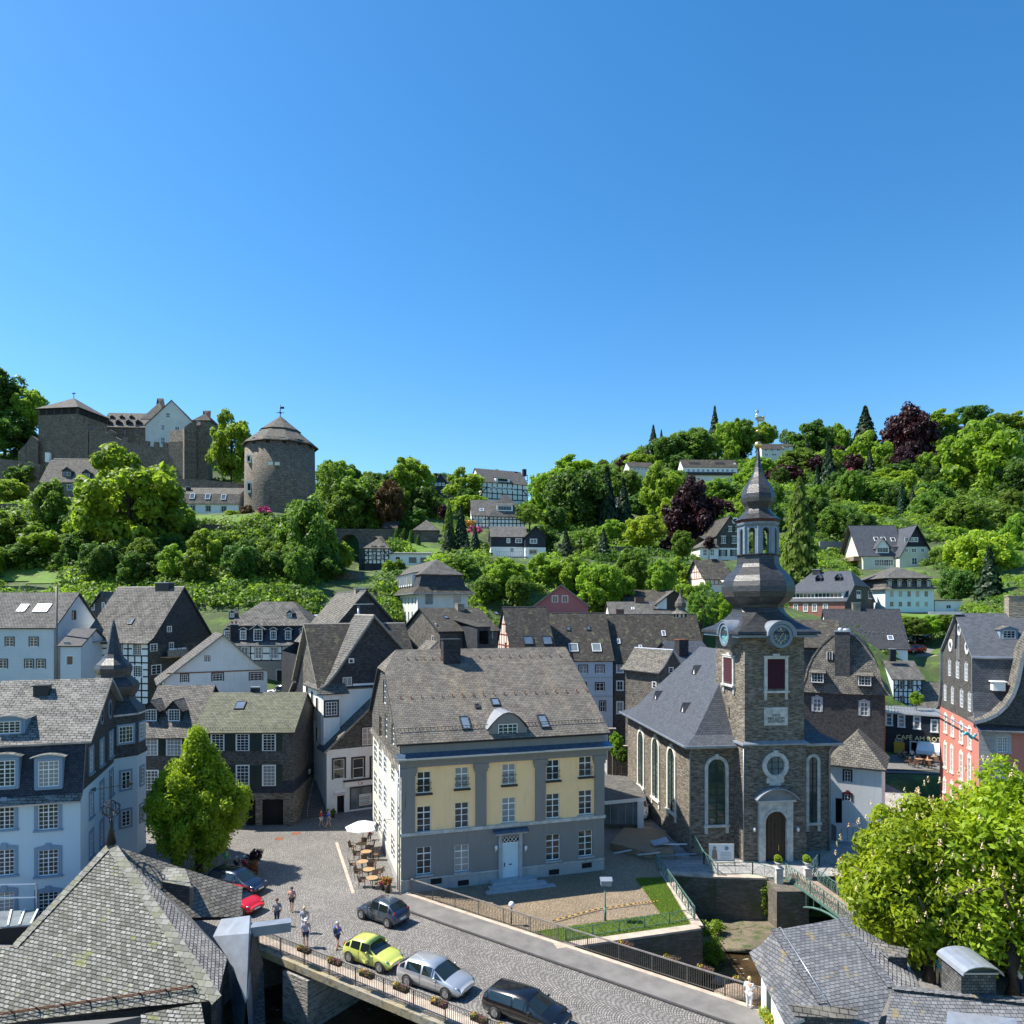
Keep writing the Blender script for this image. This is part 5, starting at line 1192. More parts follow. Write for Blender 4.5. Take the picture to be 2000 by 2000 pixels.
h2.win('F',686,1291,8,8,ws(nx=1,nz=1,sur=.08,surm='whitepaint',rec=.02));h2.win('F',678,1331,18,17,ws(nx=2,nz=1,sur=.1,surm='darktrim',pane='panecurt',rec=.02))
lo=h2.pix('F',618,1347)
WLt=ws(nx=2,nz=3,fr='wood_dark',sur=.08,surm='creamtrim',pane='pane',rec=.04)
for u,v,hh in((600,1350,26),(610,1363,26),(619.5,1376,26),(603.5,1411,28),(611.5,1421,28),(619,1434,28)):h2.win('L',u,v,4,hh,WLt)
h2.D=16.5;h2.wins['L']=[(h2.D-(6-b)if False else a+10.5,b+10.5,c,d,st,f,g)for a,b,c,d,st,f,g in h2.wins['L']]
Dm=h2.D
mid=(lo[0]+az[0])/2
h2.D=6.5
h2.free([lo,(lo[0]+1.0,lo[1]+.75),(lo[0]+2.0,lo[1]+1.9),az,(az[0]*2-lo[0]-.6,lo[1]+.6)],'slate_grey')if False else None
mb=MB();T2=h2.T('F');pts=[lo,(lo[0]+.9,lo[1]+.55),(lo[0]+1.9,lo[1]+1.75),az,(12.4,lo[1]+.3)]
h2.fp=pts;h2.D=6.5
wl=MB();
out=[(0,-.4),(0,lo[1]+.3)]+[(x,z-.15)for x,z in pts if 0<x<11.2]+[(11.2,lo[1]+1.5),(11.2,-.4)]
wall_panel(wl,out,[w_[:4]for w_ in h2.wins['F']],T2,h2.fb['F'])
TL=lambda s,z,d=0:V((-d,s,z))
zt_=12.7
h2.D=17
lw=[]
for(a,b,c,d,st,f,g)in h2.wins['L']:
 a2,b2=16.5-b,16.5-a;lw.append((a2,b2,c,d,st))
out=[(0,-.4),(0,zt_),(6,19.4),(12,zt_),(17,9),(17,3)]
wall_panel(wl,out,[w_[:4]for w_ in lw],TL,[(zt_-.2,'white'),(1e3,'slate_pale')])
wl.face([(0,17,3),(11.2,17,3),(11.2,17,9),(0,17,9)],'white');wl.face([(11.2,0,-.4),(11.2,0,12),(11.2,17,12),(11.2,17,0)],'slate_wall')
h2.part(wl,'wall')
for a,b,c,d,st in lw:make_window(h2.root,TL,h2.off,a,b,c,d,st)
for(a,b,z0,z1,st,hole,ins)in h2.wins['F']:make_window(h2.root,T2,h2.off,a,b,z0,z1,st)
for(a,za),(b,zb)in zip(pts,pts[1:]):mb.slab([(a,-.5,za),(b,-.5,zb),(b,6.5,zb),(a,6.5,za)],.2,'slate_grey','bargeboard')
zr_=h2.zprof and 19.4
mb.slab([(-.5,-.2,12.6),(11.4,-.2,12.6),(11.4,6,19.45),(-.5,6,19.45)],.2,'slate_brown','bargeboard');mb.slab([(11.4,12.2,12.6),(-.5,12.2,12.6),(-.5,6,19.45),(11.4,6,19.45)],.2,'slate_brown','bargeboard')
mb.slab([(-.4,17.3,9.2),(-.4,12.2,12.4),(4,12.2,12.4),(4,17.3,9.2)],.2,'slate_pale','bargeboard');h2.part(mb,'roof')
q,z1=h2.pix('F',631,1352);q2,z0=h2.pix('F',661,1446);mb=MB();mb.box(q-.1,q2,-.55,0,z0-.8,z1,'whiteboard');bay=h2.part(mb,'corner_bay')
TB=lambda s,z,d=0:V((s,-.55-d,z));a,zc=h2.pix('F',647,1384,-.55)
make_window(bay,TB,h2.off,a-.6,a+.6,zc-.7,zc+.7,ws(nx=4,nz=4,sur=.2,surm='darktrim',simple=True,rec=-.03))
mb=MB();mb.slab([(q-.9,-1.0,z1-.1),(q2+.9,-1.0,z1-.1),(q2+.6,0,z1+.9),(q-.2,0,z1+.9)],.15,'slate_pale','darktrim');mb.build('pent_roof',bay,h2.off)
mb=MB();a,z=h2.pix('F',700.5,1226,7);b,zt2=h2.pix('F',700.5,1183,7);mb.tube([(a,7,z-1),(a,7,zt2)],.16,'zinc',8);mb.slab([(a-.4,6.6,zt2+.2),(a+1.7,6.6,zt2+.25),(a+1.7,7.4,zt2+.25),(a-.4,7.4,zt2+.2)],.08,'zinc');h2.part(mb,'flue')
a=8.5;mb=MB();mb.box(-1.7,-.4,3.6,3.7,6.2,7.5,'creamtrim');mb.bar((0,3.65,7.6),(-1.8,3.65,7.6),.04,'iron')
for i,(zq,mt)in enumerate(((7.2,'winered'),(6.85,'darktrim'),(6.5,'winered'))):mb.box(-1.55,-.55,3.58,3.6,zq-.09,zq+.09,mt)
h2.part(mb,'hanging_sign')
O3=h2.wor(0,8.5,0)
h3=House('slate_gable_house','tall near-black slate gable rising behind the hotel roof',O=(O3.x,O3.y),yaw=29,W=14,D=12,z0=2,ze=14,cat='house',bands=[(1e3,'slate_dark')],roof='slate_pale',og=.4,th=.25,fasc='darktrim')
az=h3.pix('F',714.6,1152);lo=h3.pix('F',645,1232);ro=h3.pix('F',822,1272)
h3.W=ro[0];h3.free([(lo[0]-1.5,lo[1]-1.7),lo,az,ro]);h3.chim(702,1150,3,1.2,.8,2.2,'chimney_stone')
# left back row
h=House('boarded_house','pale boarded house with two skylights and dark window frames, far left',uL=-60,uR=105,Y=92,side='R',yaw=0,D=10,z0=7,vE=1222,vR=1157,roof='slate_grey',wall='lightblue_board',og=.35)
DWs=ws(nx=2,nz=3,sur=.14,surm='darkgreen',pane='panecurt',rec=.03)
for u,v in((19,1254),(66,1254),(6,1297),(57,1297),(80,1297)):h.win('F',u,v,15,17,DWs)
h.win('R',144.4,1202,6,17,ws(nx=1,nz=2,fr='darkgreen',sur=.1,surm='darkgreen'))
h.go();h.skyl(45,1188,1.1,1.4,fr='whitepaint');h.skyl(83,1188,1.9,1.6,fr='whitepaint')
mb=MB();mb.tube([(h.W+.5,-.2,7),(h.W+.5,-.2,24)],.12,'rail',6);h.part(mb,'mast')
h=House('lean_to_house','low pale annex with dark roof between the boarded house and the timber house',uL=118,uR=158,Y=90,yaw=0,D=6,z0=7,vE=1258,wall='lightblue_board',roof='slate_dark',prof=[(-.3,zv(1258,90)-.2),(3,zv(1228,92))])
h.win('F',136,1290,13,18,ws(nx=1,nz=1,sur=.05,surm='whitepaint'));h.win('F',130,1255.5,11,5,ws(nx=2,nz=1));h.go()
h=House('slate_cottage','small grey slate gable house with narrow white windows behind the boarded house',uL=176,uR=220,Y=112,yaw=-12,D=9,z0=12,vE=1188,axis='y',vR=1155,roof='slate_grey',wall='slate_wall',og=.3)
for u,v in((182,1184),(202,1184),(204,1214)):h.win('F',u,v,4.5,14,ws(nx=1,nz=3,sur=.06,surm='whitepaint',simple=True,rec=.01))
h.go()
h=House('timber_framed_house','black and white timber framed house with large weathered slate roof and dark gable',uL=160,uR=290,Y=93,side='R',yaw=-14,D=13,z0=6.5,vE=1252,prof=[(-.55,zv(1252,93)-.3),(.6,zv(1252,93)+.45),(6.5,24.2)],roof='slate_old',bands=[(1e3,'white')],og=.3)
h.fb['R']=[(zv(1262,93),'slate_wall'),(1e3,'slate_dark')]
TW=ws(nx=4,nz=5,bar=.03,sur=.07,surm='whitepaint',pane='pane',rec=.02)
for u,v,w_ in((190,1267.5,18),(234.5,1268,13),(268,1268.5,17),(269.5,1311,18),(200,1311,18)):h.win('F',u,v,w_,22,TW)
for u,v,w_,hh in((300,1265,13,14),(334.5,1266,8,22),(330.5,1229,8,11),(305,1308,18,18)):h.win('R',u,v,w_,hh,ws(nx=2,nz=3,sur=.06,surm='whitepaint',rec=.02))
h.go();z1=h.zprof(0)-.2;h.frame('F',0,h.W,z1-8.1,z1,10,9,[(0,6,1),(2,3,-1),(5,5,1),(7,2,-1),(9,3,1),(3,0,1),(8,7,-1)],.17)
h.skyl(256.5,1214,.7,1.0);T=h.T('R');s,z=h.pix('R',333,1282)
mb=MB();fbx(mb,T,s-1.9,s+1.9,z-.1,z+.05,0,1.2,'wood_tan');fbx(mb,T,s-1.9,s+1.9,z+.05,z+1.0,1.12,1.2,'bargeboard');h.part(mb,'balcony')
mb=MB();rnd=random.Random(4)
for i in range(26):p_=T(s-1.8+3.6*rnd.random(),z+1.05,1.16);mb.sphere(p_,.12,'whitepaint',5,3)
h.part(mb,'balcony_flowers');h.chim(322,1139,6.5,2.2,1.2,1.6,'darktrim')
mb=MB();T=h.T('F');mb.slab([T(-.3,z1+.1,2.2),T(4.2,z1+.1,2.2),T(4.2,z1+.1,0),T(-.3,z1+.1,0)],.15,'bargeboard');
for i in range(6):fbx(mb,T,-.3,4.2,z1+.3+i*.17,z1+.38+i*.17,2.15,2.2,'lightblue_board')
h.part(mb,'roof_terrace')
h=House('weathered_gable_house','white weathered plank gable house with small red framed windows',uL=322,uR=522,Y=81,yaw=28,D=8,z0=4,ze=12,axis='y',wall='whiteboard',roof='slate_grey',fasc='bargeboard',og=.45)
lo,pk,ro=h.pix('F',305,1338),h.pix('F',435,1238),h.pix('F',528,1313)
RW=ws(nx=3,nz=3,sur=.13,surm='winered',pane='pane',rec=.02)
for u,v,w_ in((360.5,1325,13),(425,1323,20),(500,1322,24)):h.win('F',u,v,w_,15,RW)
h.win('F',405,1287,9,11,ws(nx=2,nz=2,sur=.06,surm='winered',rec=.02))
h.free([lo,pk,((pk[0]+ro[0]*2.2)/3.2,(pk[1]+ro[1]*2.2)/3.2-.25),ro]);h.chim(457,1220,3,.9,.7,2.0,'chimney_slate',2)
mb=MB();T=h.T('F');z=h.pix('F',420,1312)[1];fbx(mb,T,.2,h.W-.1,z-.06,z+.06,0,.08,'rust');h.part(mb,'ledge')
h=House('mansard_house','slate mansard house with a row of arched dormer windows over half timbering',uL=428,uR=612,Y=99,yaw=0,D=10,z0=7.5,ze=17,hip=4.2,prof=[(-.45,zv(1258,99)-.1),(.15,zv(1258,99)+.3),(.8,zv(1223,99)),(.45,zv(1223,99)+.05),(5,zv(1175,104))],roof='slate_old',bands=[(zv(1290,99),'greywall'),(1e3,'white')],fasc='zinc')
zlo=h.prof[0][1]
for u in(478,505,535,562,590):h.win('F',u,1275,13,22,ws(nx=2,nz=3,pane='panelight',sur=.12,surm='greytrim',rec=.02))
h.win('F',548,1325,14,32,ws(nx=1,nz=2,fr='darkgreen',pane='dark',sur=.15,surm='greytrim'))
rings_m=h.prof;h.walls()
mb=MB();W,D=h.W,h.D
rr=[[(o,o,z),(W-o,o,z),(W-o,D-o,z),(o,D-o,z)]for o,z in h.prof];o,z=h.prof[-1];rr[-1]=[(4.2,o,z),(W-4.2,o,z),(W-4.2,D-o,z),(4.2,D-o,z)]
mb.rings([[(q[0],q[1],q[2]-.15)for q in rr[0]],rr[0]],'zinc',cap=False);mb.rings(rr[:2],'slate_old',cap=False);mb.rings(rr[1:3],'slate_navy',cap=False);mb.rings(rr[2:],'slate_old');h.part(mb,'roof')
h.roofm='slate_old'
for u in(444,475,534,563,592):h.dormer(u,1250,1.05,1.45,'gable',2,wall='slate_navy',st=ws(nx=3,nz=3,bar=.03,sur=.06,surm='whitepaint'),win=(.72,.8),rise=.3,over=.1)
h.dormer(504,1252,1.5,1.8,'gable',2,wall='slate_navy',st=ws(nx=3,nz=4,bar=.03,sur=.06,surm='whitepaint'),win=(.75,.85),rise=.5,over=.4)
for u in(453.5,566):h.dormer(u,1206,.9,.7,'gable',4,wall='slate_navy',st=ws(nx=2,nz=2,bar=.03,sur=.03,surm='whitepaint'),win=(.6,.8),rise=.4,over=.12)
h.frame('F',0,W,zv(1290,99),h.prof[0][1]-.2,9,2,[(1,0,1),(3,1,-1),(6,0,-1),(8,0,1)],.15)
h=House('low_shed_house','low grey metal roofed building left of the tall slate gable',uL=606,uR=662,Y=108,yaw=4,D=8,z0=8,vE=1226,prof=[(-.2,zv(1228,108)),(4,zv(1200,112))],roof='zinc',wall='slate_dark').go()
h=House('corner_building','pale grey four storey building with flared mansard roof and many narrow side windows',uL=815.5,uR=914,Y=113,yaw=20,D=27,z0=4,ze=25,hip=True,prof=[(-.9,zv(1157,113)-.1),(.3,zv(1157,113)+1.0),(.8,zv(1123,113)),(.5,zv(1122,113)+.1),(4.2,zv(1094,118))],roof='slate_grey',wall='palegrey',cat='building',fasc='lead')
W,D=h.W,h.D;h.prof[-1]=(W/2,zv(1093,119))
NW=ws(nx=1,nz=3,pane='panelight',rec=.15,fr='greytrim')
for u in(778.5,785,791.5,798,805,812):
 h.win('L',u,1174,2.3,13,NW);h.win('L',u,1203.5,2.3,17,NW)
for u,v in((796,1238),(802,1240),(807,1243),(815,1247)):h.win('L',u,v,2.4,12,NW)
h.win('F',838,1170,15,21,ws(nx=2,nz=3,fr='bluetrim',pane='panelight',rec=.02));h.win('F',893,1170,14,21,ws(nx=2,nz=3,fr='bluetrim',pane='panelight',rec=.02))
h.walls();mb=MB();rr=[[(o,o,z),(W-o,o,z),(W-o,D-o,z),(o,D-o,z)]for o,z in h.prof]
mb.rings([[(q[0],q[1],q[2]-.15)for q in rr[0]],rr[0]],'lead',cap=False);mb.rings(rr[:2],'slate_brown',cap=False);mb.rings(rr[1:3],'slate_dark',cap=False);mb.rings(rr[2:],'slate_grey');h.part(mb,'roof')
for i in range(8):
 y=5+i*2.0;z=zv(1157,113)+1.2;mb=MB();mb.box(.1,1.0,y,y+.9,z,z+2.0,'whitepaint');mb.slab([(-.1,y-.15,z+2.0),(1.6,y-.15,z+2.3),(1.6,y+1.05,z+2.3),(-.1,y+1.05,z+2.0)][::-1],.1,'slate_grey');mb.face([(.09,y+.15,z+.3),(.09,y+.75,z+.3),(.09,y+.75,z+1.7),(.09,y+.15,z+1.7)],'pane');h.part(mb,'dormer')
mb=MB();mb.tube([(-.05,-.1,4),(-.05,-.1,zv(1158,113))],.1,'whitepaint');h.part(mb,'downpipe')
# row behind the yellow house
h=House('slate_gable_house','grey slate house with sunlit side gable left of the red timbered gable',uL=859,uR=972,Y=98,yaw=30,D=13,z0=0,vE=1231,vR=1187,roof='slate_brown',bands=[(1e3,'slate_wall')],og=.35)
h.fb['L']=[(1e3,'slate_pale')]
h.win('F',915,1244,14,21,ws(nx=2,nz=3,sur=.1,surm='whitepaint',rec=.02));h.win('F',915,1274,14,12,ws(nx=2,nz=2,sur=.1,surm='whitepaint',rec=.02));h.win('F',957,1240,9,14,ws(nx=2,nz=2,fr='winered',sur=.05,surm='whitepaint',rec=.02))
h.win('L',845,1249,3,14,ws(nx=1,nz=1,sur=.05,surm='whitepaint',rec=.02));h.win('L',851,1223,2.4,11,ws(nx=1,nz=1,rec=.02))
h.go();h.chim(898,1179,6,1.1,.9,1.8,'chimney_stone');h.skyl(871,1206,.6,.9);h.skyl(969,1198,.6,.9)
h.dormer(945,1262,2.0,2.6,'shed',wall='slate_dark',st='none')
h=House('red_timbered_house','house with red half timbered gable and brown mossy slate roof with two dark skylights',uL=1003,uR=1085,Y=104,yaw=15,D=11,z0=0,vE=1284,vR=1184,roof='slate_brown',wall='pinktimber',og=.3)
h.win('L',988,1262,4,14,ws(nx=1,nz=2,fr='winered'));h.win('L',989,1230,4,12,ws(nx=1,nz=1,fr='winered'))
h.go();z1=h.zprof(5.5)-.4;z=zv(1285,104)
T=h.T('L');segs=[];D=h.D;hf=D/2
for zz_ in(z,z+1.6,z+3.2,z+4.8,z-2.4,z-4.8):
 k=max(0,(zz_-h.zprof(0))/(h.prof[-1][1]-h.zprof(0)))*hf;segs.append((k+.1,zz_,D-k-.1,zz_))
for s in(1.2,2.6,4.0,5.5,7,8.4,9.8):
 segs.append((s,0,s,h.zprof(min(s,D-s))-.3))
for s in(.6,3,7.5):segs+=[(s,z+.1,s+1.2,z+1.5),(s+1,z-2.2,s+2.2,z-.1)]
h.timber('L',segs,.17,'redtimber')
h.skyl(1031.7,1251,1.5,1.5);h.skyl(1068.6,1251,1.5,1.5)
h=House('blue_board_house','tall pale blue boarded house with dark red windows under the brown slate roof',uL=1085,uR=1197,Y=108,yaw=6,D=11,z0=1,vE=1286,vR=1196,roof='slate_brown',wall='lightblue_board',og=.2)
RWn=ws(nx=2,nz=2,sur=.16,surm='winered',pane='panecurt',rec=.03)
for u,v,w_,hh in((1171.6,1307.5,15,15),(1171.6,1341.7,15,15),(1177,1380,10,20),(1139,1307.5,15,15),(1137,1341.7,15,15)):h.win('F',u,v,w_,hh,RWn)
h.go();h.skyl(1120,1265,1.4,1.5,fr='whitepaint',pane='panelight');h.skyl(1165,1265,1.4,1.5,fr='whitepaint',pane='panelight');h.skyl(1110,1228,.6,.8);h.skyl(1149,1227,.6,.8)
mb=MB();T=h.T('F')
for v in(1324,1361):z=zv(v,108);fbx(mb,T,0,h.W,z-.06,z+.06,0,.06,'greytrim')
h.part(mb,'ledge')
h=House('slate_row_house','dark slate house with nine white windows left of the church roof',uL=1199,uR=1378,Y=110,yaw=3,D=11,z0=1,vE=1290,vR=1199,roof='slate_brown',wall='slate_wall',og=.2)
for v,hh in((1304.4,17),(1339,17),(1382,22)):
 for u in(1210.7,1228.7,1249.4):h.win('F',u,v,11.5,hh,ws(nx=2,nz=2,sur=.12,surm='whitepaint',pane='panecurt',rec=.02,sill=.1,sillm='whitepaint'))
h.go();h.chim(1210,1191,6.5,1.3,.9,1.9,'chimney_brick',0,'chimney_brick');h.skyl(1296,1237,.6,1.0,fr='whitepaint');h.skyl(1208,1253,.5,.9,fr='whitepaint');h.skyl(1251,1265,.5,.9,fr='whitepaint')
h=House('slate_pavilion_house','little slate house with swept pyramid roof edged in white, beside the church roof',uL=1290,uR=1333,Y=90,yaw=33,D=6.5,z0=0,vE=1309,axis='y',prof=[(-.7,zv(1309,90)-.3),(.3,zv(1309,90)+.5),(2.2,zv(1268,92))],roof='slate_pale',wall='slate_wall',og=.3,fasc='zinc')
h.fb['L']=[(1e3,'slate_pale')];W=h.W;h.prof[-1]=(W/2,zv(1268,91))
h.win('F',1310.5,1309,8,10,ws(nx=1,nz=2,sur=.07,surm='whitepaint',rec=.02));h.win('L',1278,1338,7,12,ws(nx=1,nz=2,sur=.07,surm='whitepaint',rec=.02));h.go()
h=House('slate_house','blue grey slate roofed house with tall dark chimney touching the church tower',uL=1330,uR=1405,Y=97,yaw=20,D=9,z0=0,vE=1300,vR=1252,roof='slate_blue',wall='slate_wall').go();h.chim(1331,1250,2.2,1.5,1.2,4.2,'chimney_slate',0,'rust')
h=House('pink_gable_house','pink plastered gable house with two white windows above the slate row',uL=1044,uR=1149,Y=122,yaw=-6,D=10,z0=5,vE=1181,axis='y',vR=1141,roof='slate_brown',wall='pinkwall',og=.5,th=.2,fasc='bargeboard')
h.win('F',1084,1170,11,13,ws(nx=2,nz=1,sur=.06,surm='whitepaint',rec=.02));h.win('F',1103.5,1170,11,13,ws(nx=2,nz=1,sur=.06,surm='whitepaint',rec=.02));h.go();h.og=.5
h=House('low_slate_house','long low slate roof with two brick chimneys between the row and the wooded slope',uL=1193,uR=1330,Y=122,yaw=0,D=8,z0=6,vE=1203,vR=1175,roof='slate_grey',wall='white');h.go();h.chim(1283,1190,2,1.4,.8,1.2,'chimney_brick',0,'chimney_brick');h.chim(1249,1167,4,1.6,.8,1.1,'chimney_brick',0,'chimney_brick');h.skyl(1236,1189,.5,.7,fr='whitepaint')
h=House('brown_gable_house','white gable house with brown panel and shallow slate roof behind the little onion turret',uL=1225,uR=1350,Y=130,yaw=-10,D=12,z0=8,vE=1177,vR=1152,roof='slate_brown',wall='white',og=.8,fasc='darktrim')
h.win('R',1340,1170,9,12,ws(nx=2,nz=1,fr='timber',pane='pane'));h.go()
h=House('gable_annex','white gable with dark wooden panel right of the low slate roof',uL=1283,uR=1350,Y=124,yaw=-4,D=5,z0=8,vE=1178,axis='y',vR=1153,roof='slate_grey',wall='white',og=.3,cat='house',fasc='darktrim')
mb=MB();h.go();T=h.T('F');s,z=h.pix('F',1316,1172);mb.face([T(s-1.2,z-2,.03),T(s+1.2,z-2,.03),T(s+1.2,z+.6,.03),T(s,z+1.5,.03),T(s-1.2,z+.6,.03)],'wood_dark');h.part(mb,'panel')
t=thing('onion_turret','small slate onion turret standing on the roofs left of the church spire','turret',P(1329,1205,112));k_=12.5
mb=MB();mb.lathe([(.85,0),(.85,.55)],'white',8,smooth=False);
for i in range(8):
 a=i*math.pi/4;mb.box(.85*math.cos(a)-.12,.85*math.cos(a)+.12,.85*math.sin(a)-.12,.85*math.sin(a)+.12,0,.56,'timber')
mb.build('drum',t);mb=MB();mb.lathe([(1.5,.5),(1.1,.8),(.75,1.05),(.7,1.3),(.9,1.7),(.85,2.2),(.5,2.8),(.22,3.3),(.1,3.9),(.02,4.4)],'slate_pale',8,smooth=False);mb.build('onion_roof',t)
t=thing('glass_pavilion','flat roofed glazed pavilion between the yellow house and the church','pavilion',(9.0,67,0))
mb=MB();q=[G(1178,1565,2.9),G(1262,1557,2.9),G(1250,1536,2.9),G(1225,1516,2.9),G(1176,1512,2.9)];mb.slab([p+V((0,0,.0))for p in q],.35,'astro' if False else 'slate_grey','whitepaint');mb.build('roof',t,(9.0,67,0))
mb=MB();a=G(1252,1560,2.9);mb.box(a.x-.3,a.x+.3,a.y+.2,a.y+.8,0,2.6,'whitepaint');mb.build('pillar',t,(9.0,67,0))
mb=MB();b=G(1180,1564,2.9);mb.box(b.x,a.x-.3,a.y+.5,a.y+.55,.3,2.6,'panelight')
for i in range(5):x=b.x+(a.x-b.x)*i/5;mb.box(x,x+.06,a.y+.44,a.y+.5,.3,2.6,'greytrim')
mb.box(b.x,a.x+.3,a.y+.3,a.y+.6,0,.3,'stone_bank');mb.build('glazing',t,(9.0,67,0))
t=tag(MB().build('x'),'x')if False else None
mb=MB();mb.slab([V((11.2,60.5,.55)),V((13.6,60.2,.55)),V((14.2,66.5,.55)),V((10.5,67.2,.55)),V((8.6,62.8,.55))],.7,'paving_tan');tag(mb.build('wooden_terrace'),'brown terrace platform at the foot of the church side wall','terrace')
rnd=random.Random(5)
DL=['long pale plank on the rubble beside the yellow house','second plank lying askew on the rubble heap','dark beam across the debris','short board near the terrace edge','plank leaning on the brown terrace','weathered board nearest the yellow house corner','thin lath among the rubble']
for i in range(7):
 x,y=rnd.uniform(8,12.4),rnd.uniform(60.2,62.6);a=rnd.uniform(-.4,.5);L=rnd.uniform(1.2,3.6);mb=MB();z=.15+i*.07
 mb.bar((x,y,z),(x+L*math.cos(a),y+L*math.sin(a),z+rnd.uniform(0,.35)),.22,('creamtrim','bluetrim','wood_dark','zinc','wood_deck','greytrim','whitepaint')[i],.06);tag(mb.build('plank'),DL[i],'plank','planks and debris beside the pavilion')
mb=MB();q=V((12.2,61.5,.6));mb.slab([q+V(d)for d in((0,0,.1),(1.4,.2,.35),(1.2,.9,.6),(-.2,.7,.3))],.04,'lead');tag(mb.build('crumpled_sheet'),'crumpled blue grey metal sheet on the debris','sheet')
def garden_wall(name,pts,z0,z1,label,th=.4,mat='stone_bank',cope='kerb_light'):
 mb=MB();cp=MB()
 for(a,b),(c,d)in zip(pts,pts[1:]):
  A,B=V((a,b,0)),V((c,d,0));e=(B-A).normalized();n=V((-e.y,e.x,0))*th/2
  mb.slab([q+V((0,0,z1))for q in(A-n,B-n,B+n,A+n)],z1-z0,mat)
  if cope:cp.slab([q+V((0,0,z1+.12))for q in(A-n*1.25,B-n*1.25,B+n*1.25,A+n*1.25)],.118,cope)
 r=mb.build(name);tag(r,label,'wall')
 if cope:cp.build('coping',r)
 return r
a=P(1186,1425,88);b=P(1203,1425,88);garden_wall('garden_wall',[(a.x,a.y),(b.x,b.y)],0,zv(1424,88),'upper stone garden wall stepping down behind the yellow house')
a=P(1196,1458,84);b=P(1228,1458,84);garden_wall('garden_wall',[(a.x,a.y),(b.x,b.y)],0,zv(1458,84),'lower stone garden wall with pale coping beside the church nave')
# right part of the town
h=House('bell_gable_house','bell shaped slate front with massive chimney and two dormer windows beside the tower',uL=1567,uR=1727,Y=86,yaw=-26,D=12,z0=-3.6,vE=1350,roof='slate_dark',wall='slate_wallnear',og=.1)
W,D=h.W,h.D;T=h.T('F')
LW_=ws(nx=2,nz=3,cross=2,sur=.2,surm='greytrim',arch=.1,pane='panelight',rec=.04)
h.win('F',1596,1377,15,25,LW_);h.win('F',1688,1385,15,26,LW_)
ze=zv(1352,84);zt=zv(1226,84)-.6
h.prof=[(0,ze+.3),(W/2,ze+.31)];h.hip=True;h.walls();h.hip=False
C_=[(-.75,ze-.15),(-.1,ze+.55),(.25,ze+1.5),(.45,ze+2.6),(1.0,ze+4.0),(1.9,ze+5.4),(3.1,ze+6.6),(W/2-.2,zt),(W/2+.2,zt)]
C_+=[(W-x,z)for x,z in reversed(C_[:-2])]
tl=lambda z:max(0,(z-ze))*.3-.35
mb=MB();zs_=[p[1]for p in C_[:8]]
for i in range(7):
 (a,za),(b,zb)=C_[i],C_[i+1];mb.face([(a,tl(za),za),(W-a,tl(za),za),(W-b,tl(zb),zb),(b,tl(zb),zb)],'slate_pale')
mb.face([(C_[0][0],tl(C_[0][1]),C_[0][1]),(W-C_[0][0],tl(C_[0][1]),C_[0][1]),(W,.0,ze-.1),(0,.0,ze-.1)][::-1],'darktrim')
for(a,za),(b,zb)in zip(C_,C_[1:]):mb.slab([(a,tl(za)-.12,za),(b,tl(zb)-.12,zb),(b,D,zb),(a,D,za)],.18,'slate_dark','slate_pale')
h.part(mb,'roof')
def tilt(u,v):
 c,r=h.camL,h.ray(u,v);n=V((0,1,-.3));p0=V((0,tl(ze+3),ze+3));t=(p0-c).dot(n)/r.dot(n);return c+r*t
for u,v in((1597,1323),(1688.6,1329)):
 q=tilt(u,v);TT=lambda s,z,d=0:V((q.x+s,q.y-.7-d,q.z+z));mb=MB();mb.box(q.x-.75,q.x+.75,q.y-.65,q.y+.5,q.z-.65,q.z+.65,'slate_wallnear');mb.slab([(q.x-.95,q.y-.95,q.z+.62),(q.x+.95,q.y-.95,q.z+.62),(q.x+.85,q.y+.5,q.z+.95),(q.x-.85,q.y+.5,q.z+.95)],.1,'slate_pale');d_=h.part(mb,'dormer')
 make_window(d_,TT,h.off,-.68,.68,-.55,.6,ws(nx=4,nz=3,sur=.0,simple=True,rec=-.04,edge=.1))
q=tilt(1620.5,1281);mb=MB();mb.box(q.x-.25,q.x+.25,q.y-.3,q.y+.3,q.z-.4,q.z+.45,'pane');mb.box(q.x-.32,q.x-.25,q.y-.32,q.y+.3,q.z-.45,q.z+.5,'whitepaint');mb.box(q.x+.25,q.x+.32,q.y-.32,q.y+.3,q.z-.45,q.z+.5,'whitepaint');mb.box(q.x-.02,q.x+.02,q.y-.32,q.y-.3,q.z-.4,q.z+.45,'whitepaint');h.part(mb,'window')
a=tilt(1630,1337);b=tilt(1660,1337);zt2=h.pix('F',1645,1234,.9)[1]
mb=MB();mb.box(a.x,b.x,.2,2.0,a.z-.2,zt2,'slate_wallnear');mb.box(a.x-.08,b.x+.08,.12,2.08,zt2+.003,zt2+.12,'lead');mb.sphere((a.x+.6,1,zt2+.2),.32,'zinc',8,5);mb.sphere((b.x-.4,1,zt2+.2),.4,'zinc',8,5,(1.3,1,.6));h.part(mb,'chimney')
mb=MB();mb.box(W+.01,W+.09,.2,.5,-3,ze,'rust');h.part(mb,'downpipe')
h=House('boarded_annex','white boarded annex with red framed windows and hipped slate roof beside the church',uL=1621,uR=1722,Y=70,yaw=-30,D=6.5,z0=-.3,vE=1490,roof='slate_pale',wall='whiteboard',hip=True,prof=[(-.45,zv(1490,70)-.1),(2.6,zv(1424,72))],fasc='darktrim')
h.prof=[(-.4,zv(1490,70)-.1),(min(h.W,6.5)/2,zv(1424,72))]
RR=ws(nx=2,nz=3,sur=.16,surm='winered',pane='pane',rec=.04)
h.win('F',1655.5,1516,12,21,RR);h.win('F',1655.5,1558,13,12,dict(RR,arch=.15,nz=2));h.win('F',1638,1590,13,62,ws(nx=1,nz=1,fr='wood_dark',pane='dark',rec=.4));h.go()
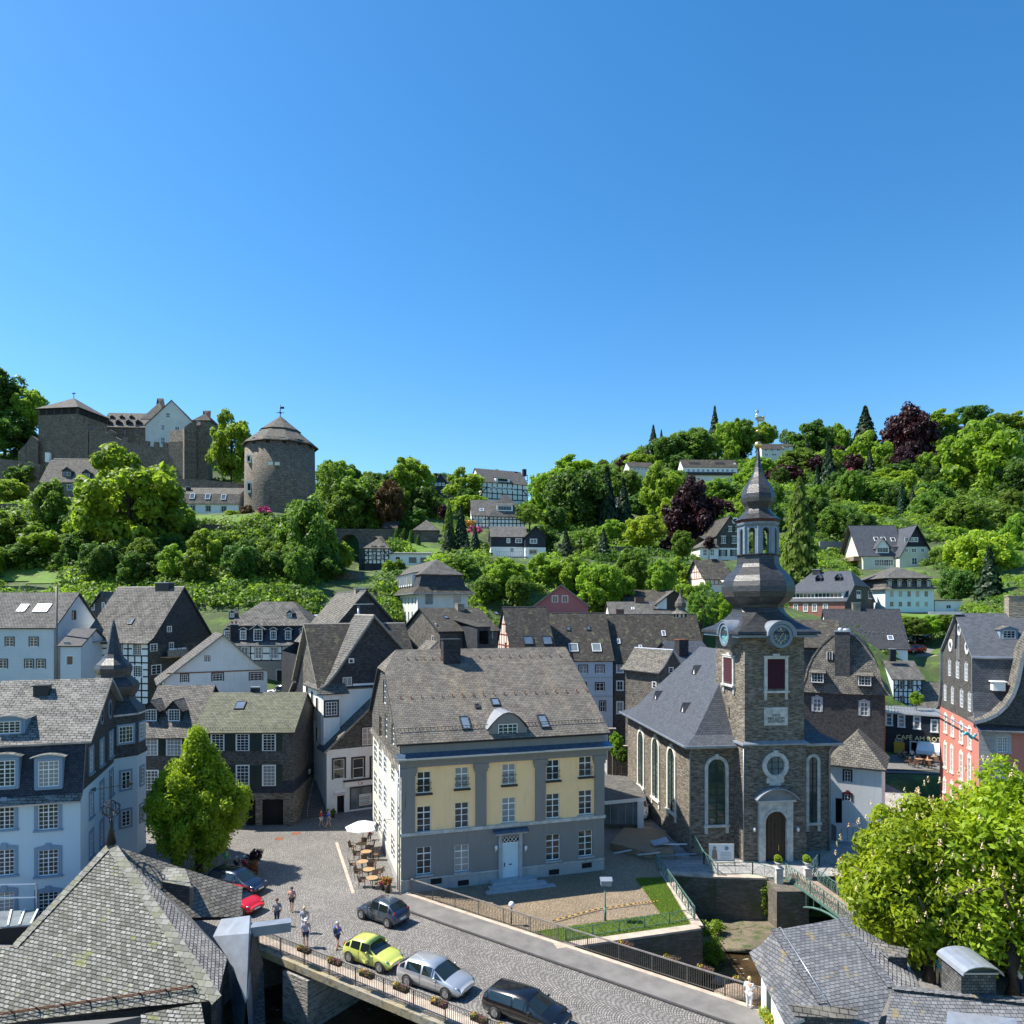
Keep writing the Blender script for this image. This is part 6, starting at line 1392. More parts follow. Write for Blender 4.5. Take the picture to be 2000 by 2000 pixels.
t=thing('utility_box','low pale grey utility box against the white boarded annex','box',G(1650,1640,0));mb=MB();mb.box(-1.0,1.0,-.5,.5,0,1.3,'greytrim');mb.box(-1.05,1.05,-.55,.55,1.303,1.38,'zinc')
for i in(-.5,0,.5):mb.box(i-.01,i+.01,-.52,-.49,.1,1.2,'darktrim')
mb.build('cabinet',t)
h=House('brick_house','red brick house with blue grey half hipped roof and long dormer window band',uL=1538,uR=1650,Y=140,yaw=-42,side='R',D=19,z0=12,vE=1172,vR=1116,roof='slate_blue',wall='brickred',hh=3.2,og=.4,fasc='lead');h.hhe=(1,)if False else(0,1)
h.fb['R']=[(1e3,'slate_wall')];h.fb['L']=[(1e3,'slate_wall')]
AW=ws(nx=2,nz=2,sur=.14,surm='creamtrim',rec=.02,simple=True,pane='panelight')
for u in(1573.5,1591,1612,1554):h.win('F',u,1187,7,13,AW)
for u,v in((1677,1161),(1700,1162)):h.win('R',u,v,8,14,ws(nx=2,nz=2,sur=.1,surm='whitepaint',simple=True,rec=.02))
h.go();h.dormer(1591,1168,11,1.1,'shed',wall='whitepaint',st=ws(nx=14,nz=1,bar=.1),win=(.95,.8),over=.3);h.dormer(1598,1136,1.2,.9,'gable',wall='slate_dark',st='none',rise=.7);h.dormer(1636,1135,1.2,.9,'gable',wall='slate_dark',st='none',rise=.7);h.chim(1596,1113,9,1.6,1.2,2.2,'chimney_slate')
h=House('long_white_building','long white building with slate mansard, five arched dormers and two rows of windows',uL=1729,uR=1824,Y=150,yaw=-2,D=13,z0=17,vE=1150,roof='slate_pale',wall='paleblue',cat='building',fasc='whitepaint',hip=True,prof=[(-.7,zv(1151,150)),(.1,zv(1148,150)+.2),(.8,zv(1131,150)),(-.4,zv(1130,150)+.1),(5,zv(1108,156))])  # white wall tinted pale blue, the front's shade put into its colour
W,D=h.W,h.D;o,z=h.prof[-1];h.prof[-1]=(min(W,D)/2,z)
for v in(1160,1180):
 for u in(1741.6,1758.6,1775.5,1792,1809):h.win('F',u,v,7,11 if v<1170 else 9.5,ws(nx=2,nz=2,fr='greytrim',simple=True,pane='panecurt',rec=.05))
h.walls();mb=MB();rr=[[(x,x,z),(W-x,x,z),(W-x,D-x,z),(x,D-x,z)]for x,z in h.prof];mb.rings(rr[:2],'slate_pale',cap=False);mb.rings(rr[1:3],'slate_wall',cap=False);mb.rings(rr[2:],'slate_grey');h.part(mb,'roof')
for i,u in enumerate((1738,1757,1776,1795,1814)):h.dormer(u,1146,.95,1.25,'arch',2,wall='slate_wall',roof='slate_wall',st=ws(nx=2,nz=2,bar=.05),win=(.75,.85),rise=.25,over=.1)
mb=MB();T=h.T('F');fbx(mb,T,0,W,17,zv(1196,150),0,.1,'stone_bank');h.part(mb,'plinth')
h=House('flat_annex','low white flat roofed annex right of the long white building',uL=1826,uR=1877,Y=151,yaw=-2,D=7,z0=17,vE=1173,prof=[(-.3,zv(1172,151)),(3.5,zv(1171,151))],roof='zinc',wall='white');h.win('F',1853,1185,9,7,ws(nx=2,nz=1,simple=True));h.go()
h=House('dark_roof_house','white house almost hidden under a broad dark slate roof with a chimney',uL=1622,uR=1773,Y=122,yaw=-14,side='R',D=12,z0=1,vE=1264,vR=1189,roof='slate_dark',wall='white',og=.3).go()
h.chim(1672,1178,6,1.3,.9,1.7,'chimney_stone');h.skyl(1739,1246,.9,1.0,fr='whitepaint')
mb=MB()
for i in range(14):q,l,e,n=h.rpt(1655+i*8.5,1232+i*.6);mb.bar(q,q+n*.2,.08,'zinc')
h.part(mb,'snow_hooks')
h=House('grey_roof_house','grey slate roofed house wedged behind the bell fronted house',uL=1556,uR=1640,Y=100,yaw=-20,side='R',D=10,z0=1,vE=1262,vR=1210,roof='slate_brown',wall='slate_wall',og=.2).go()
h=House('timber_house','small black and white timbered house above the cafe roof terrace',uL=1746,uR=1800,Y=115,yaw=-8,D=8,z0=2,vE=1324,vR=1290,roof='slate_grey',wall='paleblue',og=.4)
for u,v in((1762.6,1338),(1779,1338),(1762.6,1367)):h.win('F',u,v,8,15,ws(nx=2,nz=2,fr='greytrim',sur=.05,surm='timber',simple=True))
h.go();z=h.zprof(0);h.frame('F',0,h.W,z-8,z-.2,6,8,[(0,6,1),(5,6,-1),(1,4,-1),(4,4,1)],.17)
h.chim(1743,1268,3,.9,.7,2,'chimney_slate')
h=House('slate_house','low grey slate house behind the timbered house, left of the red building',uL=1776,uR=1845,Y=126,yaw=-8,D=9,z0=3,vE=1330,vR=1298,roof='slate_brown',wall='slate_wall').go();h.chim(1800,1292,3,2.6,.9,1.2,'chimney_brick',0,'zinc')
h=House('slate_house','steep weathered slate roof between the cafe and the red building',uL=1798,uR=1848,Y=113,yaw=-12,D=8,z0=0,vE=1388,vR=1331,roof='slate_pale',wall='slate_wall').go()
h=House('cafe','slate clad cafe with gilt letters on its fascia and white windows',uL=1729,uR=1842,Y=106,yaw=-30,D=8,z0=-.9,vE=1392,cat='cafe',prof=[(-.3,zv(1391,106)),(4,zv(1391,106)+.1)],roof='zinc',bands=[(zv(1451,102),'darktrim'),(zv(1433,102),'darktrim'),(1e3,'slate_navy')],fasc='greytrim')
for u,v in((1736.5,1405),(1760.5,1408),(1791,1412),(1825,1418)):h.win('F',u,v,10,22,ws(nx=1,nz=3,cross=2,bar=.07,sur=.17,surm='whitepaint',pane='panelight',sill=.15,sillm='whitepaint'))
h.win('F',1785,1466,12,33,ws(nx=1,nz=1,sur=.15,surm='whitepaint',pane='dark',rec=.4));h.win('F',1756,1446,16,6,ws(nx=5,nz=2,pane='pane'));h.win('F',1815,1480,30,20,ws(nx=3,nz=1,pane='pane',fr='creamtrim'))
h.go();T=h.T('F');r=T(1,0,0)-T(0,0,0)
s0,z=h.pix('F',1762,1437);s1,z2=h.pix('F',1834,1444);zc=zv(1437,96)
text('lettering','CAFÉ AM ROTE',.9,h.root,'letters',facing(T((s0+s1)/2,h.ze-3.4,.25),90,math.degrees(math.atan2(r.y,r.x)),off=h.off),.06)
a,z1=h.pix('F',1746,1448);b,z0=h.pix('F',1767,1471);mb=MB();fbx(mb,T,a,b,z0,z1,.3,.36,'flower_yel');h.part(mb,'orange_blind')
a,z1=h.pix('F',1794,1447);b,z0=h.pix('F',1838,1449);mb=MB();mb.slab([T(a-.3,z1-1.0,2.2),T(b+.3,z1-1.2,2.2),T(b,z1,.05),T(a,z1,.05)],.04,'whitepaint');fbx(mb,T,a-.3,b+.3,z1-1.5,z1-1.0,2.2,2.23,'whitepaint');h.part(mb,'awning')
mb=MB();zt_=h.ze+.1
for z_ in(.15,.6,1.05):mb.bar((0,.2,zt_+z_),(h.W-2,.2,zt_+z_),.05,'greytrim')
for i in range(14):
 x=(h.W-2)*i/13;mb.bar((x,.2,zt_),(x,.2,zt_+1.1),.05,'greytrim')
 if i<13:mb.bar((x,.2,zt_+.15),(x+(h.W-2)/13,.2,zt_+1.0),.03,'greytrim')
h.part(mb,'terrace_railing')
# red building
h=House('red_building','tall salmon red building with grey window surrounds and huge slate attic gable, right edge',uL=1912,uR=2110,Y=68,yaw=-18.5,D=15,z0=-4,ze=9.8,cat='building',bands=[(9.9,'redwall'),(1e3,'slate_wallnear')],roof='slate_blue',og=.25,fasc='lead',prof=[(-.75,9.6),(.1,10.05),(.9,11.2),(1.25,13.0),(1.35,16.3),(1.2,16.35),(7.5,20.6)])
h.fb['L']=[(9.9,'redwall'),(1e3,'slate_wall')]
GW=ws(nx=2,nz=4,sur=.22,surm='creamtrim',pane='panelight',rec=.08,arch=.15,sill=.08,sillm='creamtrim')
GS=ws(nx=2,nz=4,sur=.16,surm='greytrim',pane='panelight',rec=.02,arch=.1)
for u,v,hh in((1847.4,1415,30),(1861,1421.6,31),(1878,1434,33),(1894.5,1444,35),(1846.8,1477,44),(1859.5,1485,46),(1877.6,1498,48),(1893.7,1506,50),(1845.5,1537,22),(1859.5,1545,26),(1877,1556,26)):h.win('L',u,v,4 if u<1870 else 5,hh,GW)
for u,v,hh in((1855.5,1307,26),(1871,1311,28),(1888,1315,30),(1846.8,1355.6,26),(1861,1361,28),(1879,1367,29),(1894.5,1374,31)):h.win('L',u,v,4 if u<1870 else 5,hh,GS)
FW=ws(nx=6,nz=5,sur=.26,surm='greytrim',pane='panelight',rec=.08,arch=.15,sill=.1,sillm='greytrim')
for u in(1958.5,2020):h.win('F',u,1454,21,29,FW);h.win('F',u,1513,22,24,FW)
h.go();T=h.T('F');TL=h.T('L')
for u,v in((1857.3,1260.6),(1889.7,1264.7),(1874.4,1229)):
 s,z=h.pix('L',u,v);mb=MB();disc(mb,TL,s,z,.42,.04,'pane');ring(mb,TL,s,z,.42,.68,0,.09,'whitepaint',16);h.part(mb,'round_window')
s,z=h.pix('L',1873,1262);mb=MB();fbx(mb,TL,s-.25,s+.25,z-1.3,z+1.2,.02,.06,'pane');fbx(mb,TL,s-.4,s-.25,z-1.4,z+1.3,.02,.1,'greytrim');fbx(mb,TL,s+.25,s+.4,z-1.4,z+1.3,.02,.1,'greytrim');h.part(mb,'loading_hatch')
mb=MB();mb.slab([(-2.6,6.9,20.75),(.3,6.9,20.75),(.3,8.1,20.75),(-2.6,8.1,20.75)],.3,'zinc');h.part(mb,'crane_beam')
mb=MB()
for i in range(30):fbx(mb,T,-.02,1.35,-3.8+i*.46,-3.8+i*.46+.43,0,.06,'plinth')
h.part(mb,'quoin_strip')
h.dormer(1971,1248,1.5,.95,'gable',6,wall='bluetrim',roof='slate_pale',st=ws(nx=3,nz=3,sur=.05),win=(.7,.8),rise=.3)
mb=MB();q,z=h.pix('F',1948,1340,1.0);mb.box(q-.5,q+.5,.4,1.4,z-.4,z+.4,'whitepaint');mb.box(q-.65,q+.65,.3,1.4,z+.4,z+.5,'whitepaint');h.part(mb,'vent_box')
h.chim(1987,1165,7.5,1.9,1.4,3.6,'chimney_stone',0,'chimney_stone')
cv=[(1902,1408),(1925,1402),(1945,1392),(1962,1376),(1975,1355),(1983,1332),(1988,1308),(1992,1288),(2000,1262),(2020,1225)]
pts=[h.pix('F',u,v,-.5)for u,v in cv];fT2=h.T('F',-.5)
mb=MB()
for(a,za),(b,zb)in zip(pts,pts[1:]):
 mb.slab([fT2(a,za,.25),fT2(b,zb,.25),fT2(b,zb,-2.2),fT2(a,za,-2.2)],.3,'slate_pale','lead');mb.face([fT2(a,za-.25,0),fT2(b,zb-.25,0),fT2(pts[-1][0]+9,zb-.25,0),fT2(pts[-1][0]+9,za-.25,0)],'slate_wallnear')
h.part(mb,'cross_gable')
mb=MB();q=T(0,9.6,.8);mb.tube([TL(15.0,9.55,.75),TL(0,9.55,.75)],.08,'lead');mb.tube([T(-.1,9.5,.7),T(.5,8.6,.15),T(1.5,6.0,.1),T(1.5,-3,.1)],.07,'lead')
h.part(mb,'gutter');mb=MB();
for i in range(9):a=i*.35;mb.sphere(T(-.5-i*.14,9.2-.25*math.sin(a*2),.8+i*.12),.16,'clocklight',5,3)
h.part(mb,'dragon_spout')
# houses on the slopes
SW=ws(nx=2,nz=2,simple=True,rec=.03,bar=.06,edge=.09,sur=.08,surm='whitepaint')
def HH(name,label,uL,uR,Y,yaw,D,vE,vR,wins=(),z0=None,**k):
 st=k.pop('st',SW);chs=k.pop('ch',());cat=k.pop('cat','house');fr=k.pop('fr',None)
 zb=zv(k.pop('vb'),Y)-4
 h=House(name,label,uL=uL,uR=uR,Y=Y,yaw=yaw,D=D,z0=zb,vE=vE,vR=vR,cat=cat,**k)
 for w_ in wins:
  f,u,v,a,b=w_[:5];h.win(f,u,v,a,b,w_[5]if len(w_)>5 else st)
 h.go()
 for u,v,y,a in chs:h.chim(u,v,y,a,a*.8,2.2,'chimney_slate')
 return h
h=HH('hill_house','tall timber framed villa with steep slate roof on the skyline',941,1030,235,24,12,946,918,[('F',960+i*10,955,5,6)for i in range(5)]+[('R',1037+i*0,945,3,6)for i in range(1)],vb=977,side='R',roof='slate_grey',wall='white',ch=((1006,922,6,1.2),(1024,917,6,1.2)))
z=h.zprof(0);h.frame('F',0,h.W,z-5.5,z-.2,9,3,[(0,1,1),(8,1,-1)],.3);h.frame('R',0,h.D,z-5.5,z+3,6,5,[(1,1,1),(4,1,-1),(2,3,1)],.3);h.dormer(982,941,5,1.2,'shed',wall='whitepaint',st='none')
h=HH('hill_house','wide slate roofed villa with steep pointed gable and timber framed ground floor',922,1000,190,6,11,1005,977,[('F',931,1016,5,8),('F',940,1016,5,8),('F',966,1016,8,9),('F',980,1016,8,9),('F',992,1016,6,9)],vb=1030,roof='slate_grey',wall='white')
z=h.zprof(0);h.frame('F',0,h.W,z-3.3,z-.2,12,3,[(0,0,1),(11,0,-1)],.22);h.skyl(941,996,1.1,1.3,fr='whitepaint')
h2_=HH('pointed_wing','pointed gable wing of the wide villa with a blue dormer window band',956,1024,188,6,8,1005,966,(),vb=1030,roof='slate_grey',wall='white',hip=True,axis='x')
h2_.dormer(986,998,4.2,1.6,'shed',wall='whitepaint',st=ws(nx=5,nz=1),win=(.85,.7));z=h2_.zprof(0);h2_.frame('F',0,h2_.W,z-3.3,z-.2,9,3,(),.22)
h=HH('hill_house','slate upper storey over white ground floor, big house above the pale mansard building',959,1028,165,4,10,1047,1028,[('F',993,1056,6,8),('F',1013,1056,12,8),('F',1000,1074,7,8,ws(nx=2,nz=1,simple=True,pane='panelight'))],vb=1085,roof='slate_grey',bands=[(zv(1068,165),'white'),(1e3,'slate_navy')])
h=HH('hill_house','right gabled half of the slate and white house with a lower garage floor',1026,1066,162,4,9,1047,1027,[('F',1042,1057,13,8),('F',1041,1078,13,7,ws(nx=2,nz=1,simple=True,sur=.15,surm='flower_yel'))],vb=1108,axis='y',roof='slate_grey',bands=[(zv(1069,162),'white'),(1e3,'slate_navy')],og=.4)
mb=MB();T=h.T('F');s,z=h.pix('F',1005,1088);fbx(mb,T,-6.5,.4,z-.2,z,.1,2,'greytrim')
for i in range(14):fbx(mb,T,-6.5+i*.5,-6.44+i*.5,z,z+1,1.9,1.96,'greytrim')
fbx(mb,T,-6.5,.4,z+1,z+1.06,1.9,1.97,'greytrim');h.part(mb,'balcony')
h=HH('hill_house','dark slate gable house half hidden in the trees on the left skyline',846,876,235,-14,9,946,925,[('F',852,946,4,5),('F',859,946,4,5),('F',866,946,4,5),('F',847,961,5,8)],vb=975,axis='y',roof='slate_grey',wall='slate_navy',ch=((843,928,3,1.2),(850,925,5,1.2)))
h=HH('stone_pavilion','small square stone pavilion with pyramid roof among clipped cypresses',808,856,170,6,6,1033,1015,(),vb=1063,hip=True,roof='slate_pale',wall='stone_castle',cat='pavilion')
h=HH('garden_pavilion','low dark garden shelter under the tree left of the stone pavilion',748,775,180,0,5,1030,1018,(),vb=1042,roof='slate_brown',wall='stone_bank',cat='pavilion')
h=HH('timber_cottage','tiny timber framed cottage with pyramid roof beside the stone arch',712,759,150,4,6.5,1068,1047,[('F',731,1072,9,10),('F',747,1072,7,10),('F',731,1088,8,10),('F',747,1088,7,10)],vb=1112,hip=True,roof='slate_pale',bands=[(zv(1101,150),'slate_navy'),(1e3,'white')],st=ws(nx=2,nz=2,simple=True,fr='whitepaint',sur=.1,surm='timber',bar=.05))
z=h.zprof(0);h.frame('F',0,h.W,zv(1101,150),z-.2,6,4,[(0,2,1),(5,2,-1),(0,0,-1),(5,0,1)],.2);h.frame('L',0,h.D,zv(1101,150),z-.2,5,4,[(0,2,1),(4,0,1)],.2)
h=HH('flat_roofed_annex','long white flat roofed annex right of the timber cottage',761,841,152,4,5,1080,1079,[('F',777,1096,8,16,ws(nx=1,nz=1,pane='dark',fr='darkgreen',simple=True)),('F',806,1094,15,11,ws(nx=2,nz=1,fr='darkgreen',simple=True)),('F',828,1094,14,10,ws(nx=2,nz=1,fr='darkgreen',simple=True))],vb=1104,roof='zinc',wall='white')
h=HH('hill_house','brown roofed bungalow with glazed front on the crest',1229,1278,300,6,10,912,903,[('F',1240+i*7,916,5,4)for i in range(5)]+[('R',1288,915,3,5)],vb=930,side='R',roof='slate_brown',wall='palegrey')
h=HH('apartment_house','long white apartment house with brown roof and dark balcony band high on the slope',1334,1440,310,2,9,911,898,[('F',1345+i*9.5,919,4.5,5)for i in range(10)],vb=940,roof='slate_brown',wall='white',ch=())
T=h.T('F');mb=MB();z=zv(924,310);fbx(mb,T,1,h.W-1,z-.9,z+.3,.0,1.3,'darktrim');h.part(mb,'balcony');h.skyl(1357,905,4.5,1.6,pane='dark');h.skyl(1406,905,4.5,1.6,pane='dark');h.skyl(1435,906,.8,1.0,fr='whitepaint')
h=HH('hill_house','beige stepped house on the skyline just right of the gilded ball',1488,1530,345,2,8,876,867,[('F',1496,879,6,4),('F',1508,879,6,4),('F',1520,879,6,4),('F',1497,888,7,4),('F',1512,888,10,4)],vb=898,roof='slate_brown',wall='palegrey')
h=HH('hill_house','narrow stepped wing right of the beige skyline house',1530,1548,348,2,7,871,867,[('F',1538,874,8,3)],vb=890,roof='slate_brown',wall='palegrey')
h=HH('hill_house','white house with long brown roof behind the dark conifers',1222,1264,240,8,8,987,977,[('F',1238,994,5,6),('F',1254,994,6,7)],vb=1003,roof='slate_brown',wall='white')
h=HH('hill_house','slate roof wing stepping up left of the white house behind the conifers',1200,1226,244,8,7,980,971,(),vb=1000,roof='slate_brown',wall='white')
h=HH('hill_house','little white gable peeping out below the skyline conifers',1385,1400,360,-8,7,872,863,(),vb=885,axis='y',roof='slate_brown',wall='white')
h=HH('slate_villa','slate hung villa with white windows, green shutters and round gable window left of the lantern',1400,1452,175,6,11,1044,1007,[('F',1413,1054,8,13),('F',1434,1054,8,13),('F',1426,1033,6,9),('F',1440,1033,6,9),('F',1412,1080,8,13),('F',1434,1080,8,13)],vb=1096,axis='y',roof='slate_brown',bands=[(zv(1070,175),'white'),(1e3,'slate_wall')],st=ws(nx=2,nz=3,simple=True,sur=.15,surm='whitepaint',shut='darkgreen',bar=.06))
T=h.T('F');s,z=h.pix('F',1436,1017);mb=MB();disc(mb,T,s,z,.5,.04,'pane',14);ring(mb,T,s,z,.5,.85,0,.08,'whitepaint',14);h.part(mb,'round_window')
h=HH('villa_wing','low polygonal wing with tent roof on the left of the slate villa',1367,1402,172,6,7,1067,1047,[('F',1377,1079,8,13),('F',1391,1079,8,13)],vb=1092,hip=True,roof='slate_grey',wall='white')
h=HH('timber_house','pink and white timbered house with brown roof just left of the spire',1378,1428,140,8,10,1129,1094,(),vb=1158,roof='slate_brown',wall='pinktimber',og=.5,ch=((1394,1092,5,1.1),))
h.fb={'F':[(1e3,'white')],'L':[(zv(1129,140)-.2,'white'),(1e3,'pinktimber')]}
T=h.T('L');z=zv(1129,140);h.timber('L',[(.2,z,h.D-.2,z),(1.5,z+1.4,h.D-1.5,z+1.4)]+[(i*1.2+.8,z,i*1.2+.8,h.zprof(min(i*1.2+.8,h.D-i*1.2-.8))-.3)for i in range(8)],.12,'redtimber')
h.timber('F',[(0,z-.2,h.W,z-.2),(0,z-1.2,h.W,z-1.2)]+[(i*.9,z-1.2,i*.9,z-.2)for i in range(7)],.12,'redtimber')
mb=MB();T=h.T('F');s,z=h.pix('F',1420,1132);mb.slab([T(s-1.5,z-.6,1.4),T(s+1.2,z-.6,1.4),T(s+1.2,z,.05),T(s-1.5,z,.05)],.05,'creamtrim');h.part(mb,'awning')
h=HH('large_villa','large cream villa with dark slate roof, balcony and pointed bay above the long white building',1686,1762,185,-3,13,1083,1026,[('F',1713,1099,8,12),('F',1722,1099,8,12),('F',1731,1099,8,12),('F',1740,1099,8,12),('F',1757,1097,13,12)],vb=1110,roof='slate_blue',wall='creamwall',og=1.2,st=ws(nx=2,nz=2,simple=True,sur=.12,surm='whitepaint',bar=.06))
for u,v in((1711,1053),(1725,1053),(1744,1054)):h.skyl(u,v,1.1,1.3,fr='whitepaint',pane='pane')
h.dormer(1724,1080,3.2,1.7,'gable',wall='whitepaint',st=ws(nx=4,nz=2),win=(.85,.7),rise=2.2,over=.5);h.dormer(1750,1078,1.2,1.3,'shed',wall='slate_dark',st=ws(nx=2,nz=2))
mb=MB();T=h.T('L');z=zv(1092,185);fbx(mb,T,1,h.D-1,z-.3,z+.8,.02,2.0,'wood_deck');h.part(mb,'balcony')
h=HH('villa_wing','slate gabled right wing of the large villa with a strip of white windows',1757,1820,182,-3,12,1083,1025,[('F',1771,1054,7,8),('F',1780,1054,7,8),('F',1789,1054,7,8),('F',1770,1075,7,6),('F',1785,1075,10,7),('F',1802,1075,7,7),('F',1786,1096,10,13),('F',1803,1096,7,11)],vb=1112,axis='y',roof='slate_blue',bands=[(zv(1068,182),'creamwall'),(1e3,'slate_navy')],og=.8)
h=HH('hill_house','white flat roofed house at the top right corner of the wooded slope',1932,1998,350,0,8,853,844,[('F',1990,861,10,6)],vb=868,roof='slate_blue',wall='white')
h=HH('hill_house','low brown roofed bungalow behind the round topped skyline tree',1868,1925,365,0,8,843,832,(),vb=850,roof='slate_brown',wall='palegrey')
h=HH('garden_house','dark wooden garden house between the purple and the rust coloured trees',1836,1862,320,0,6,899,883,(),vb=915,hip=True,roof='slate_brown',wall='wood_dark')
h=HH('glazed_gable','small glazed gable shining among conifers high on the slope',1612,1634,340,0,4,905,893,[('F',1617+i*5,908,4,8,ws(nx=1,nz=2,simple=True,pane='panelight'))for i in range(3)],vb=915,axis='y',roof='slate_pale',wall='white',cat='house')
# castle
h=HH('castle_tower','square dark castle tower with tiled tent roof over an open gallery',75,152,195,-8,11.5,796,778,(),vb=906,hip=True,roof='slate_pale',wall='stone_castle',cat='tower',ov=.6)
zt=h.zprof(0);mb=MB();T=h.T('F');fbx(mb,T,.3,h.W-.3,zt-2.1,zt-.3,.0,.06,'dark')
for i in range(6):fbx(mb,T,.2+i*(h.W-.6)/5,.5+i*(h.W-.6)/5,zt-2.2,zt-.2,.0,.12,'wood_dark')
T=h.T('R');fbx(mb,T,.3,h.D-.3,zt-2.1,zt-.3,.0,.06,'dark')
for i in range(4):fbx(mb,T,.2+i*(h.D-.6)/3,.5+i*(h.D-.6)/3,zt-2.2,zt-.2,.0,.12,'wood_dark')
h.part(mb,'gallery');mb=MB();c=(h.W/2,h.D/2);z=h.prof[-1][1];mb.tube([(*c,z-.3),(*c,z+1.8)],.08,'iron');mb.box(c[0]-.5,c[0]+.5,c[1]-.03,c[1]+.03,z+1.2,z+1.5,'iron');h.part(mb,'weathervane')
h=HH('castle_building','pale rendered castle gable with six windows behind the battlements',284,386,205,10,18,829,781,[('F',328,811,7,9),('F',318,835,6,9),('F',346,838,8,9),('F',318,861,7,13),('F',348,863,9,13)],vb=900,axis='y',roof='slate_brown',wall='castlewhite',cat='castle',st=ws(nx=2,nz=2,simple=True,sur=.08,surm='whitepaint',bar=.08))
h.fb['L']=[(1e3,'stone_church')]
h=HH('castle_wing','long castle wing with many small dormers left of the rendered gable',196,286,212,4,11,832,807,[('F',226,846,6,8),('F',245,845,5,8),('F',268,835,6,8)],vb=900,roof='slate_pale',wall='stone_church',cat='castle',st=ws(nx=2,nz=2,simple=True,sur=.1,surm='brick_old'))
for u in(212,231,251,270):h.dormer(u,830,1.5,1.0,'gable',wall='wood_dark',st='none',rise=.6)
for u in(219,238,257):h.dormer(u,818,1.2,.6,'gable',wall='wood_dark',st='none',rise=.5)
h=HH('castle_spire_roof','steep hipped castle roof rising behind the rendered gable',278,326,216,6,9,815,778,(),vb=900,hip=True,roof='slate_pale',wall='stone_church',cat='castle')
h=HH('castle_turret','low stone castle turret with pointed slate roof at the right end',378,410,205,0,7,819,802,[('F',386,824,5,9)],vb=900,hip=True,roof='slate_brown',wall='stone_castle',cat='turret')
def ruin(name,label,pts,base_v,Y0,Y1,th=2.0,cren=0,mat='stone_castle'):
 """masonry wall whose top follows picture points; depth runs from Y0 to Y1"""
 n=len(pts);q=[]
 for i,(u,v)in enumerate(pts):
  Y=Y0+(Y1-Y0)*i/(n-1);q.append(P(u,v,Y))
 mb=MB();zb=min(zv(base_v,Y0),zv(base_v,Y1))-5
 for a,b in zip(q,q[1:]):
  e=V((b.x-a.x,b.y-a.y,0)).normalized();nn=V((e.y,-e.x,0))*th/2
  A=[a+nn,b+nn,b-nn,a-nn];B_=[V((p.x,p.y,zb))for p in A]
  mb.face([A[0],A[1],B_[1],B_[0]][::-1],mat);mb.face([A[2],A[3],B_[3],B_[2]][::-1],mat);mb.face(A,mat);mb.face([A[0],A[3],B_[3],B_[0]],mat);mb.face([A[1],A[2],B_[2],B_[1]],mat)
  if cren:
   L=(b-a).length;m=max(1,int(L/2.4))
   for i in range(m):
    c=a.lerp(b,(i+.3)/m);d=a.lerp(b,(i+.75)/m);mb.slab([c+nn*.9+V((0,0,cren)),d+nn*.9+V((0,0,cren)),d+nn*.2+V((0,0,cren)),c+nn*.2+V((0,0,cren))],cren+.2,mat)
 return tag(mb.build(name),label,'wall')
ruin('curtain_wall','dark curtain wall of the castle with broken battlements below the rendered gable',[(155,822),(176,830),(180,842),(210,845),(238,860),(262,868),(300,874),(352,877)],935,192,190,2.5,1.3)
ruin('castle_bastion','tall ruined bastion wall rising at the right end of the castle',[(352,862),(356,840),(368,831),(380,829),(388,838),(412,832)],935,188,192,7)
ruin('castle_wall','long low outer castle wall at the left edge',[(-40,893),(0,897),(40,901),(83,908)],972,178,176,2)
ruin('castle_wall','broken wall stub left of the square castle tower',[(40,884),(55,868),(66,852),(78,862)],905,194,195,2.5)
ruin('terrace_wall','retaining wall behind the long white house below the castle',[(325,936),(400,938),(474,945)],960,174,172,1.5)
ruin('terrace_wall','long dark retaining wall below the round tower',[(340,1024),(420,1025),(500,1030),(560,1033),(600,1034)],1062,149,150,1.5,mat='stone_bank')
ruin('terrace_wall','left retaining wall overgrown below the castle house',[(-20,985),(30,985),(75,988)],1012,158,158,1.5,mat='stone_bank')
ruin('terrace_wall','dry wall above the boarded house roofs, left edge',[(-20,1146),(60,1144),(110,1150)],1160,122,122,1.2,mat='stone_bank')
h=HH('castle_house','low grey slate roofed house with white chimney below the castle tower',80,215,168,3,9,938,896,[('F',136,952,9,10,ws(nx=2,nz=1,simple=True,fr='lightblue_board',sur=.1,surm='paleblue')),('F',196,948,7,9)],vb=967,roof='slate_pale',wall='stone_castle')
h.dormer(131,931,2.2,1.4,'gable',wall='slate_dark',st=ws(nx=2,nz=2));h.dormer(169,934,2.0,1.3,'gable',wall='slate_dark',st=ws(nx=2,nz=2))
h.chim(94,885,5,1.0,.8,2.2,'white')
h=HH('long_white_house','long low white house with slate mansard and skylights between big tree and round tower',337,466,163,2,8,982,951,[('F',u,v,9,10,ws(nx=2,nz=2,simple=True,sur=.14,surm='greytrim'))for u,v in((376,992),(406.5,993),(437,994))],vb=1006,roof='slate_pale',wall='white',prof=[(-.4,zv(984,163)),(.7,zv(963,163)),(4,zv(951,166))])
for u,v in((376,969),(406,970),(437,971)):h.skyl(u,v,1.1,1.4,seg=1,fr='whitepaint')
h.chim(368,952,2.5,.9,.7,1.3,'chimney_slate')
c=P(548,1000,160);c.x*=1.045;k_=1400/167
t=thing('round_tower','massive round stone castle tower with two stage conical slate roof and weathervane','tower',(c.x,c.y+7,zv(1006,160)-4));rr=7.9
zz_=lambda v:21+(1190-v)/k_;z0=zv(1006,160)-4;o=(c.x,c.y+7,z0)
mb=MB(lambda q:V((q[0]+c.x,q[1]+c.y+7,q[2])))
mb.lathe([(rr*1.03,z0),(rr*1.0,zz_(960)),(rr*.985,zz_(872)+.5)],'stone_castle',40,smooth=True);mb.build('wall',t,o)
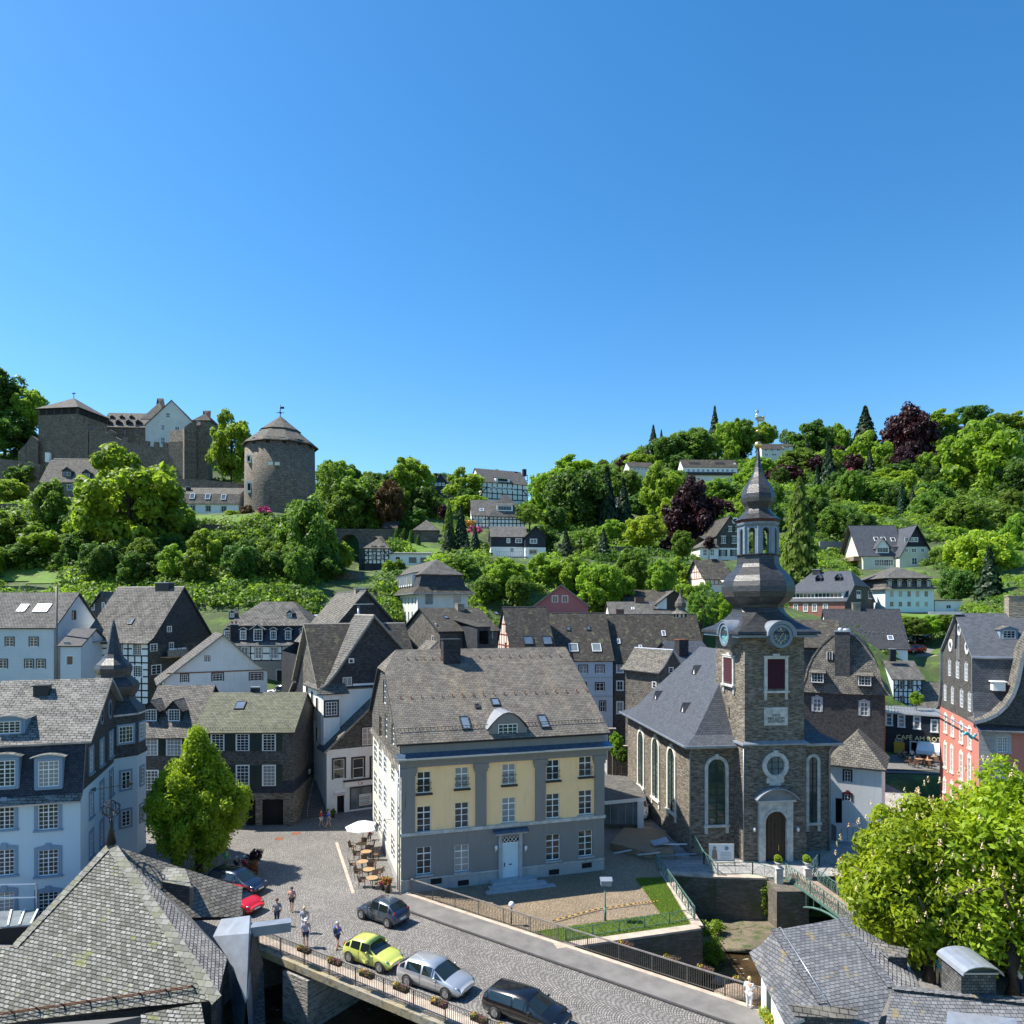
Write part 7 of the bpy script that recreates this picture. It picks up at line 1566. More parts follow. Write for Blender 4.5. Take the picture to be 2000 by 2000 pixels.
mb=MB(lambda q:V((q[0]+c.x,q[1]+c.y+7,q[2])));mb.lathe([(rr*1.0,zz_(872)),(rr*1.1,zz_(872)-.3),(rr*1.08,zz_(872)),(rr*.56,zz_(847)+.3),(rr*.60,zz_(847)+.45),(rr*.3,zz_(830)+.2),(.05,zz_(815)+.3)],'slate_pale',10,smooth=False,a0=.2);mb.build('roof',t,o)
mb=MB(lambda q:V((q[0]+c.x,q[1]+c.y+7,q[2])));zt=zz_(817);mb.tube([(0,0,zt),(0,0,zt+3.2)],.09,'iron');mb.bar((-.9,0,zt+1.3),(.9,0,zt+1.3),.1,'iron');mb.bar((0,-.9,zt+1.3),(0,.9,zt+1.3),.1,'iron');mb.box(-.1,.9,-.03,.03,zt+2.2,zt+2.7,'iron');mb.sphere((0,0,zt+1.3),.25,'iron');mb.build('weathervane',t,o)
for a in range(-80,90,26):
 A=R(a-90);mb=MB(lambda q:V((q[0]+c.x,q[1]+c.y+7,q[2])));x,y=rr*.985*math.cos(A),rr*.985*math.sin(A);e=V((-math.sin(A),math.cos(A),0));n=V((math.cos(A),math.sin(A),0))
 p=V((x,y,zz_(878)-.2));mb.face([p-e*.45+n*.07,p+e*.45+n*.07,p+e*.45+n*.07+V((0,0,1.4)),p-e*.45+n*.07+V((0,0,1.4))],'dark');mb.build('window',t,o)
for u,v,w_,hh in((504,907,.5,.9),(505,960,.6,1.3)):
 x=(u-546)/k_*1.0;y=-math.sqrt(rr*rr-x*x)*.99;mb=MB(lambda q:V((q[0]+c.x,q[1]+c.y+7,q[2])));mb.box(x-w_,x+w_,y-.35,y+.3,zz_(v)-hh,zz_(v)+hh,'creamtrim');mb.box(x-w_*.5,x+w_*.5,y-.38,y,zz_(v)-hh*.6,zz_(v)+hh*.6,'dark');mb.build('window',t,o)
for dx,l in((-.9,1.0),(.5,1.0)):
 mb=MB(lambda q:V((q[0]+c.x,q[1]+c.y+7,q[2])));x=(557-546)/k_+dx;y=-math.sqrt(rr*rr-x*x)-.05;mb.box(x-.5,x+.5,y-.15,y+.3,zz_(919)-.35,zz_(919)+.35,'creamtrim');mb.build('stone_panel',t,o)
Y_=168;kk=1400/Y_;mb=MB();z=lambda v:21+(1190-v)/kk;x=lambda u:(u-1000)/kk
ax0,ax1=x(664),x(701);m=(ax0+ax1)/2;r=(ax1-ax0)/2;zc=z(1062)-.0
for yy,dn in((Y_,1),(Y_+4,-1)):
 mb.face([(x(596),yy,z(1150)),(ax0,yy,z(1150)),(ax0,yy,zc),(ax0,yy,z(1034)),(x(596),yy,z(1034))],'stone_castle');mb.face([(ax1,yy,z(1150)),(x(772),yy,z(1150)),(x(772),yy,z(1036)),(ax1,yy,z(1034)),(ax1,yy,zc)],'stone_castle')
 for i in range(12):
  a0_,a1_=math.pi*i/12,math.pi*(i+1)/12;p,q=(m-r*math.cos(a0_),zc+r*math.sin(a0_)),(m-r*math.cos(a1_),zc+r*math.sin(a1_));mb.face([(p[0],yy,p[1]),(q[0],yy,q[1]),(q[0],yy,z(1034)),(p[0],yy,z(1034))],'stone_castle')
for i in range(12):
 a0_,a1_=math.pi*i/12,math.pi*(i+1)/12;p,q=(m-r*math.cos(a0_),zc+r*math.sin(a0_)),(m-r*math.cos(a1_),zc+r*math.sin(a1_));mb.face([(p[0],Y_,p[1]),(q[0],Y_,q[1]),(q[0],Y_+4,q[1]),(p[0],Y_+4,p[1])],'stone_castle')
for xx in(ax0,ax1):mb.face([(xx,Y_,z(1150)),(xx,Y_+4,z(1150)),(xx,Y_+4,zc),(xx,Y_,zc)],'stone_castle')
mb.slab([(x(596),Y_-.15,z(1032)),(x(772),Y_-.15,z(1034)),(x(772),Y_+4.15,z(1034)),(x(596),Y_+4.15,z(1032))],.5,'stone_castle');tag(mb.build('stone_viaduct'),'dark stone viaduct wall with one round arch below the round tower','viaduct')
ruin('stair_wall','upper dark stepped wall of the castle stairs below the arch',[(620,1118),(660,1117),(700,1119),(712,1140)],1145,136,134,1.2,mat='stone_bank')
ruin('stair_wall','middle dark wall of the castle stairs behind the tall slate gable',[(600,1146),(660,1145),(730,1150)],1165,130,129,1.2,mat='stone_bank')
ruin('stair_wall','lowest dark wall of the castle stairs left of the tall slate gable',[(570,1168),(630,1168),(690,1172)],1190,125,124,1.2,mat='stone_bank')
ruin('terrace_wall','brown garden wall below the slate and white house',[(850,1078),(900,1078),(962,1080)],1092,156,156,1,mat='stone_bank')
ruin('terrace_wall','shaded retaining wall under the yellow green garden tree',[(1090,1062),(1160,1066),(1270,1070),(1310,1075)],1088,172,172,1,mat='stone_bank')
ruin('terrace_wall','concrete retaining wall above the brick house garden',[(1600,1057),(1640,1058),(1682,1060)],1072,200,200,1,mat='greywall')
ruin('parking_wall','retaining wall of the little car park between dark roof and red building',[(1772,1289),(1810,1283),(1850,1276)],1300,124,126,.8,mat='concrete')
mb=MB();q=[P(1765,1283,125),P(1850,1281,126),P(1852,1252,139),P(1765,1252,139)];zc=sum(p.z for p in q)/4;mb.slab([V((p.x,p.y,p.z))for p in q],.3,'townground');struct('car_park',mb)
# foliage
def card_mesh(name,pos,nrm,size,mat,seed=0,aspect=1.5,mats=None,midx=None):
 """many small leaf shaped faces; pos, nrm (n,3); size (n,)"""
 rs=np.random.RandomState(seed+11);n=len(pos)
 nrm=nrm/np.maximum(1e-6,np.linalg.norm(nrm,axis=1))[:,None]
 t=rs.normal(size=(n,3));t-=(t*nrm).sum(1)[:,None]*nrm;t/=np.maximum(1e-6,np.linalg.norm(t,axis=1))[:,None]
 b=np.cross(nrm,t);s=size[:,None]
 v=np.stack([pos-t*s*aspect*.5,pos+b*s*.42+nrm*s*.1,pos+t*s*aspect*.5,pos-b*s*.42+nrm*s*.1],1).reshape(-1,3)
 me=bpy.data.meshes.new(name);me.vertices.add(4*n);me.vertices.foreach_set('co',v.astype(np.float32).ravel())
 me.loops.add(4*n);me.loops.foreach_set('vertex_index',np.arange(4*n,dtype=np.int32));me.polygons.add(n);me.polygons.foreach_set('loop_start',np.arange(0,4*n,4,dtype=np.int32))
 for m in(mats or[mat]):me.materials.append(MAT(m))
 if midx is not None:me.polygons.foreach_set('material_index',midx.astype(np.int32))
 me.update();me.validate();return me
def sph(rs,n):
 d=rs.normal(size=(n,3));return d/np.linalg.norm(d,axis=1)[:,None]
def crown_pts(seed,n,K=46,rc=(.2,.34),shape='round',lo=-1.0):
 rs=np.random.RandomState(seed);C_=[]
 while len(C_)<K:
  p=rs.uniform(-1,1,3);r=np.linalg.norm(p)
  if r>1 or r<.35 or p[2]<lo:continue
  if shape=='egg':
   w_=1-max(0,p[2])*.75;w_*=1-max(0,-p[2]-.5)*.8
   p[0]*=w_;p[1]*=w_
  if shape=='flat' and p[2]<-.3:p[2]*=.6
  C_.append(p*rs.uniform(.72,.9))
 C_=np.array(C_);R_=rs.uniform(rc[0],rc[1],K)
 i=rs.randint(0,K,n);d=sph(rs,n);d[:,2]=np.abs(d[:,2])*np.where(rs.rand(n)<.7,1,-1)
 pos=C_[i]+d*(R_[i]*rs.uniform(.55,1.08,n))[:,None]
 nr=d+rs.normal(size=(n,3))*.55+np.array([0,0,.25]);return pos,nr
def conifer_pts(seed,n,taper=1.0):
 rs=np.random.RandomState(seed);z=rs.uniform(0,1,n)**1.25;L=15
 lay=np.floor(z*L)/L;f=(z-lay)*L;r=(1-z)**taper*(.75+.25*f[::-1])*(1-.35*f)+.02
 a=rs.uniform(0,6.283,n);lob=.8+.2*np.sin(a*5+lay*40);rad=r*lob*rs.uniform(.55,1,n)**.5
 pos=np.c_[rad*np.cos(a),rad*np.sin(a),z*2-1-rad*.12];nr=np.c_[np.cos(a),np.sin(a),np.full(n,.5)]+rs.normal(size=(n,3))*.4
 return pos,nr
def mk_crown(kind,mat,seed,n,size,**k):
 rs=np.random.RandomState(seed+5);pos,nr=conifer_pts(seed,n,**k)if kind=='con' else crown_pts(seed,n,**k)
 return card_mesh('crown',pos,nr,size*rs.uniform(.7,1.35,n),mat,seed)
def trunk_mesh(seed,limbs=5):
 rnd=random.Random(seed);mb=MB();mb.tube([(0,0,-.1),(.02,.01,.35),(.03,-.02,.7),(0,.03,1.0)],[.06,.045,.035,.015],'bark',7)
 for i in range(limbs):
  a=rnd.uniform(0,6.28);z=rnd.uniform(.35,.8);L=rnd.uniform(.25,.4);mb.tube([(0,0,z),(L*.5*math.cos(a),L*.5*math.sin(a),z+L*.4),(L*math.cos(a),L*math.sin(a),z+L*.6)],[.025,.016,.006],'bark',5)
 o=mb.build('trunk');me=o.data;bpy.data.objects.remove(o);return me
CR={}
for key,mat in(('a','leaf_a'),('b','leaf_b'),('c','leaf_c'),('p','leaf_purple'),('r','leaf_rust'),('y','leaf_yel')):
 CR[key]=[mk_crown('b',mat,30+i+ord(key),12000,.072,K=95+i*15,rc=(.12,.23))for i in range(2 if key in 'pry' else 3)]
CR['t']=[mk_crown('b','leaf_a',77,4200,.065,K=70,rc=(.1,.2))]
CR['k']=[mk_crown('con','leaf_con',3,6500,.10),mk_crown('con','leaf_con',4,6500,.10)]
CR['g']=[mk_crown('con','leaf_a',8,6500,.10,taper=.7)]
CR['o']=[mk_crown('con','leaf_c',9,4000,.12,taper=.35)]
TR=[trunk_mesh(i)for i in range(3)]
_tn=[0]
NAMES=dict(a='broadleaf_tree',b='broadleaf_tree',c='broadleaf_tree',p='purple_beech',r='rust_tree',y='broadleaf_tree',t='birch_tree',k='conifer',g='conifer',o='cypress')
def tree(kind,u,v,rw,rh,Y,label,group='trees on the slopes',name=None):
 _tn[0]+=1;i=_tn[0];c=P(u,v,Y);rx,rz=rw/F*Y*1.08,rh/F*Y*1.08;g=hz(c.x,c.y+rx*.3);base=V((c.x,c.y,min(g,c.z-rz*.75)))
 small=rh<22
 t=thing(name or NAMES[kind]if not small or kind in 'ko' else('bush' if not name else name),label,'tree' if not small or kind in 'kog' else 'bush',base,0,group)
 H=c.z-base.z
 o=bpy.data.objects.new('trunk',TR[i%3]);C.objects.link(o);o.parent=t;s=H+rz*.4;o.scale=(max(.25,rx*.85),max(.25,rx*.85),s);o.rotation_euler=(0,0,i*1.3)
 o=bpy.data.objects.new('crown',CR[kind][i%len(CR[kind])]);C.objects.link(o);o.parent=t;o.location=(0,0,H);o.scale=(rx,rx,rz);o.rotation_euler=(0,0,i*2.1)
 return t
TREES=[('b',350,1015,34,36,150,'tree right of the huge bright tree below the long white house'),('a',200,1120,40,34,131,'leafy tree above the slate cottage'),('c',40,1085,50,24,133,'dark hedge like tree over the left meadow'),('b',665,1085,26,30,142,'tree at the right foot of the tall tree'),('c',300,1045,46,44,141,'dark tree tucked under the huge bright tree'),('b',560,1095,40,34,136,'bright low tree below the viaduct end'),('c',410,1105,34,30,135,'shaded tree between the two bright round ones'),('a',480,1085,26,28,139,'soft tree left of the blossoming one'),('c',60,930,44,26,178,'dark tree below the outer castle wall'),('b',15,960,40,28,168,'bright tree below the dark one at the left edge'),('b',1250,905,30,18,318,'tree just above the crest bungalow'),('c',1330,905,24,20,330,'dark tree left of the apartment house'),('b',1480,915,30,24,318,'tree below the beige skyline house'),('a',1410,960,36,26,262,'pale tree right of the large purple beech'),('b',1470,985,32,36,240,'tree half behind the lantern'),('c',1500,1010,26,46,220,'dark tree close behind the spire'),('b',1620,905,30,28,322,'tree around the glazed gable'),('c',1760,930,40,30,300,'dark tree between the beech and the rust tree'),('a',1800,1040,36,30,225,'round tree behind the villa gable'),('b',1850,1060,40,34,205,'bright tree right above the villa'),('a',1950,1020,46,36,225,'pale tree near the right edge'),('c',1820,970,36,30,268,'dark tree in the middle of the right slope'),('b',1700,1015,44,30,240,'tree left above the villa roof'),('c',1660,960,36,36,265,'dark tree beside the conifer leader'),('a',1160,965,30,28,250,'tree behind the two dark spruces'),('b',1090,1020,34,30,200,'bright tree at the foot of the big dark tree'),('c',1245,990,26,26,235,'dark tree over the white bungalow'),('b',1195,1040,30,26,185,'tree below the dark spruces'),('c',1060,1050,30,24,178,'dark shrubby tree right of the slate and white house'),('c',-8,775,62,58,205,'dark tree at the left edge of the skyline beside the castle tower'),('b',58,800,36,45,204,'tree touching the left side of the square castle tower'),('c',10,845,60,45,200,'dark tree low beside the outer castle wall, far left'),('b',253,992,112,118,139,'huge bright green tree below the castle, the largest on the left slope'),('a',101,997,48,58,150,'olive green tree left of the huge bright tree'),('a',22,1045,62,50,138,'broad bush like tree at the left edge above the meadow'),('b',75,1062,42,35,136,'bright tree above the left meadow'),('c',165,1075,45,45,137,'dark shaded tree at the lower left of the huge bright tree'),('c',330,1090,50,45,136,'dark shaded tree at the lower right of the huge bright tree'),('b',451,872,43,70,185,'dense round tree between castle and round tower'),('b',445,1070,34,38,140,'bright round tree below the long dark retaining wall'),('b',438,1131,42,40,128,'bright bush directly behind the arched dormer house'),('a',507,1088,38,38,138,'tree with pale blossoms below the retaining wall'),('a',601,1055,62,82,138,'tall tree in front of the round tower slope'),('c',625,1110,50,42,134,'dark lower growth beside the tall tree by the arch'),('t',580,998,24,24,152,'silvery bush at the foot of the round tower'),('t',645,950,40,48,188,'thin light birch right of the round tower'),('t',668,985,30,40,186,'slender birch beside the olive trees'),('t',300,1127,36,26,128,'pale spreading shrub behind the weathered slate roof'),('a',337,1132,30,24,127,'round shrub behind the big slate gable chimney'),('k',203,1142,12,28,128,'small dark spruce above the boarded house'),('a',232,1143,18,26,127,'yellowish shrub beside the small spruce'),('t',181,1108,30,26,131,'silver grey shrub above the slate cottage'),('b',529,1144,26,24,127,'leafy shrub above the mansard house ridge'),('a',569,1146,26,26,127,'upright shrub right above the mansard house'),('b',493,1164,20,12,124,'clipped shrub behind the mansard house ridge'),('b',612,1176,18,28,122,'bright shrub left of the tall slate gable'),('c',127,1108,28,42,134,'dark tree beside the meadow'),('b',128,1130,18,26,131,'fresh green tree at the right end of the meadow'),('a',375,1100,34,30,134,'mid green tree below the long dark wall'),('k',480,1125,18,30,131,'dark fir in the shade behind the bright bush'),('c',545,1105,36,34,133,'shaded tree between the blossoming tree and the arch'),('c',395,1150,30,20,126,'dark shrub under the trees behind the slate roofs'),('a',275,1080,30,30,133,'shrub in front of the huge bright tree'),('t',365,1050,26,26,146,'loose shrub on the retaining wall'),('b',455,1010,20,16,158,'small bright shrub in front of the long white house'),('r',483,1000,14,14,158,'rust red shrub left of the round tower'),('a',520,1012,22,14,155,'yellow green bush at the round tower foot'),('a',697,980,60,52,186,'olive tree left of the rust tree'),('r',760,982,30,50,184,'rust tinted round tree beside the olive tree'),('b',796,948,54,62,200,'big tree left of the dark skyline gable'),('c',830,990,40,42,196,'dark tree below the skyline gable house'),('b',908,950,40,36,225,'round tree between the dark gable and the timber villa'),('a',965,942,24,24,240,'small skyline tree left of the timber villa'),('b',920,985,38,20,205,'bright hedge like tree above the pointed villa'),('p',867,999,13,14,180,'small purple shrub beside the golden conifer'),('g',877,1023,17,40,166,'golden green conifer right of the stone pavilion'),('k',901,1026,17,38,166,'dark conifer right of the golden one'),('k',876,1056,18,30,160,'dark conifer in front of the golden one'),('k',928,1056,14,26,160,'small dark conifer below the pink shrubs'),('k',912,1070,10,18,158,'little cypress like conifer on the garden terrace'),('o',775,1050,9,17,166,'first clipped cypress left of the pavilion'),('o',789.5,1050,9,17,166,'second clipped cypress from the left'),('o',803,1055,9,18,164,'third clipped cypress from the left'),('o',817,1062,8,16,162,'rightmost clipped cypress below the pavilion'),('c',1128,985,64,72,205,'big dark tree on the middle slope'),('b',1062,965,30,42,215,'bright tree right of the timber villa'),('t',1034,1005,30,20,190,'pale shrubby tree beside the pointed villa'),('k',1186,1000,34,72,200,'tall dark spruce on the middle slope'),('k',1218,1005,28,58,205,'second dark spruce beside the tall one'),('b',1121,918,42,26,270,'skyline tree above the big dark tree'),('a',1172,935,34,24,265,'skyline tree left of the bungalow'),('y',1259,1041,38,32,178,'yellow green garden tree above the shaded wall'),('b',1291,958,38,50,225,'fresh green tree behind the large purple beech'),('a',1225,945,30,24,262,'soft green tree below the bungalow'),('b',1080,940,24,20,262,'small bright tree right of the timber villa'),('p',1353,1003,52,70,192,'large dark purple beech left of the spire'),('p',1312,1082,26,32,176,'small purple tree below the large beech'),('p',1385,1060,10,12,172,'purple shrub at the villa wing'),('a',900,1108,38,24,140,'long hedge like tree below the garden wall'),('b',983,1128,52,44,136,'bright bushy tree right of the pale mansard building'),('a',950,1150,28,28,131,'light shrub beside the pale mansard building'),('b',1063,1118,38,34,142,'bright tree left above the pink gable'),('b',1117,1122,34,36,140,'tree rising behind the pink gable'),('b',1172,1147,44,50,133,'bright round tree right of the pink gable'),('a',1237,1112,34,40,142,'round soft tree in the middle row'),('b',1290,1130,30,38,137,'fresh tree above the low slate roof'),('k',1106,1074,22,30,158,'small dark conifer in the garden below the wall'),('k',1179,1066,18,28,160,'narrow conifer on the terrace'),('t',1135,1054,32,16,168,'silvery spreading shrub on the middle slope'),('a',1010,1150,24,26,131,'light green shrub left of the pink gable'),('a',1333,1060,22,24,160,'green shrub between the purple trees'),('b',759,1108,16,16,140,'small bush above the pale mansard roof'),('a',780,1105,12,14,140,'twiggy bush beside the small bush'),('b',1215,1145,26,26,134,'round bush in front of the middle row'),('a',1354,872,46,32,345,'skyline tree left of the apartment house'),('k',1396,832,14,32,365,'tall dark skyline fir'),('k',1276,862,14,26,345,'small skyline fir above the bungalow'),('c',1305,880,34,28,340,'dark skyline tree right of the small fir'),('b',1422,858,26,36,358,'skyline tree right of the tall fir'),('a',1450,852,28,34,362,'leafy skyline tree left of the gilded swan'),('b',1492,848,26,24,365,'tree behind the gilded swan'),('t',1532,853,11,14,372,'small lone tree on the skyline'),('c',1583,865,46,42,362,'dark rounded tree right of the skyline houses'),('b',1637,868,26,42,358,'slim tree beside the dark rounded one'),('k',1690,842,30,40,355,'dark fir beside the skyline purple beech'),('b',1698,895,42,46,325,'bright round tree left of the skyline beech'),('p',1778,862,48,62,338,'great purple beech on the right skyline'),('r',1804,917,34,28,310,'rust brown tree below the great beech'),('b',1840,822,28,20,366,'tree at the top right of the beech'),('c',1897,814,30,22,378,'round topped lone tree on the right crest'),('a',1950,828,28,20,368,'crest tree near the right edge'),('b',1990,826,24,20,366,'crest tree at the right edge'),('b',1922,905,78,86,278,'very large bright tree on the right slope'),('c',1985,960,50,60,262,'dark tree at the right edge'),('p',1532,937,38,26,300,'purple tree right behind the spire'),('a',1558,905,44,26,320,'soft tree above the purple one'),('g',1561,1046,48,92,160,'huge spruce like tree right of the lantern'),('k',1618,940,28,66,290,'tall dark conifer group leader on the right slope'),('k',1596,965,18,44,285,'slim dark conifer left of the leader'),('a',1699,980,62,46,262,'broad light tree on the right slope'),('b',1757,985,52,46,258,'broad tree right of the light one'),('a',1815,1003,42,42,235,'rounded tree above the large villa'),('a',1880,1022,58,50,215,'pale large tree on the lower right slope'),('y',1916,1092,60,52,168,'bright yellow green tree at the right'),('k',1932,1148,38,64,152,'dark spruce in front of the yellow green tree'),('t',1835,1115,42,46,178,'greyish green tree right of the villa'),('b',1985,1060,30,50,190,'tree at the right edge above the red building'),('c',1870,1150,30,40,160,'dark tree behind the flat annex'),('t',1372,1180,34,42,118,'white blossoming shrub left of the church roof'),('b',1325,1128,28,36,150,'bright tree under the small purple tree'),('b',1412,1188,24,30,122,'bright bush half hidden by the spire skirt'),('b',1340,1165,24,26,126,'leafy tree behind the little onion turret'),('b',1409,962,48,22,286,'light tree below the apartment house'),('a',1322,952,32,30,270,'tree above the large purple beech'),('c',1650,1030,30,40,232,'dark tree left of the large villa'),('a',1640,985,34,34,262,'tree between the conifers and the villa'),('b',1730,940,42,24,290,'light tree below the bright round tree'),('b',1850,955,40,30,285,'light tree under the rust brown tree'),('c',1595,1025,22,46,230,'dark tree behind the huge spruce like tree'),('b',1460,940,30,24,285,'small light tree left of the upper bulb'),('b',1757,1218,24,18,136,'first bush of the hedge below the long white building'),('a',1788,1222,24,17,134,'second bush of that hedge'),('b',1818,1220,24,18,134,'third bush of that hedge'),('a',1848,1216,22,20,134,'last bush of that hedge beside the red building roof'),('b',1790,1364,13,13,107,'round bush on the cafe roof terrace'),('b',1203,1452,14,22,83,'bright climbing bush on the garden walls'),('c',1215,1475,14,14,82,'dark bush beside the nave wall'),]
for k,u,v,rw,rh,Y,lab in TREES:tree(k,u,v,rw*(1.1 if u>1000 else 1)*(1.3 if k=='k' else 1),rh*(1.1 if u>1000 else 1),Y,lab)
RECTS=[(935,1040,915,975,235),(920,1030,962,1030,186),(957,1070,1025,1110,162),(840,880,922,965,235),(803,860,1013,1058,168),(700,762,1045,1112,148),(760,843,1076,1102,150),(1228,1296,900,928,298),(1326,1450,896,946,308),(1485,1550,864,900,343),(1200,1266,970,1002,240),(1365,1456,1003,1096,172),(1345,1432,1090,1158,138),(1684,1822,1022,1110,182),(1540,1740,1110,1210,138),(1720,1880,1105,1200,148),(1930,2000,842,870,348),(70,160,775,905,192),(150,415,775,940,188),(75,225,890,968,166),(335,472,945,1006,162),(478,615,800,1000,158),(655,712,1040,1120,167),(0,85,893,972,176),(1770,1850,1235,1290,123),(620,735,1112,1190,124),(0,125,1104,1140,121),(150,625,1130,1350,99),(-100,215,1130,1350,92)]
LM=[('castle tower',113,840),('castle gable',333,820),('round tower',546,920),('long white house',400,985),('castle house',145,930),('huge bright tree',253,992),('viaduct arch',682,1080),('boarded house',40,1200),('slate cottage',198,1190),('arched dormer house',520,1200),('left meadow',60,1120),('timber cottage',735,1080),('stone pavilion',832,1040),('skyline slate gable',860,945),('timber framed villa',990,945),('pointed villa',970,1000),('slate and white house',1010,1065),('pink gable',1097,1165),('large purple beech',1353,1003),('two dark spruces',1200,1000),('crest bungalow',1255,915),('apartment house',1387,918),('spire tip',1482,860),('beige skyline house',1510,882),('glazed gable',1622,905),('great purple beech',1778,862),('round topped crest tree',1897,814),('large villa',1750,1070),('long white building',1775,1160),('huge spruce',1561,1046),('very large bright tree',1922,905),('yellow green tree',1916,1092),('slate villa',1420,1050),('timbered house by the spire',1400,1125),('brick house',1620,1160),('rust tree',1804,917),('conifer leader',1618,940)]
SEEN=set()
def where(col,r,u,v):
 d=sorted(LM,key=lambda q:(q[1]-u)**2+((q[2]-v)*1.3)**2)
 def rel(q):dx,dy=u-q[1],v-q[2];return('right of' if dx>0 else 'left of')if abs(dx)>abs(dy)else('below' if dy>0 else 'above')
 for sz in('','small ' if r<3.9 else 'big ','rounded ','further '):
  for a,b in((0,1),(0,2),(1,2),(0,3),(1,3)):
   l='%s%s tree %s %s, %s %s'%(sz,col,rel(d[a]),d[a][0],rel(d[b]),d[b][0])
   if l not in SEEN:SEEN.add(l);return l
 return l
rs=np.random.RandomState(21);got=[]
WORDS=dict(a='soft green',b='bright green',c='dark green',y='yellow green',p='copper red',k='slender dark coniferous')
for region,n_,(ua,ub,ya,yb)in(('right slope',105,(1050,2040,190,385)),('slope under the castle',42,(-40,700,122,150)),('middle slope',22,(640,1100,150,250))):
 c_=0
 for _ in range(4000):
  if c_>=n_:break
  u,Y=rs.uniform(ua,ub),math.sqrt(rs.uniform(ya**2,yb**2));x=(u-CX)/F*Y;z=hz(x,Y);r=rs.uniform(2.9,5.2)*(1 if Y>180 else .72);h_=r*rs.uniform(1.5,2.1)
  vt,vb=HY-(z+h_+r-HC)*F/Y,HY-(z-HC)*F/Y;rp_=r*F/Y
  if any(a-rp_*.8<u<b+rp_*.8 and c-8<vb and vt<d-3 and Y<Yh+12 for a,b,c,d,Yh in RECTS):continue
  if any((x-a)**2+(Y-b)**2<(r*1.25)**2 for a,b in got):continue
  got.append((x,Y));c_+=1;k='abcabcabcykp'[rs.randint(12)]if region=='right slope' else 'abcabc'[rs.randint(6)]
  if k=='k':r*=.75;h_*=1.15
  tree(k,u,HY-(z+h_*.62-HC)*F/Y,r*F/Y,(h_*.62)*F/Y,Y,where(WORDS[k],r,u,HY-(z+h_*.62-HC)*F/Y),'woods of the '+region)
rs=np.random.RandomState(5);N_=17000
ys_=np.sqrt(rs.uniform(122**2,430**2,N_));us_=rs.uniform(-120,2120,N_);us_[-5000:]=rs.uniform(-100,780,5000);ys_[-5000:]=np.sqrt(rs.uniform(104**2,190**2,5000));xs_=(us_-CX)/F*ys_;zs_=height(xs_,ys_)
keep=[]
for x,y,z,u in zip(xs_,ys_,zs_,us_):
 v=HY-(z+1.2-HC)*F/y;ok=True
 for a,b,c,d,Yh in RECTS:
  if a-6<u<b+6 and c-4<v<d+6 and y<Yh+16:ok=False;break
 if ok and z>9:keep.append((x,y,z))
keep=np.array(keep);
def bushes(name,idx,mat,n,rr,sz,label=None):
 P_,N2,S_=[],[],[]
 for x,y,z in keep[idx]:
  r=rs.uniform(*rr)*rs.uniform(.55,1.35)*(.7+y/500)*(.8 if x<-30 else .85);m=int(n);d=sph(rs,m);d[:,2]=np.abs(d[:,2]);p=d*r*rs.uniform(.6,1.05,m)[:,None]*np.array([1.2,1.2,.9]);p+=np.array([x,y,z-.2]);P_.append(p);N2.append(d+rs.normal(size=(m,3))*.5);S_.append(rs.uniform(.7,1.3,m)*sz*(.6+y/350))
 me=card_mesh(name,np.concatenate(P_),np.concatenate(N2),np.concatenate(S_),mat,3);o=bpy.data.objects.new(name,me);C.objects.link(o);return tag(o,kind='stuff')
pr_=rs.permutation(len(keep));c1,c2=int(len(keep)*.45),int(len(keep)*.75)
bushes('hillside_thicket',pr_[:c1],'leaf_a',85,(1.4,2.8),.46);bushes('hillside_shrubs',pr_[c1:c2],'leaf_b',85,(1.3,2.6),.46);bushes('hillside_undergrowth',pr_[c2:],'leaf_c',85,(1.4,3.0),.46)
def meadow(name,poly,Y0,Y1,mat='meadow',step=1.2):
 us=[p[0]for p in poly];x0,x1=(min(us)-CX)/F*Y1 if min(us)<CX else(min(us)-CX)/F*Y0,(max(us)-CX)/F*Y0 if max(us)<CX else(max(us)-CX)/F*Y1
 X,Yg=np.meshgrid(np.arange(x0,x1+step,step),np.arange(Y0,Y1,step));Z=height(X.ravel(),Yg.ravel()).reshape(X.shape)+.15
 U,V_=CX+X*F/Yg,HY-(Z-HC)*F/Yg;ins=inpoly(poly,U,V_);mb=MB();ny,nx=X.shape;id_={}
 k=mb.m(mat)
 for j in range(ny-1):
  for i in range(nx-1):
   if ins[j,i]and ins[j+1,i]and ins[j,i+1]and ins[j+1,i+1]:
    f=[]
    for jj,ii in((j,i),(j,i+1),(j+1,i+1),(j+1,i)):
     if(jj,ii)not in id_:id_[(jj,ii)]=mb.p((X[jj,ii],Yg[jj,ii],Z[jj,ii]))
     f.append(id_[(jj,ii)])
    mb.f.append(f);mb.mi.append(k);mb.sm.append(True)
 if mb.f:tag(mb.build(name),kind='structure')
meadow('meadow',[(-10,1100),(90,1106),(128,1120),(125,1142),(60,1140),(-10,1138)],118,150)
meadow('terrace_lawn',[(350,1006),(470,1004),(560,1012),(560,1028),(350,1020)],145,172)
meadow('garden_lawn',[(740,1064),(800,1060),(880,1072),(880,1086),(745,1080)],150,172)
meadow('villa_garden',[(1620,1062),(1690,1062),(1690,1110),(1600,1108)],160,215)
meadow('bank_lawn',[(1735,1196),(1880,1196),(1880,1212),(1735,1212)],128,160)
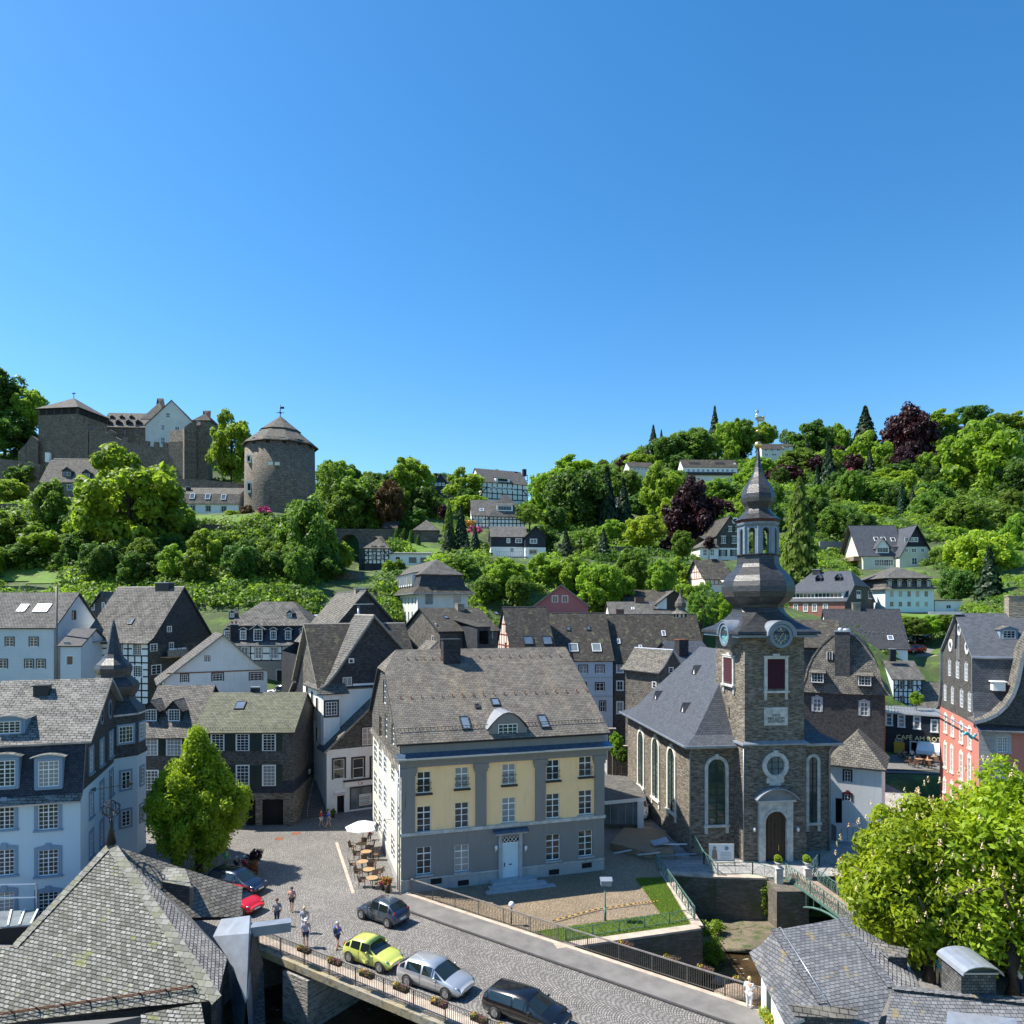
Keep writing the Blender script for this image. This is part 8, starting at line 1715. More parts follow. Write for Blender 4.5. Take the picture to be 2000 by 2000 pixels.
for u,v,Y,m,l in((517,1010,155,'flower_pink','pink flowering shrub at the foot of the round tower'),(925,1034,176,'flower_pink','pale pink rhododendron above the slate and white house'),(912,1022,180,'flower_yel','small yellow flowering shrub beside the pointed villa'),(1663,924,295,'flower_pink','purple flowering rhododendron high on the right slope'),(1672,1100,190,'flower_red','reddish shrub left of the large villa')):
 c=P(u,v,Y);c.z=max(c.z,hz(c.x,c.y)+.5);pos,nr=crown_pts(int(u),500,12,(.3,.5));me=card_mesh('flowering_bush',pos*np.array([1.7,1.3,1.1])*(Y/160)+np.array(c),nr,np.full(500,.35),m,1);o=bpy.data.objects.new('flowering_bush',me);C.objects.link(o);tag(o,l,'bush')
def near_tree(name,label,base,c,rx,rz,n,K,mat,size,shape,seed,limbs,blossoms=0,tr=.35,rc=(.15,.26)):
 t=thing(name,label,'tree',base);rs=np.random.RandomState(seed);pos,nr=crown_pts(seed,n,K,rc,shape)
 s=np.array([rx,rx,rz]);off=np.array([c.x-base.x,c.y-base.y,c.z-base.z]);pos=pos*s+off
 me=card_mesh('crown',pos,nr*np.array([1,1,rx/rz]),size*rs.uniform(.7,1.3,n),mat,seed,1.9);o=bpy.data.objects.new('crown',me);C.objects.link(o);o.parent=t
 mb=MB();H=off[2];mb.tube([(0,0,-.1),(.05,0,H*.4),(off[0]*.5,off[1]*.5,H*.8),(off[0],off[1],H+rz*.6)],[tr*1.25,tr,tr*.7,.08],'bark',10)
 rnd=random.Random(seed)
 for i in range(limbs):
  a=i*2.4+rnd.random();z0=H*.45+rnd.random()*H*.5;L=rx*rnd.uniform(.5,.8);b=(off[0]*.3,off[1]*.3,z0)
  mb.tube([b,(b[0]+L*.5*math.cos(a),b[1]+L*.5*math.sin(a),z0+L*.45),(b[0]+L*math.cos(a),b[1]+L*math.sin(a),z0+L*.8)],[tr*.45,tr*.25,.03],'bark',6)
 mb.build('trunk',t)
 if blossoms:
  d=sph(rs,blossoms*3);d=d[(d[:,2]>-.1)][:blossoms];P_,N2=[],[]
  for q in d:
   p=q*s*rs.uniform(.93,1.03)+off
   for j in range(16):
    h_=j/16;a=rs.uniform(0,6.28);r=.085*(1-h_)+.01;P_.append(p+np.array([r*math.cos(a),r*math.sin(a),h_*.36]));N2.append([math.cos(a),math.sin(a),.4])
  me=card_mesh('blossom',np.array(P_),np.array(N2),np.full(len(P_),.085),'blossom',2,1.2);o=bpy.data.objects.new('blossom',me);C.objects.link(o);o.parent=t;o['kind']='stuff'
 return t
b=G(388,1702);near_tree('linden_tree','bright green linden tree in the square, egg shaped, before the shuttered slate house',b,P(382,1562,b.y),4.3,6.1,42000,230,'leaf_linden',.17,'egg',5,9,tr=.24,rc=(.11,.19))
b=G(1816,1915);near_tree('chestnut_tree','flowering horse chestnut with pale blossom candles beside the footbridge',b,P(1812,1738,b.y+2.5),5.3,5.6,52000,140,'leaf_chest',.22,'round',6,9,110,tr=.36)
b=G(1977,1950);near_tree('chestnut_tree','second flowering horse chestnut, cut by the right edge of the picture',b,P(1970,1712,b.y+3.5),6.2,6.9,56000,150,'leaf_chest',.22,'round',9,9,110,tr=.36)
# foreground roofs
A=P(217,1650,42);B=P(31,1848,38);C1_=P(424,1954,33.2);nA=(B-A).cross(C1_-A).normalized()
def onpl(u,v,p,n):r=P(u,v,1)-camo.location;c=camo.location;t=(p-c).dot(n)/r.dot(n);return c+r*t
t=thing('foreground_roof','large lichen covered pyramid roof filling the lower left foreground','roof',(A.x,A.y,0));o=(A.x,A.y,0)
mb=MB();Lw=onpl(-60,1862,A,nA);mb.slab([A,B,Lw,onpl(-60,2010,A,nA),onpl(60,1992,A,nA),onpl(276,1966,A,nA),C1_],.25,'slate_lichen','darktrim');mb.build('front_slope',t,o)
E_=G(444,1870,3.0);Fv=G(373,1792,3.6);G1=G(469,1790,3.0);G2=G(474,1733,3.9)
mb=MB();mb.slab([A,C1_,E_,Fv],.25,'slate_shade','darktrim');mb.build('right_slope',t,o)
mb=MB();mb.slab([A,Fv,G1,G2],.25,'slate_pale','darktrim');mb.slab([A,G2,P(300,1690,50),P(120,1740,48),B],.2,'slate_dark');mb.build('rear_slope',t,o)
mb=MB()
def caps(mb,a,b,n,w_,nrm,mat='slate_ridge'):
 for i in range(n):
  p,q=a.lerp(b,i/n),a.lerp(b,(i+1.12)/n);e=(q-p).normalized();s=nrm.cross(e).normalized()*w_;u_=nrm*.045
  mb.slab([p-s+u_,p+s+u_,q+s+u_*1.8,q-s+u_*1.8]if(2*s).cross(e).dot(nrm)>0 else[p+s+u_,p-s+u_,q-s+u_*1.8,q+s+u_*1.8],.04,mat,'darktrim')
caps(mb,B,A,20,.24,nA);caps(mb,C1_,A,36,.26,nA);mb.build('hip_capping',t,o)
mb=MB();a,b=onpl(-20,1987,A,nA),onpl(380,1930,A,nA)
for k in(0,.16):mb.bar(a+nA*(.12+k),b+nA*(.12+k),.03,'rust')
for i in range(150):p=a.lerp(b,i/149);mb.bar(p+nA*.03,p+nA*.3,.018,'rust')
for i in range(9):p=a.lerp(b,i/8);mb.bar(p,p+nA*.36,.06,'iron')
mb.build('snow_guard',t,o)
mb=MB();mb.slab([P(-60,2012,33),P(280,1985,32.4),P(280,2060,32),P(-60,2060,32)],.1,'darktrim');mb.slab([P(276,1984,32.2),P(393,1962,32.8),P(405,2030,31),P(276,2040,31)],.1,'slate_lichen');x=C1_;mb.slab([V((x.x-.4,x.y+.3,2.6)),V((E_.x-.3,E_.y-.2,2.6)),V((E_.x-.3,E_.y-.2,-4)),V((x.x-.4,x.y+.3,-4))],.2,'slate_dark');mb.build('eaves_wall',t,o)
q=Fv.lerp(A,.38)
mb=MB();d0=P(318,1722,41.2);d1=P(374,1732,41.0);d2=P(362,1697,42.4);d3=P(316,1692,42.6);mb.slab([d0,d1,d2,d3],.1,'slate_ridge','darktrim');mb.face([d0,d1,d1-V((0,0,1.6)),d0-V((0,0,.9))],'slate_dark');mb.face([d1,d2,d2-V((0,0,1.2)),d1-V((0,0,1.6))],'slate_wall');mb.bar(d1,d1-V((0,0,1.9)),.16,'rail');mb.build('dormer',t,o)
mb=MB();f=A+V((0,0,.05));mb.tube([f,f+V((0,0,1.0)),f+V((0,0,1.5))],[.3,.1,.05],'iron',10);c=f+V((0,0,2.05))
for ax in((1,0,0),(0,1,0),(.5,.5,.7),(-.6,.4,.6)):
 M_=V(ax).normalized().to_track_quat('Z','Y').to_matrix();mb.tube([c+M_@V((.5*math.cos(i*.3927),.5*math.sin(i*.3927),0))for i in range(17)],.03,'iron',5,False)
mb.bar(f+V((0,0,1.3)),f+V((0,0,4.0)),.045,'iron');a=c+V((-.95,0,1.15));b=c+V((1.0,0,1.45));mb.bar(a,b,.04,'iron');mb.slab([b+V((-.05,0,-.16)),b+V((.32,0,.02)),b+V((-.05,0,.16))],0,'iron',None,(0,.03,0));mb.slab([a+V((-.3,0,-.02)),a+V((.05,0,-.14)),a+V((.05,0,.14))],0,'iron',None,(0,.03,0));mb.build('armillary_finial',t,o)
t=thing('lead_gable','lead clad gable with projecting hoist beam beside the lichen roof, over the river','gable',(-14.5,39,-3));o=(-14.5,39,-3)
p=[G(416,1829,3.3),G(444,1870,3.15),G(481,1951,1.6),G(486,1823,4.2),G(488,1788,4.6),G(432,1795,4.2)]
nl=(p[2]-p[0]).cross(p[3]-p[0]).normalized();p[1]=onpl(444,1870,p[0],nl);nl2=(p[3]-p[0]).cross(p[4]-p[0]).normalized();p[5]=onpl(432,1795,p[0],nl2)
mb=MB();mb.slab([p[0],p[1],p[2],p[3]],.12,'lead');mb.slab([p[0],p[3],p[4],p[5]],.12,'lead');mb.face([p[1],p[2],p[2]+V((-.3,-.2,-4)),p[1]+V((.35,.1,-4))],'leadblue');mb.build('lead_slope',t,o)
mb=MB();a,b=p[3],p[2];mb.face([a,b,V((b.x+.35,b.y+.3,-4)),V((a.x+.35,a.y+.3,-4))],'leadblue');mb.face([a,V((a.x+.35,a.y+.3,-4)),G(516,1858,1.5)+V((0,0,-5)),G(506,1830,3.5)],'slate_dark');mb.face([b,V((b.x-.3,b.y-.2,-4)),V((b.x+1.0,b.y+.3,-4)),G(514,1880,1.8),a+V((.2,0,0))],'slate_dark');mb.build('wall',t,o)
mb=MB();a,b=G(490,1807,4.3),G(568,1797,4.3);e=(b-a).normalized();n=V((-e.y,e.x,0))*.32;mb.slab([a-n,b-n,b+n,a+n],.5,'lead');mb.build('hoist_beam',t,o)
mb=MB();rnd=random.Random(3)
for i in range(26):mb.sphere(G(489,1911,.8)+V((rnd.uniform(-.2,.2),rnd.uniform(-.3,.1),rnd.uniform(-.7,.5))),.1,'flower_pink',5,3)
tag(mb.build('hanging_flowers'),'hanging pink flowers on the dark wall below the hoist beam','flowers')
t=thing('glass_canopy','grey framed glass canopy between the blue house and the lichen roof','canopy',(-33,43,-1));q=[P(-30,1812,45),P(60,1806,45),P(74,1777,47),P(-30,1781,47)];mb=MB();mb.slab(q,.08,'panelight','greytrim')
for i in range(5):mb.bar(q[0].lerp(q[1],i/4)+V((0,0,.05)),q[3].lerp(q[2],i/4)+V((0,0,.05)),.1,'whitepaint')
mb.build('glazing',t,(-33,43,-1));mb=MB()
for v in(1726,1752):mb.bar(P(-30,v+2,47.5),P(71,v,47.5),.08,'whitepaint')
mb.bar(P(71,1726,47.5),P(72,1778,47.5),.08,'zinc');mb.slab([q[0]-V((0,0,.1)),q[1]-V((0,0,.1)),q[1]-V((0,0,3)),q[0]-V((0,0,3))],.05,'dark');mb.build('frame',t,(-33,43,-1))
P0,P1=G(1512.6,1817,4.6),G(1643.6,1793,4.6);K1=G(1463,1860,3.0);K2=G(1606,1961,3.2);K3=G(1742,1930,3.3);K4=G(1535,2005,2.9);K5=G(1804,1936,2.9)
o=(15.5,35,0);t=thing('kiosk_house','white walled slate roofed pavilion with green shutters in the lower right foreground','house',o)
mb=MB();m1=P0.lerp(K1,.55)-V((0,0,.12));mb.slab([m1,K1,K4,K4.lerp(K2,.55)-V((0,0,.15))][::1],.15,'slate_right','zinc');mb.slab([P0,m1,K4.lerp(K2,.55)-V((0,0,.15)),K2],.15,'slate_right','zinc');mb.slab([P0,K2,K3,P1],.15,'slate_right','zinc');mb.slab([P1,K3,K5,G(1760,1858,3.0)],.15,'slate_shade','zinc')
mb.slab([K2,G(1640,2040,2.3),G(1700,2040,2.2),K3],.15,'slate_right','zinc');mb.slab([K3,G(1720,2060,2.3),G(2060,2060,2.3),G(2060,1964,3.3)],.15,'slate_right','zinc');mb.slab([K3,G(2060,1964,3.3),G(2060,1950,2.6),K5],.1,'slate_dark','zinc');mb.build('roof',t,o)
mb=MB();nn=(K2-P0).cross(K3-P0).normalized();nn=nn if nn.z>0 else-nn;caps(mb,K2,P0,16,.2,nn,'slate_right');caps(mb,K3,P1,16,.22,nn,'slate_right');caps(mb,K3,G(2060,1964,3.3),16,.2,V((0,0,1)),'slate_right');mb.build('hip_capping',t,o)
mb=MB();mb.tube([P0+V((.3,0,.15)),K2+V((.2,0,.15))],.03,'zinc')
for i in range(7):q=P0.lerp(K2,i/6.5);mb.bar(q,q+V((.3,0,.15)),.03,'zinc')
mb.build('roof_rail',t,o);mb=MB();a,b=K1+V((.5,-.4,-.1)),K4+V((.45,.3,-.1));mb.face([a,b,V((b.x,b.y,-.2)),V((a.x,a.y,-.2))],'white');c=a+V((4,1,0));mb.face([a,V((a.x,a.y,-.2)),V((c.x,c.y,-.2)),c],'white');mb.build('wall',t,o)
mb=MB();q=a.lerp(b,.22);e=(b-a).normalized();mb.slab([V((q.x-.06,q.y,2.3)),V((q.x-.06,q.y,.8)),V((q.x-.06,q.y,.8))+e*.7,V((q.x-.06,q.y,2.3))+e*.7],.05,'darkgreen');mb.build('shutter',t,o)
mb=MB();dd=[G(1692,1834,4.0),G(1775,1853,4.0),G(1772,1870,3.75),G(1735,1869,3.8)];mb.slab([dd[3],dd[2],dd[1],dd[0]],.1,'slate_pale','lead');mb.face([dd[3],dd[2],dd[2]-V((0,0,.9)),dd[3]-V((0,0,.3))],'slate_dark');mb.build('dormer',t,o)
mb=MB();dd=[G(1538,1962,3.3),G(1678,1968,3.3),G(1665,1990,3.0),G(1552,1984,3.0)];mb.slab([dd[3],dd[2],dd[1],dd[0]],.1,'slate_pale','zinc');mb.face([dd[3],dd[2],dd[2]-V((0,0,1)),dd[3]-V((0,0,1))],'slate_wallnear');mb.build('dormer',t,o)
q=G(1497,1985,.9);pos,nr=crown_pts(4,900,16,(.3,.5));me=card_mesh('flower_box',pos*np.array([.25,.9,.45])+np.array(q),nr,np.full(900,.09),'leaf_yel',1,1.5,['leaf_yel','flower_yel'],(np.random.rand(900)>.85));ob=bpy.data.objects.new('flower_box',me);C.objects.link(ob);tag(ob,'yellow green flower box on the white kiosk wall','flower box')
q=P(1893,1950,33.5);t=thing('roof_exhaust','slate clad shaft with curved polycarbonate hood, lower right foreground','shaft',(q.x,q.y,.5));o=(q.x,q.y,.5)
mb=MB();mb.box(q.x-.75,q.x+.85,q.y-.6,q.y+.9,.5,q.z+1.45,'slate_wall');mb.box(q.x-.82,q.x+.92,q.y-.68,q.y+.98,q.z+1.453,q.z+1.53,'zinc');mb.build('shaft',t,o)
mb=MB();
for i in range(8):
 a0_,a1_=math.pi*i/8,math.pi*(i+1)/8;x0,x1=q.x+.05-.95*math.cos(a0_),q.x+.05-.95*math.cos(a1_);z0,z1=q.z+1.53+.42*math.sin(a0_),q.z+1.53+.42*math.sin(a1_)
 mb.slab([(x0,q.y-.95,z0),(x1,q.y-.95,z1),(x1,q.y+1.1,z1),(x0,q.y+1.1,z0)],.04,'zinc');mb.face([(x0,q.y-.6,z0),(x1,q.y-.6,z1),(q.x+.05,q.y-.6,q.z+1.53)],'pane')
mb.build('hood',t,o)
# railings
def railing(name,label,pts,h_=1.05,step=.13,post=2.1,mat='rail',z=0.,lattice=False,top=.07,group=None,arcs=False):
 a0_=V(pts[0]);t=thing(name,label,'railing',a0_+V((0,0,z)),0,group);oo=a0_+V((0,0,z))
 top_=MB();
 for a,b in zip(pts,pts[1:]):
  a,b=V(a)+V((0,0,z)),V(b)+V((0,0,z));L=(b-a).length;n=max(1,round(L/post));U=V((0,0,1))
  top_.bar(a+U*h_,b+U*h_,top,'railtop' if mat=='rail' else mat);top_.bar(a+U*.12,b+U*.12,.035,mat)
  for i in range(n+1):
   p=a.lerp(b,i/n);m=MB();m.bar(p,p+U*(h_-.01),.07,mat);m.build('post',t,oo)
   if i<n:
    q=a.lerp(b,(i+1)/n);m=MB()
    if lattice:
     k=max(2,round((q-p).length/.42))
     for j in range(k):
      r,s=p.lerp(q,j/k),p.lerp(q,(j+1)/k);m.bar(r+U*.12,s+U*h_,.03,mat);m.bar(s+U*.12,r+U*h_,.03,mat)
      c=(r+s)/2+U*(h_*.55);e=(s-r)/2;m.tube([c+e*.8*math.cos(w_)+U*.3*math.sin(w_)for w_ in[x*math.pi/5 for x in range(11)]],.014,mat,4,False)
    elif arcs:
     e=q-p;m.tube([p+e*x/8+U*(.15+.85*h_*math.sin(math.pi*x/8)*.95)for x in range(9)],.014,mat,4,False);m.tube([p+e*(x/8*.5)+U*(h_*math.cos(math.pi/2*x/8))for x in range(9)],.014,mat,4,False);m.tube([q-e*(x/8*.5)+U*(h_*math.cos(math.pi/2*x/8))for x in range(9)],.014,mat,4,False);m.bar(p.lerp(q,.5)+U*.1,p.lerp(q,.5)+U*h_,.025,mat)
    else:
     k=round((q-p).length/step)
     for j in range(1,k):r=p.lerp(q,j/k);m.bar(r+U*.12,r+U*(h_-.02),.026,mat)
    m.build('infill',t,oo)
 top_.build('handrail',t,oo);return t
d_=(N1-N0).normalized();nq=V((-d_.y,d_.x,0))
railing('bridge_railing','near side bridge railing hung with flower boxes',[tuple(N0+d_*2.2-nq*.22),tuple(N1-nq*.22)],z=.07)
f_=(F1-F0).normalized();nf=V((-f_.y,f_.x,0));railing('bridge_railing','far side bridge railing past the courtyard lawn',[tuple(F0+f_*.3+nf*.1),tuple(F0+f_*26+nf*.1)],z=.1)
rnd=random.Random(9)
us_b=[594,654,716,783,858,936,988]
labs=['first flower box on the near bridge railing, from the left','second flower box from the left','third flower box, below the yellow green car','fourth flower box, below the silver car rear','fifth flower box, below the silver car front','sixth flower box, left of the black car wheel','rightmost flower box at the bottom edge']
def flowerbox(p,ang,lab,L=.95):
 t=thing('flower_box',lab,'flower box',p,ang,'flower boxes on the bridge railings');m=MB();m.box(-L/2,L/2,-.13,.13,0,.2,'wood_dark');m.build('trough',t)
 n=420;rs=np.random.RandomState(int(p.x*31)&1023);pos=np.c_[rs.uniform(-L/2,L/2,n),rs.uniform(-.17,.17,n),rs.uniform(.14,.32,n)];mi=np.where(pos[:,0]<-.2,rs.randint(0,2,n)*2,rs.randint(0,3,n)>0)
 me=card_mesh('flowers',pos,rs.normal(size=(n,3))+[0,0,1],np.full(n,.07),'',3,1.2,['leaf_c','flower_maroon','flower_yel'],mi);o_=bpy.data.objects.new('flowers',me);C.objects.link(o_);o_.parent=t
for u,lab in zip(us_b,labs):
 k=(u-CX)/F;q0=N0-nq*.45;s=(q0.x-k*q0.y)/(k*d_.y-d_.x);flowerbox(q0+d_*s+V((0,0,.95)),math.atan2(d_.y,d_.x),lab)
for u,lab in zip((1222,1312,1378,1450),('red and yellow flower box on the far railing below the lawn wall','flower box on the far railing at the wall corner','flower box on the far railing above the rocks','flower box on the far railing nearest the woman in white')):
 k=(u-CX)/F;q0=F0+nf*.3;s=(q0.x-k*q0.y)/(k*f_.y-f_.x);flowerbox(q0+f_*s+V((0,0,.95)),math.atan2(f_.y,f_.x),lab)
railing('lawn_railing','low green arched railing along the front edge of the lawn',[G(1105,1838),G(1355,1797)],.75,mat='irongreen',arcs=True,top=.03,post=2)
railing('lawn_railing','railing with arched bars between lawn and river, running up to the church',[G(1357,1800),G(1282,1692)],1.0,mat='irongreen',arcs=True,top=.05,post=1.4)
railing('church_railing','railing beside the steps at the left foot of the church',[G(1347,1650,.5)+V((0,0,.5)),G(1375,1695)+V((0,0,.3)),G(1402,1712)],1.0,mat='irongreen',arcs=True,top=.05,post=1.5)
railing('church_railing','long green railing in front of the banner, left of the footbridge',[G(1402,1710),G(1470,1708),G(1516,1722)],1.0,mat='irongreen',lattice=False,arcs=True,top=.04,post=1.9)
railing('church_railing','green railing right of the footbridge urn',[G(1580,1716),G(1600,1690),G(1670,1690)],1.0,mat='irongreen',arcs=True,top=.04,post=1.8)
FA,FB=G(1555,1712),G(1800,1890);e=(FB-FA).normalized();n=V((-e.y,e.x,0));wd=.85
t=thing('footbridge','narrow iron footbridge with wooden deck and green lattice railings leading to the church door','bridge',FA);o=FA
mb=MB();mb.slab([q+V((0,0,.06))for q in(FA-n*wd,FA+n*wd,FB+n*wd,FB-n*wd)],.15,'wood_deck')if n.x*0==0 else None
L_=(FB-FA).length
for i in range(int(L_/.2)):q=FA+e*(i*.2);mb.bar(q-n*wd+V((0,0,.075)),q+n*wd+V((0,0,.075)),.17,'wood_deck',.03)
mb.build('deck',t,o)
for s in(-1,1):
 mb=MB();pts=[FA+e*L_*i/14+n*s*(wd+.02)+V((0,0,-.25-2.6*abs(2*i/14-1)**2))for i in range(15)];mb.tube(pts,.09,'irongreen',6)
 for i in range(15):mb.bar(pts[i],V((pts[i].x,pts[i].y,0)),.05,'irongreen')
 mb.bar(FA+n*s*(wd+.02),FB+n*s*(wd+.02),.14,'irongreen');mb.build('arch_rib',t,o)
railing('footbridge_railing','left green lattice railing of the footbridge',[FA-n*wd if n.x>0 else FA+n*wd,FB-n*wd if n.x>0 else FB+n*wd],1.05,mat='irongreen',lattice=True,top=.05,post=1.7)
railing('footbridge_railing','right green lattice railing of the footbridge',[FA+n*wd if n.x>0 else FA-n*wd,FB+n*wd if n.x>0 else FB-n*wd],1.05,mat='irongreen',lattice=True,top=.05,post=1.7)
for(u,v),lab in(((1521,1722),'stone pillar with clipped yellow box ball left of the footbridge'),((1577,1722),'stone pillar with clipped yellow box ball right of the footbridge')):
 p=G(u,v);t=thing('planted_pillar',lab,'pillar',p,0,'pillars at the footbridge');m=MB();m.box(-.26,.26,-.26,.26,-.6,1.0,'stonetrim');m.box(-.32,.32,-.32,.32,1.003,1.1,'stonetrim');m.lathe([(.14,1.1),(.12,1.2),(.3,1.45),(.33,1.5)],'stonetrim',12);m.build('pillar',t)
 pos,nr=crown_pts(3,1200,22,(.35,.5));me=card_mesh('box_ball',pos*.33+np.array([0,0,1.75]),nr,np.full(1200,.07),'leaf_yel',2);o_=bpy.data.objects.new('box_ball',me);C.objects.link(o_);o_.parent=t
t=thing('exhibition_banner','white banner with a brown standing figure at the foot of the church wall','banner',G(1408,1690,.0));p=G(1408,1690);m=MB();a=G(1384,1690);b=G(1434,1690);u_=V((0,0,1));m.slab([a+u_*1.75,a+u_*.35,b+u_*.35,b+u_*1.75],.04,'whitepaint');m.slab([a+u_*.45+V((0,-.02,0)),a+u_*.35+V((0,-.02,0)),b+u_*.35+V((0,-.02,0)),b+u_*.45+V((0,-.02,0))],.01,'bluetrim');m.bar(a,a+u_*1.75,.05,'rail');m.bar(b,b+u_*1.75,.05,'rail');m.build('panel',t,p)
m=MB();c=a.lerp(b,.23)+V((0,-.04,0));m.slab([c+V((-.16,0,1.3)),c+V((-.24,0,.5)),c+V((.24,0,.5)),c+V((.16,0,1.3))],.01,'wood_deck');disc(m,lambda s,z,d=0:c+V((s,-d,z)),0,1.45,.12,.0,'wood_tan',12);m.build('printed_figure',t,p);m=MB();c=a.lerp(b,.7)+V((0,-.04,0));disc(m,lambda s,z,d=0:c+V((s,-d,z)),0,1.4,.17,.0,'bluetrim',14)
for i in range(5):m.slab([c+V((-.5,0,1.06-i*.12)),c+V((-.5,0,1.03-i*.12)),c+V((.35+.1*(i%2),0,1.03-i*.12)),c+V((.35+.1*(i%2),0,1.06-i*.12))],.005,'greytrim')
m.build('printed_text',t,p)
p=G(1182,1798);t=thing('floodlight_post','grey floodlight box on a green post in the courtyard lawn','floodlight',p);m=MB();m.tube([(0,0,0),(0,0,2.3)],.05,'irongreen',8);m.tube([(0,0,0),(0,0,.9)],.08,'irongreen',8);m.build('post',t);m=MB();m.box(-.3,.4,-.25,.25,2.4,2.75,'lead');m.slab([(-.36,-.3,2.76),(.46,-.3,2.76),(.46,0,2.95),(-.36,0,2.95)],.03,'lead');m.slab([(.46,.3,2.76),(-.36,.3,2.76),(-.36,0,2.95),(.46,0,2.95)],.03,'lead');m.bar((0,0,2.25),(0,0,2.42),.06,'iron');m.build('lamp_box',t)
m=MB();tp_=[G(1080,1802),G(1160,1780),G(1240,1768),G(1285,1763)]
for a,b in zip(tp_,tp_[1:]):
 k=14
 for i in range(k):m.bar(a.lerp(b,i/k)+V((0,0,.12)),a.lerp(b,(i+1)/k)+V((0,0,.12)),.09,'flower_yel' if i%2 else 'dark',.02)
tag(m.build('barrier_tape'),'yellow and black barrier tape lying along the lawn','tape')
p=G(999,1806);m=MB();m.tube([p,p+V((0,0,1.2))],.06,'rail');m.sphere(p+V((0,0,1.35)),.2,'whitepaint',10,6);tag(m.build('globe_lamp'),'white globe lamp at the far bridge railing','lamp')
t=thing('stone_stairs','dark stone stairs climbing between the shuttered house and the hotel','stairs',G(600,1590));oo=G(600,1590);m=MB();s0=G(572,1600);s1=G(640,1594);bk=V((-.12,1,0)).normalized()
for i in range(15):a,b=s0+bk*(i*.32),s1+bk*(i*.32);z=.17*(i+1);m.slab([V((a.x,a.y,z)),V((b.x,b.y,z)),V((b.x,b.y,z))+bk*6,V((a.x,a.y,z))+bk*6],.17,'pavement','kerb')
m.build('steps',t,oo);m=MB();a,b=s0+bk*4.9,s1+bk*4.9;m.slab([V((a.x,a.y,2.62)),V((b.x,b.y,2.62)),V((b.x,b.y,2.62))+bk*9,V((a.x,a.y,2.62))+bk*9],2.6,'astro','kerb');m.build('green_carpet',t,oo)
m=MB()
for i in range(30):a,b=s0+bk*(14+i*.45),(s0+(s1-s0)*.7)+bk*(14+i*.45);z=2.7+i*.2;m.slab([V((a.x,a.y,z)),V((b.x,b.y,z)),V((b.x,b.y,z))+bk*1.2,V((a.x,a.y,z))+bk*1.2],.2,'flagstone','kerb')
m.build('upper_steps',t,oo);m=MB();a=s0.lerp(s1,.42);m.bar(a+V((0,0,1)),a+bk*4.8+V((0,0,3.5)),.05,'railtop');m.bar(a,a+V((0,0,1)),.05,'railtop');m.bar(a+bk*4.8+V((0,0,2.6)),a+bk*4.8+V((0,0,3.5)),.05,'railtop');m.build('handrail',t,oo)
p=s0.lerp(s1,.35)+bk*2.5;t=thing('wall_lantern','old lantern on a bracket beside the stairs','lantern',p+V((0,0,3.9)));m=MB();m.lathe([(.12,0),(.22,.5),(.05,.75)],'panelight',6);m.lathe([(.26,.5),(.04,.78)],'iron',6);m.bar((0,0,.8),(-1.6,.0,.8),.04,'iron');m.build('lamp',t)
for(u,v),l in(((545,1638),'round manhole cover nearer the linden tree'),((578,1628),'round manhole cover nearer the stairs')):
 p=G(u,v);m=MB();m.lathe([(.42,0),(.42,.012)],'rust',20,(p.x,p.y));tag(m.build('manhole_cover'),l,'manhole cover')
m=MB();a,b=G(657,1645),G(690,1745);e=(b-a).normalized();n=V((-e.y,e.x,0))*.12;m.slab([q+V((0,0,.01))for q in([a-n,b-n,b+n,a+n]if(b-a).cross(n).z>0 else[b-n,a-n,a+n,b+n])],.02,'kerb_light');struct('kerb_line',m)
# cafe furniture
ch0=thing('cafe_chair','','chair',(0,0,0));m=MB();m.box(-.24,.24,-.24,.24,.42,.47,'wicker');m.build('seat',ch0)
m=MB();m.slab([(-.24,.22,.47),(.24,.22,.47),(.26,.32,.92),(-.26,.32,.92)],.03,'wicker');m.bar((-.25,.24,.66),(-.25,-.2,.66),.035,'wicker');m.bar((.25,.24,.66),(.25,-.2,.66),.035,'wicker');m.build('backrest',ch0)
for x in(-.22,.22):
 for y in(-.22,.22):m=MB();m.bar((x,y,0),(x,y,.65 if y<0 else .47),.03,'iron');m.build('leg',ch0)
tb0=thing('cafe_table','','table',(0,0,0));m=MB();m.lathe([(.02,.7),(.46,.71),(.46,.74)],'wood_tan',20);m.build('tabletop',tb0);m=MB();m.tube([(0,0,0),(0,0,.72)],.03,'iron');m.lathe([(.25,0),(.25,.03)],'iron',12);m.build('leg',tb0)
tabs=[((708,1700),'cafe table with light top nearest the parasol'),((720,1716),'middle cafe table in the row by the yellow house'),((727,1733),'cafe table nearest the red flower pots'),((715,1680),'cafe table half under the white parasol'),((706,1664),'cafe table fully under the white parasol')]
rnd=random.Random(2);first=[True,True]
for(u,v),l in tabs:
 p=G(u,v,.0)
 if first[0]:tb0.location=p;tb0['label']=l;tb0['group']='tables by the yellow house';first[0]=False
 else:copy_thing(tb0,p,0,l,'tables by the yellow house')
 for s,w_ in((-1,'left of'),(1,'right of'),(0,'behind')):
  q=p+(V((.8*s,.1,0))if s else V((0,.75,0)));rz=-s*math.pi/2 if s else 0;lab='brown wicker chair %s the %s'%(w_,l.replace('cafe ',''))
  if first[1]:ch0.location=q;ch0.rotation_euler=(0,0,rz+.2);ch0['label']=lab;ch0['group']='chairs by the yellow house';first[1]=False
  else:copy_thing(ch0,q,rz+rnd.uniform(-.3,.3),lab,'chairs by the yellow house')
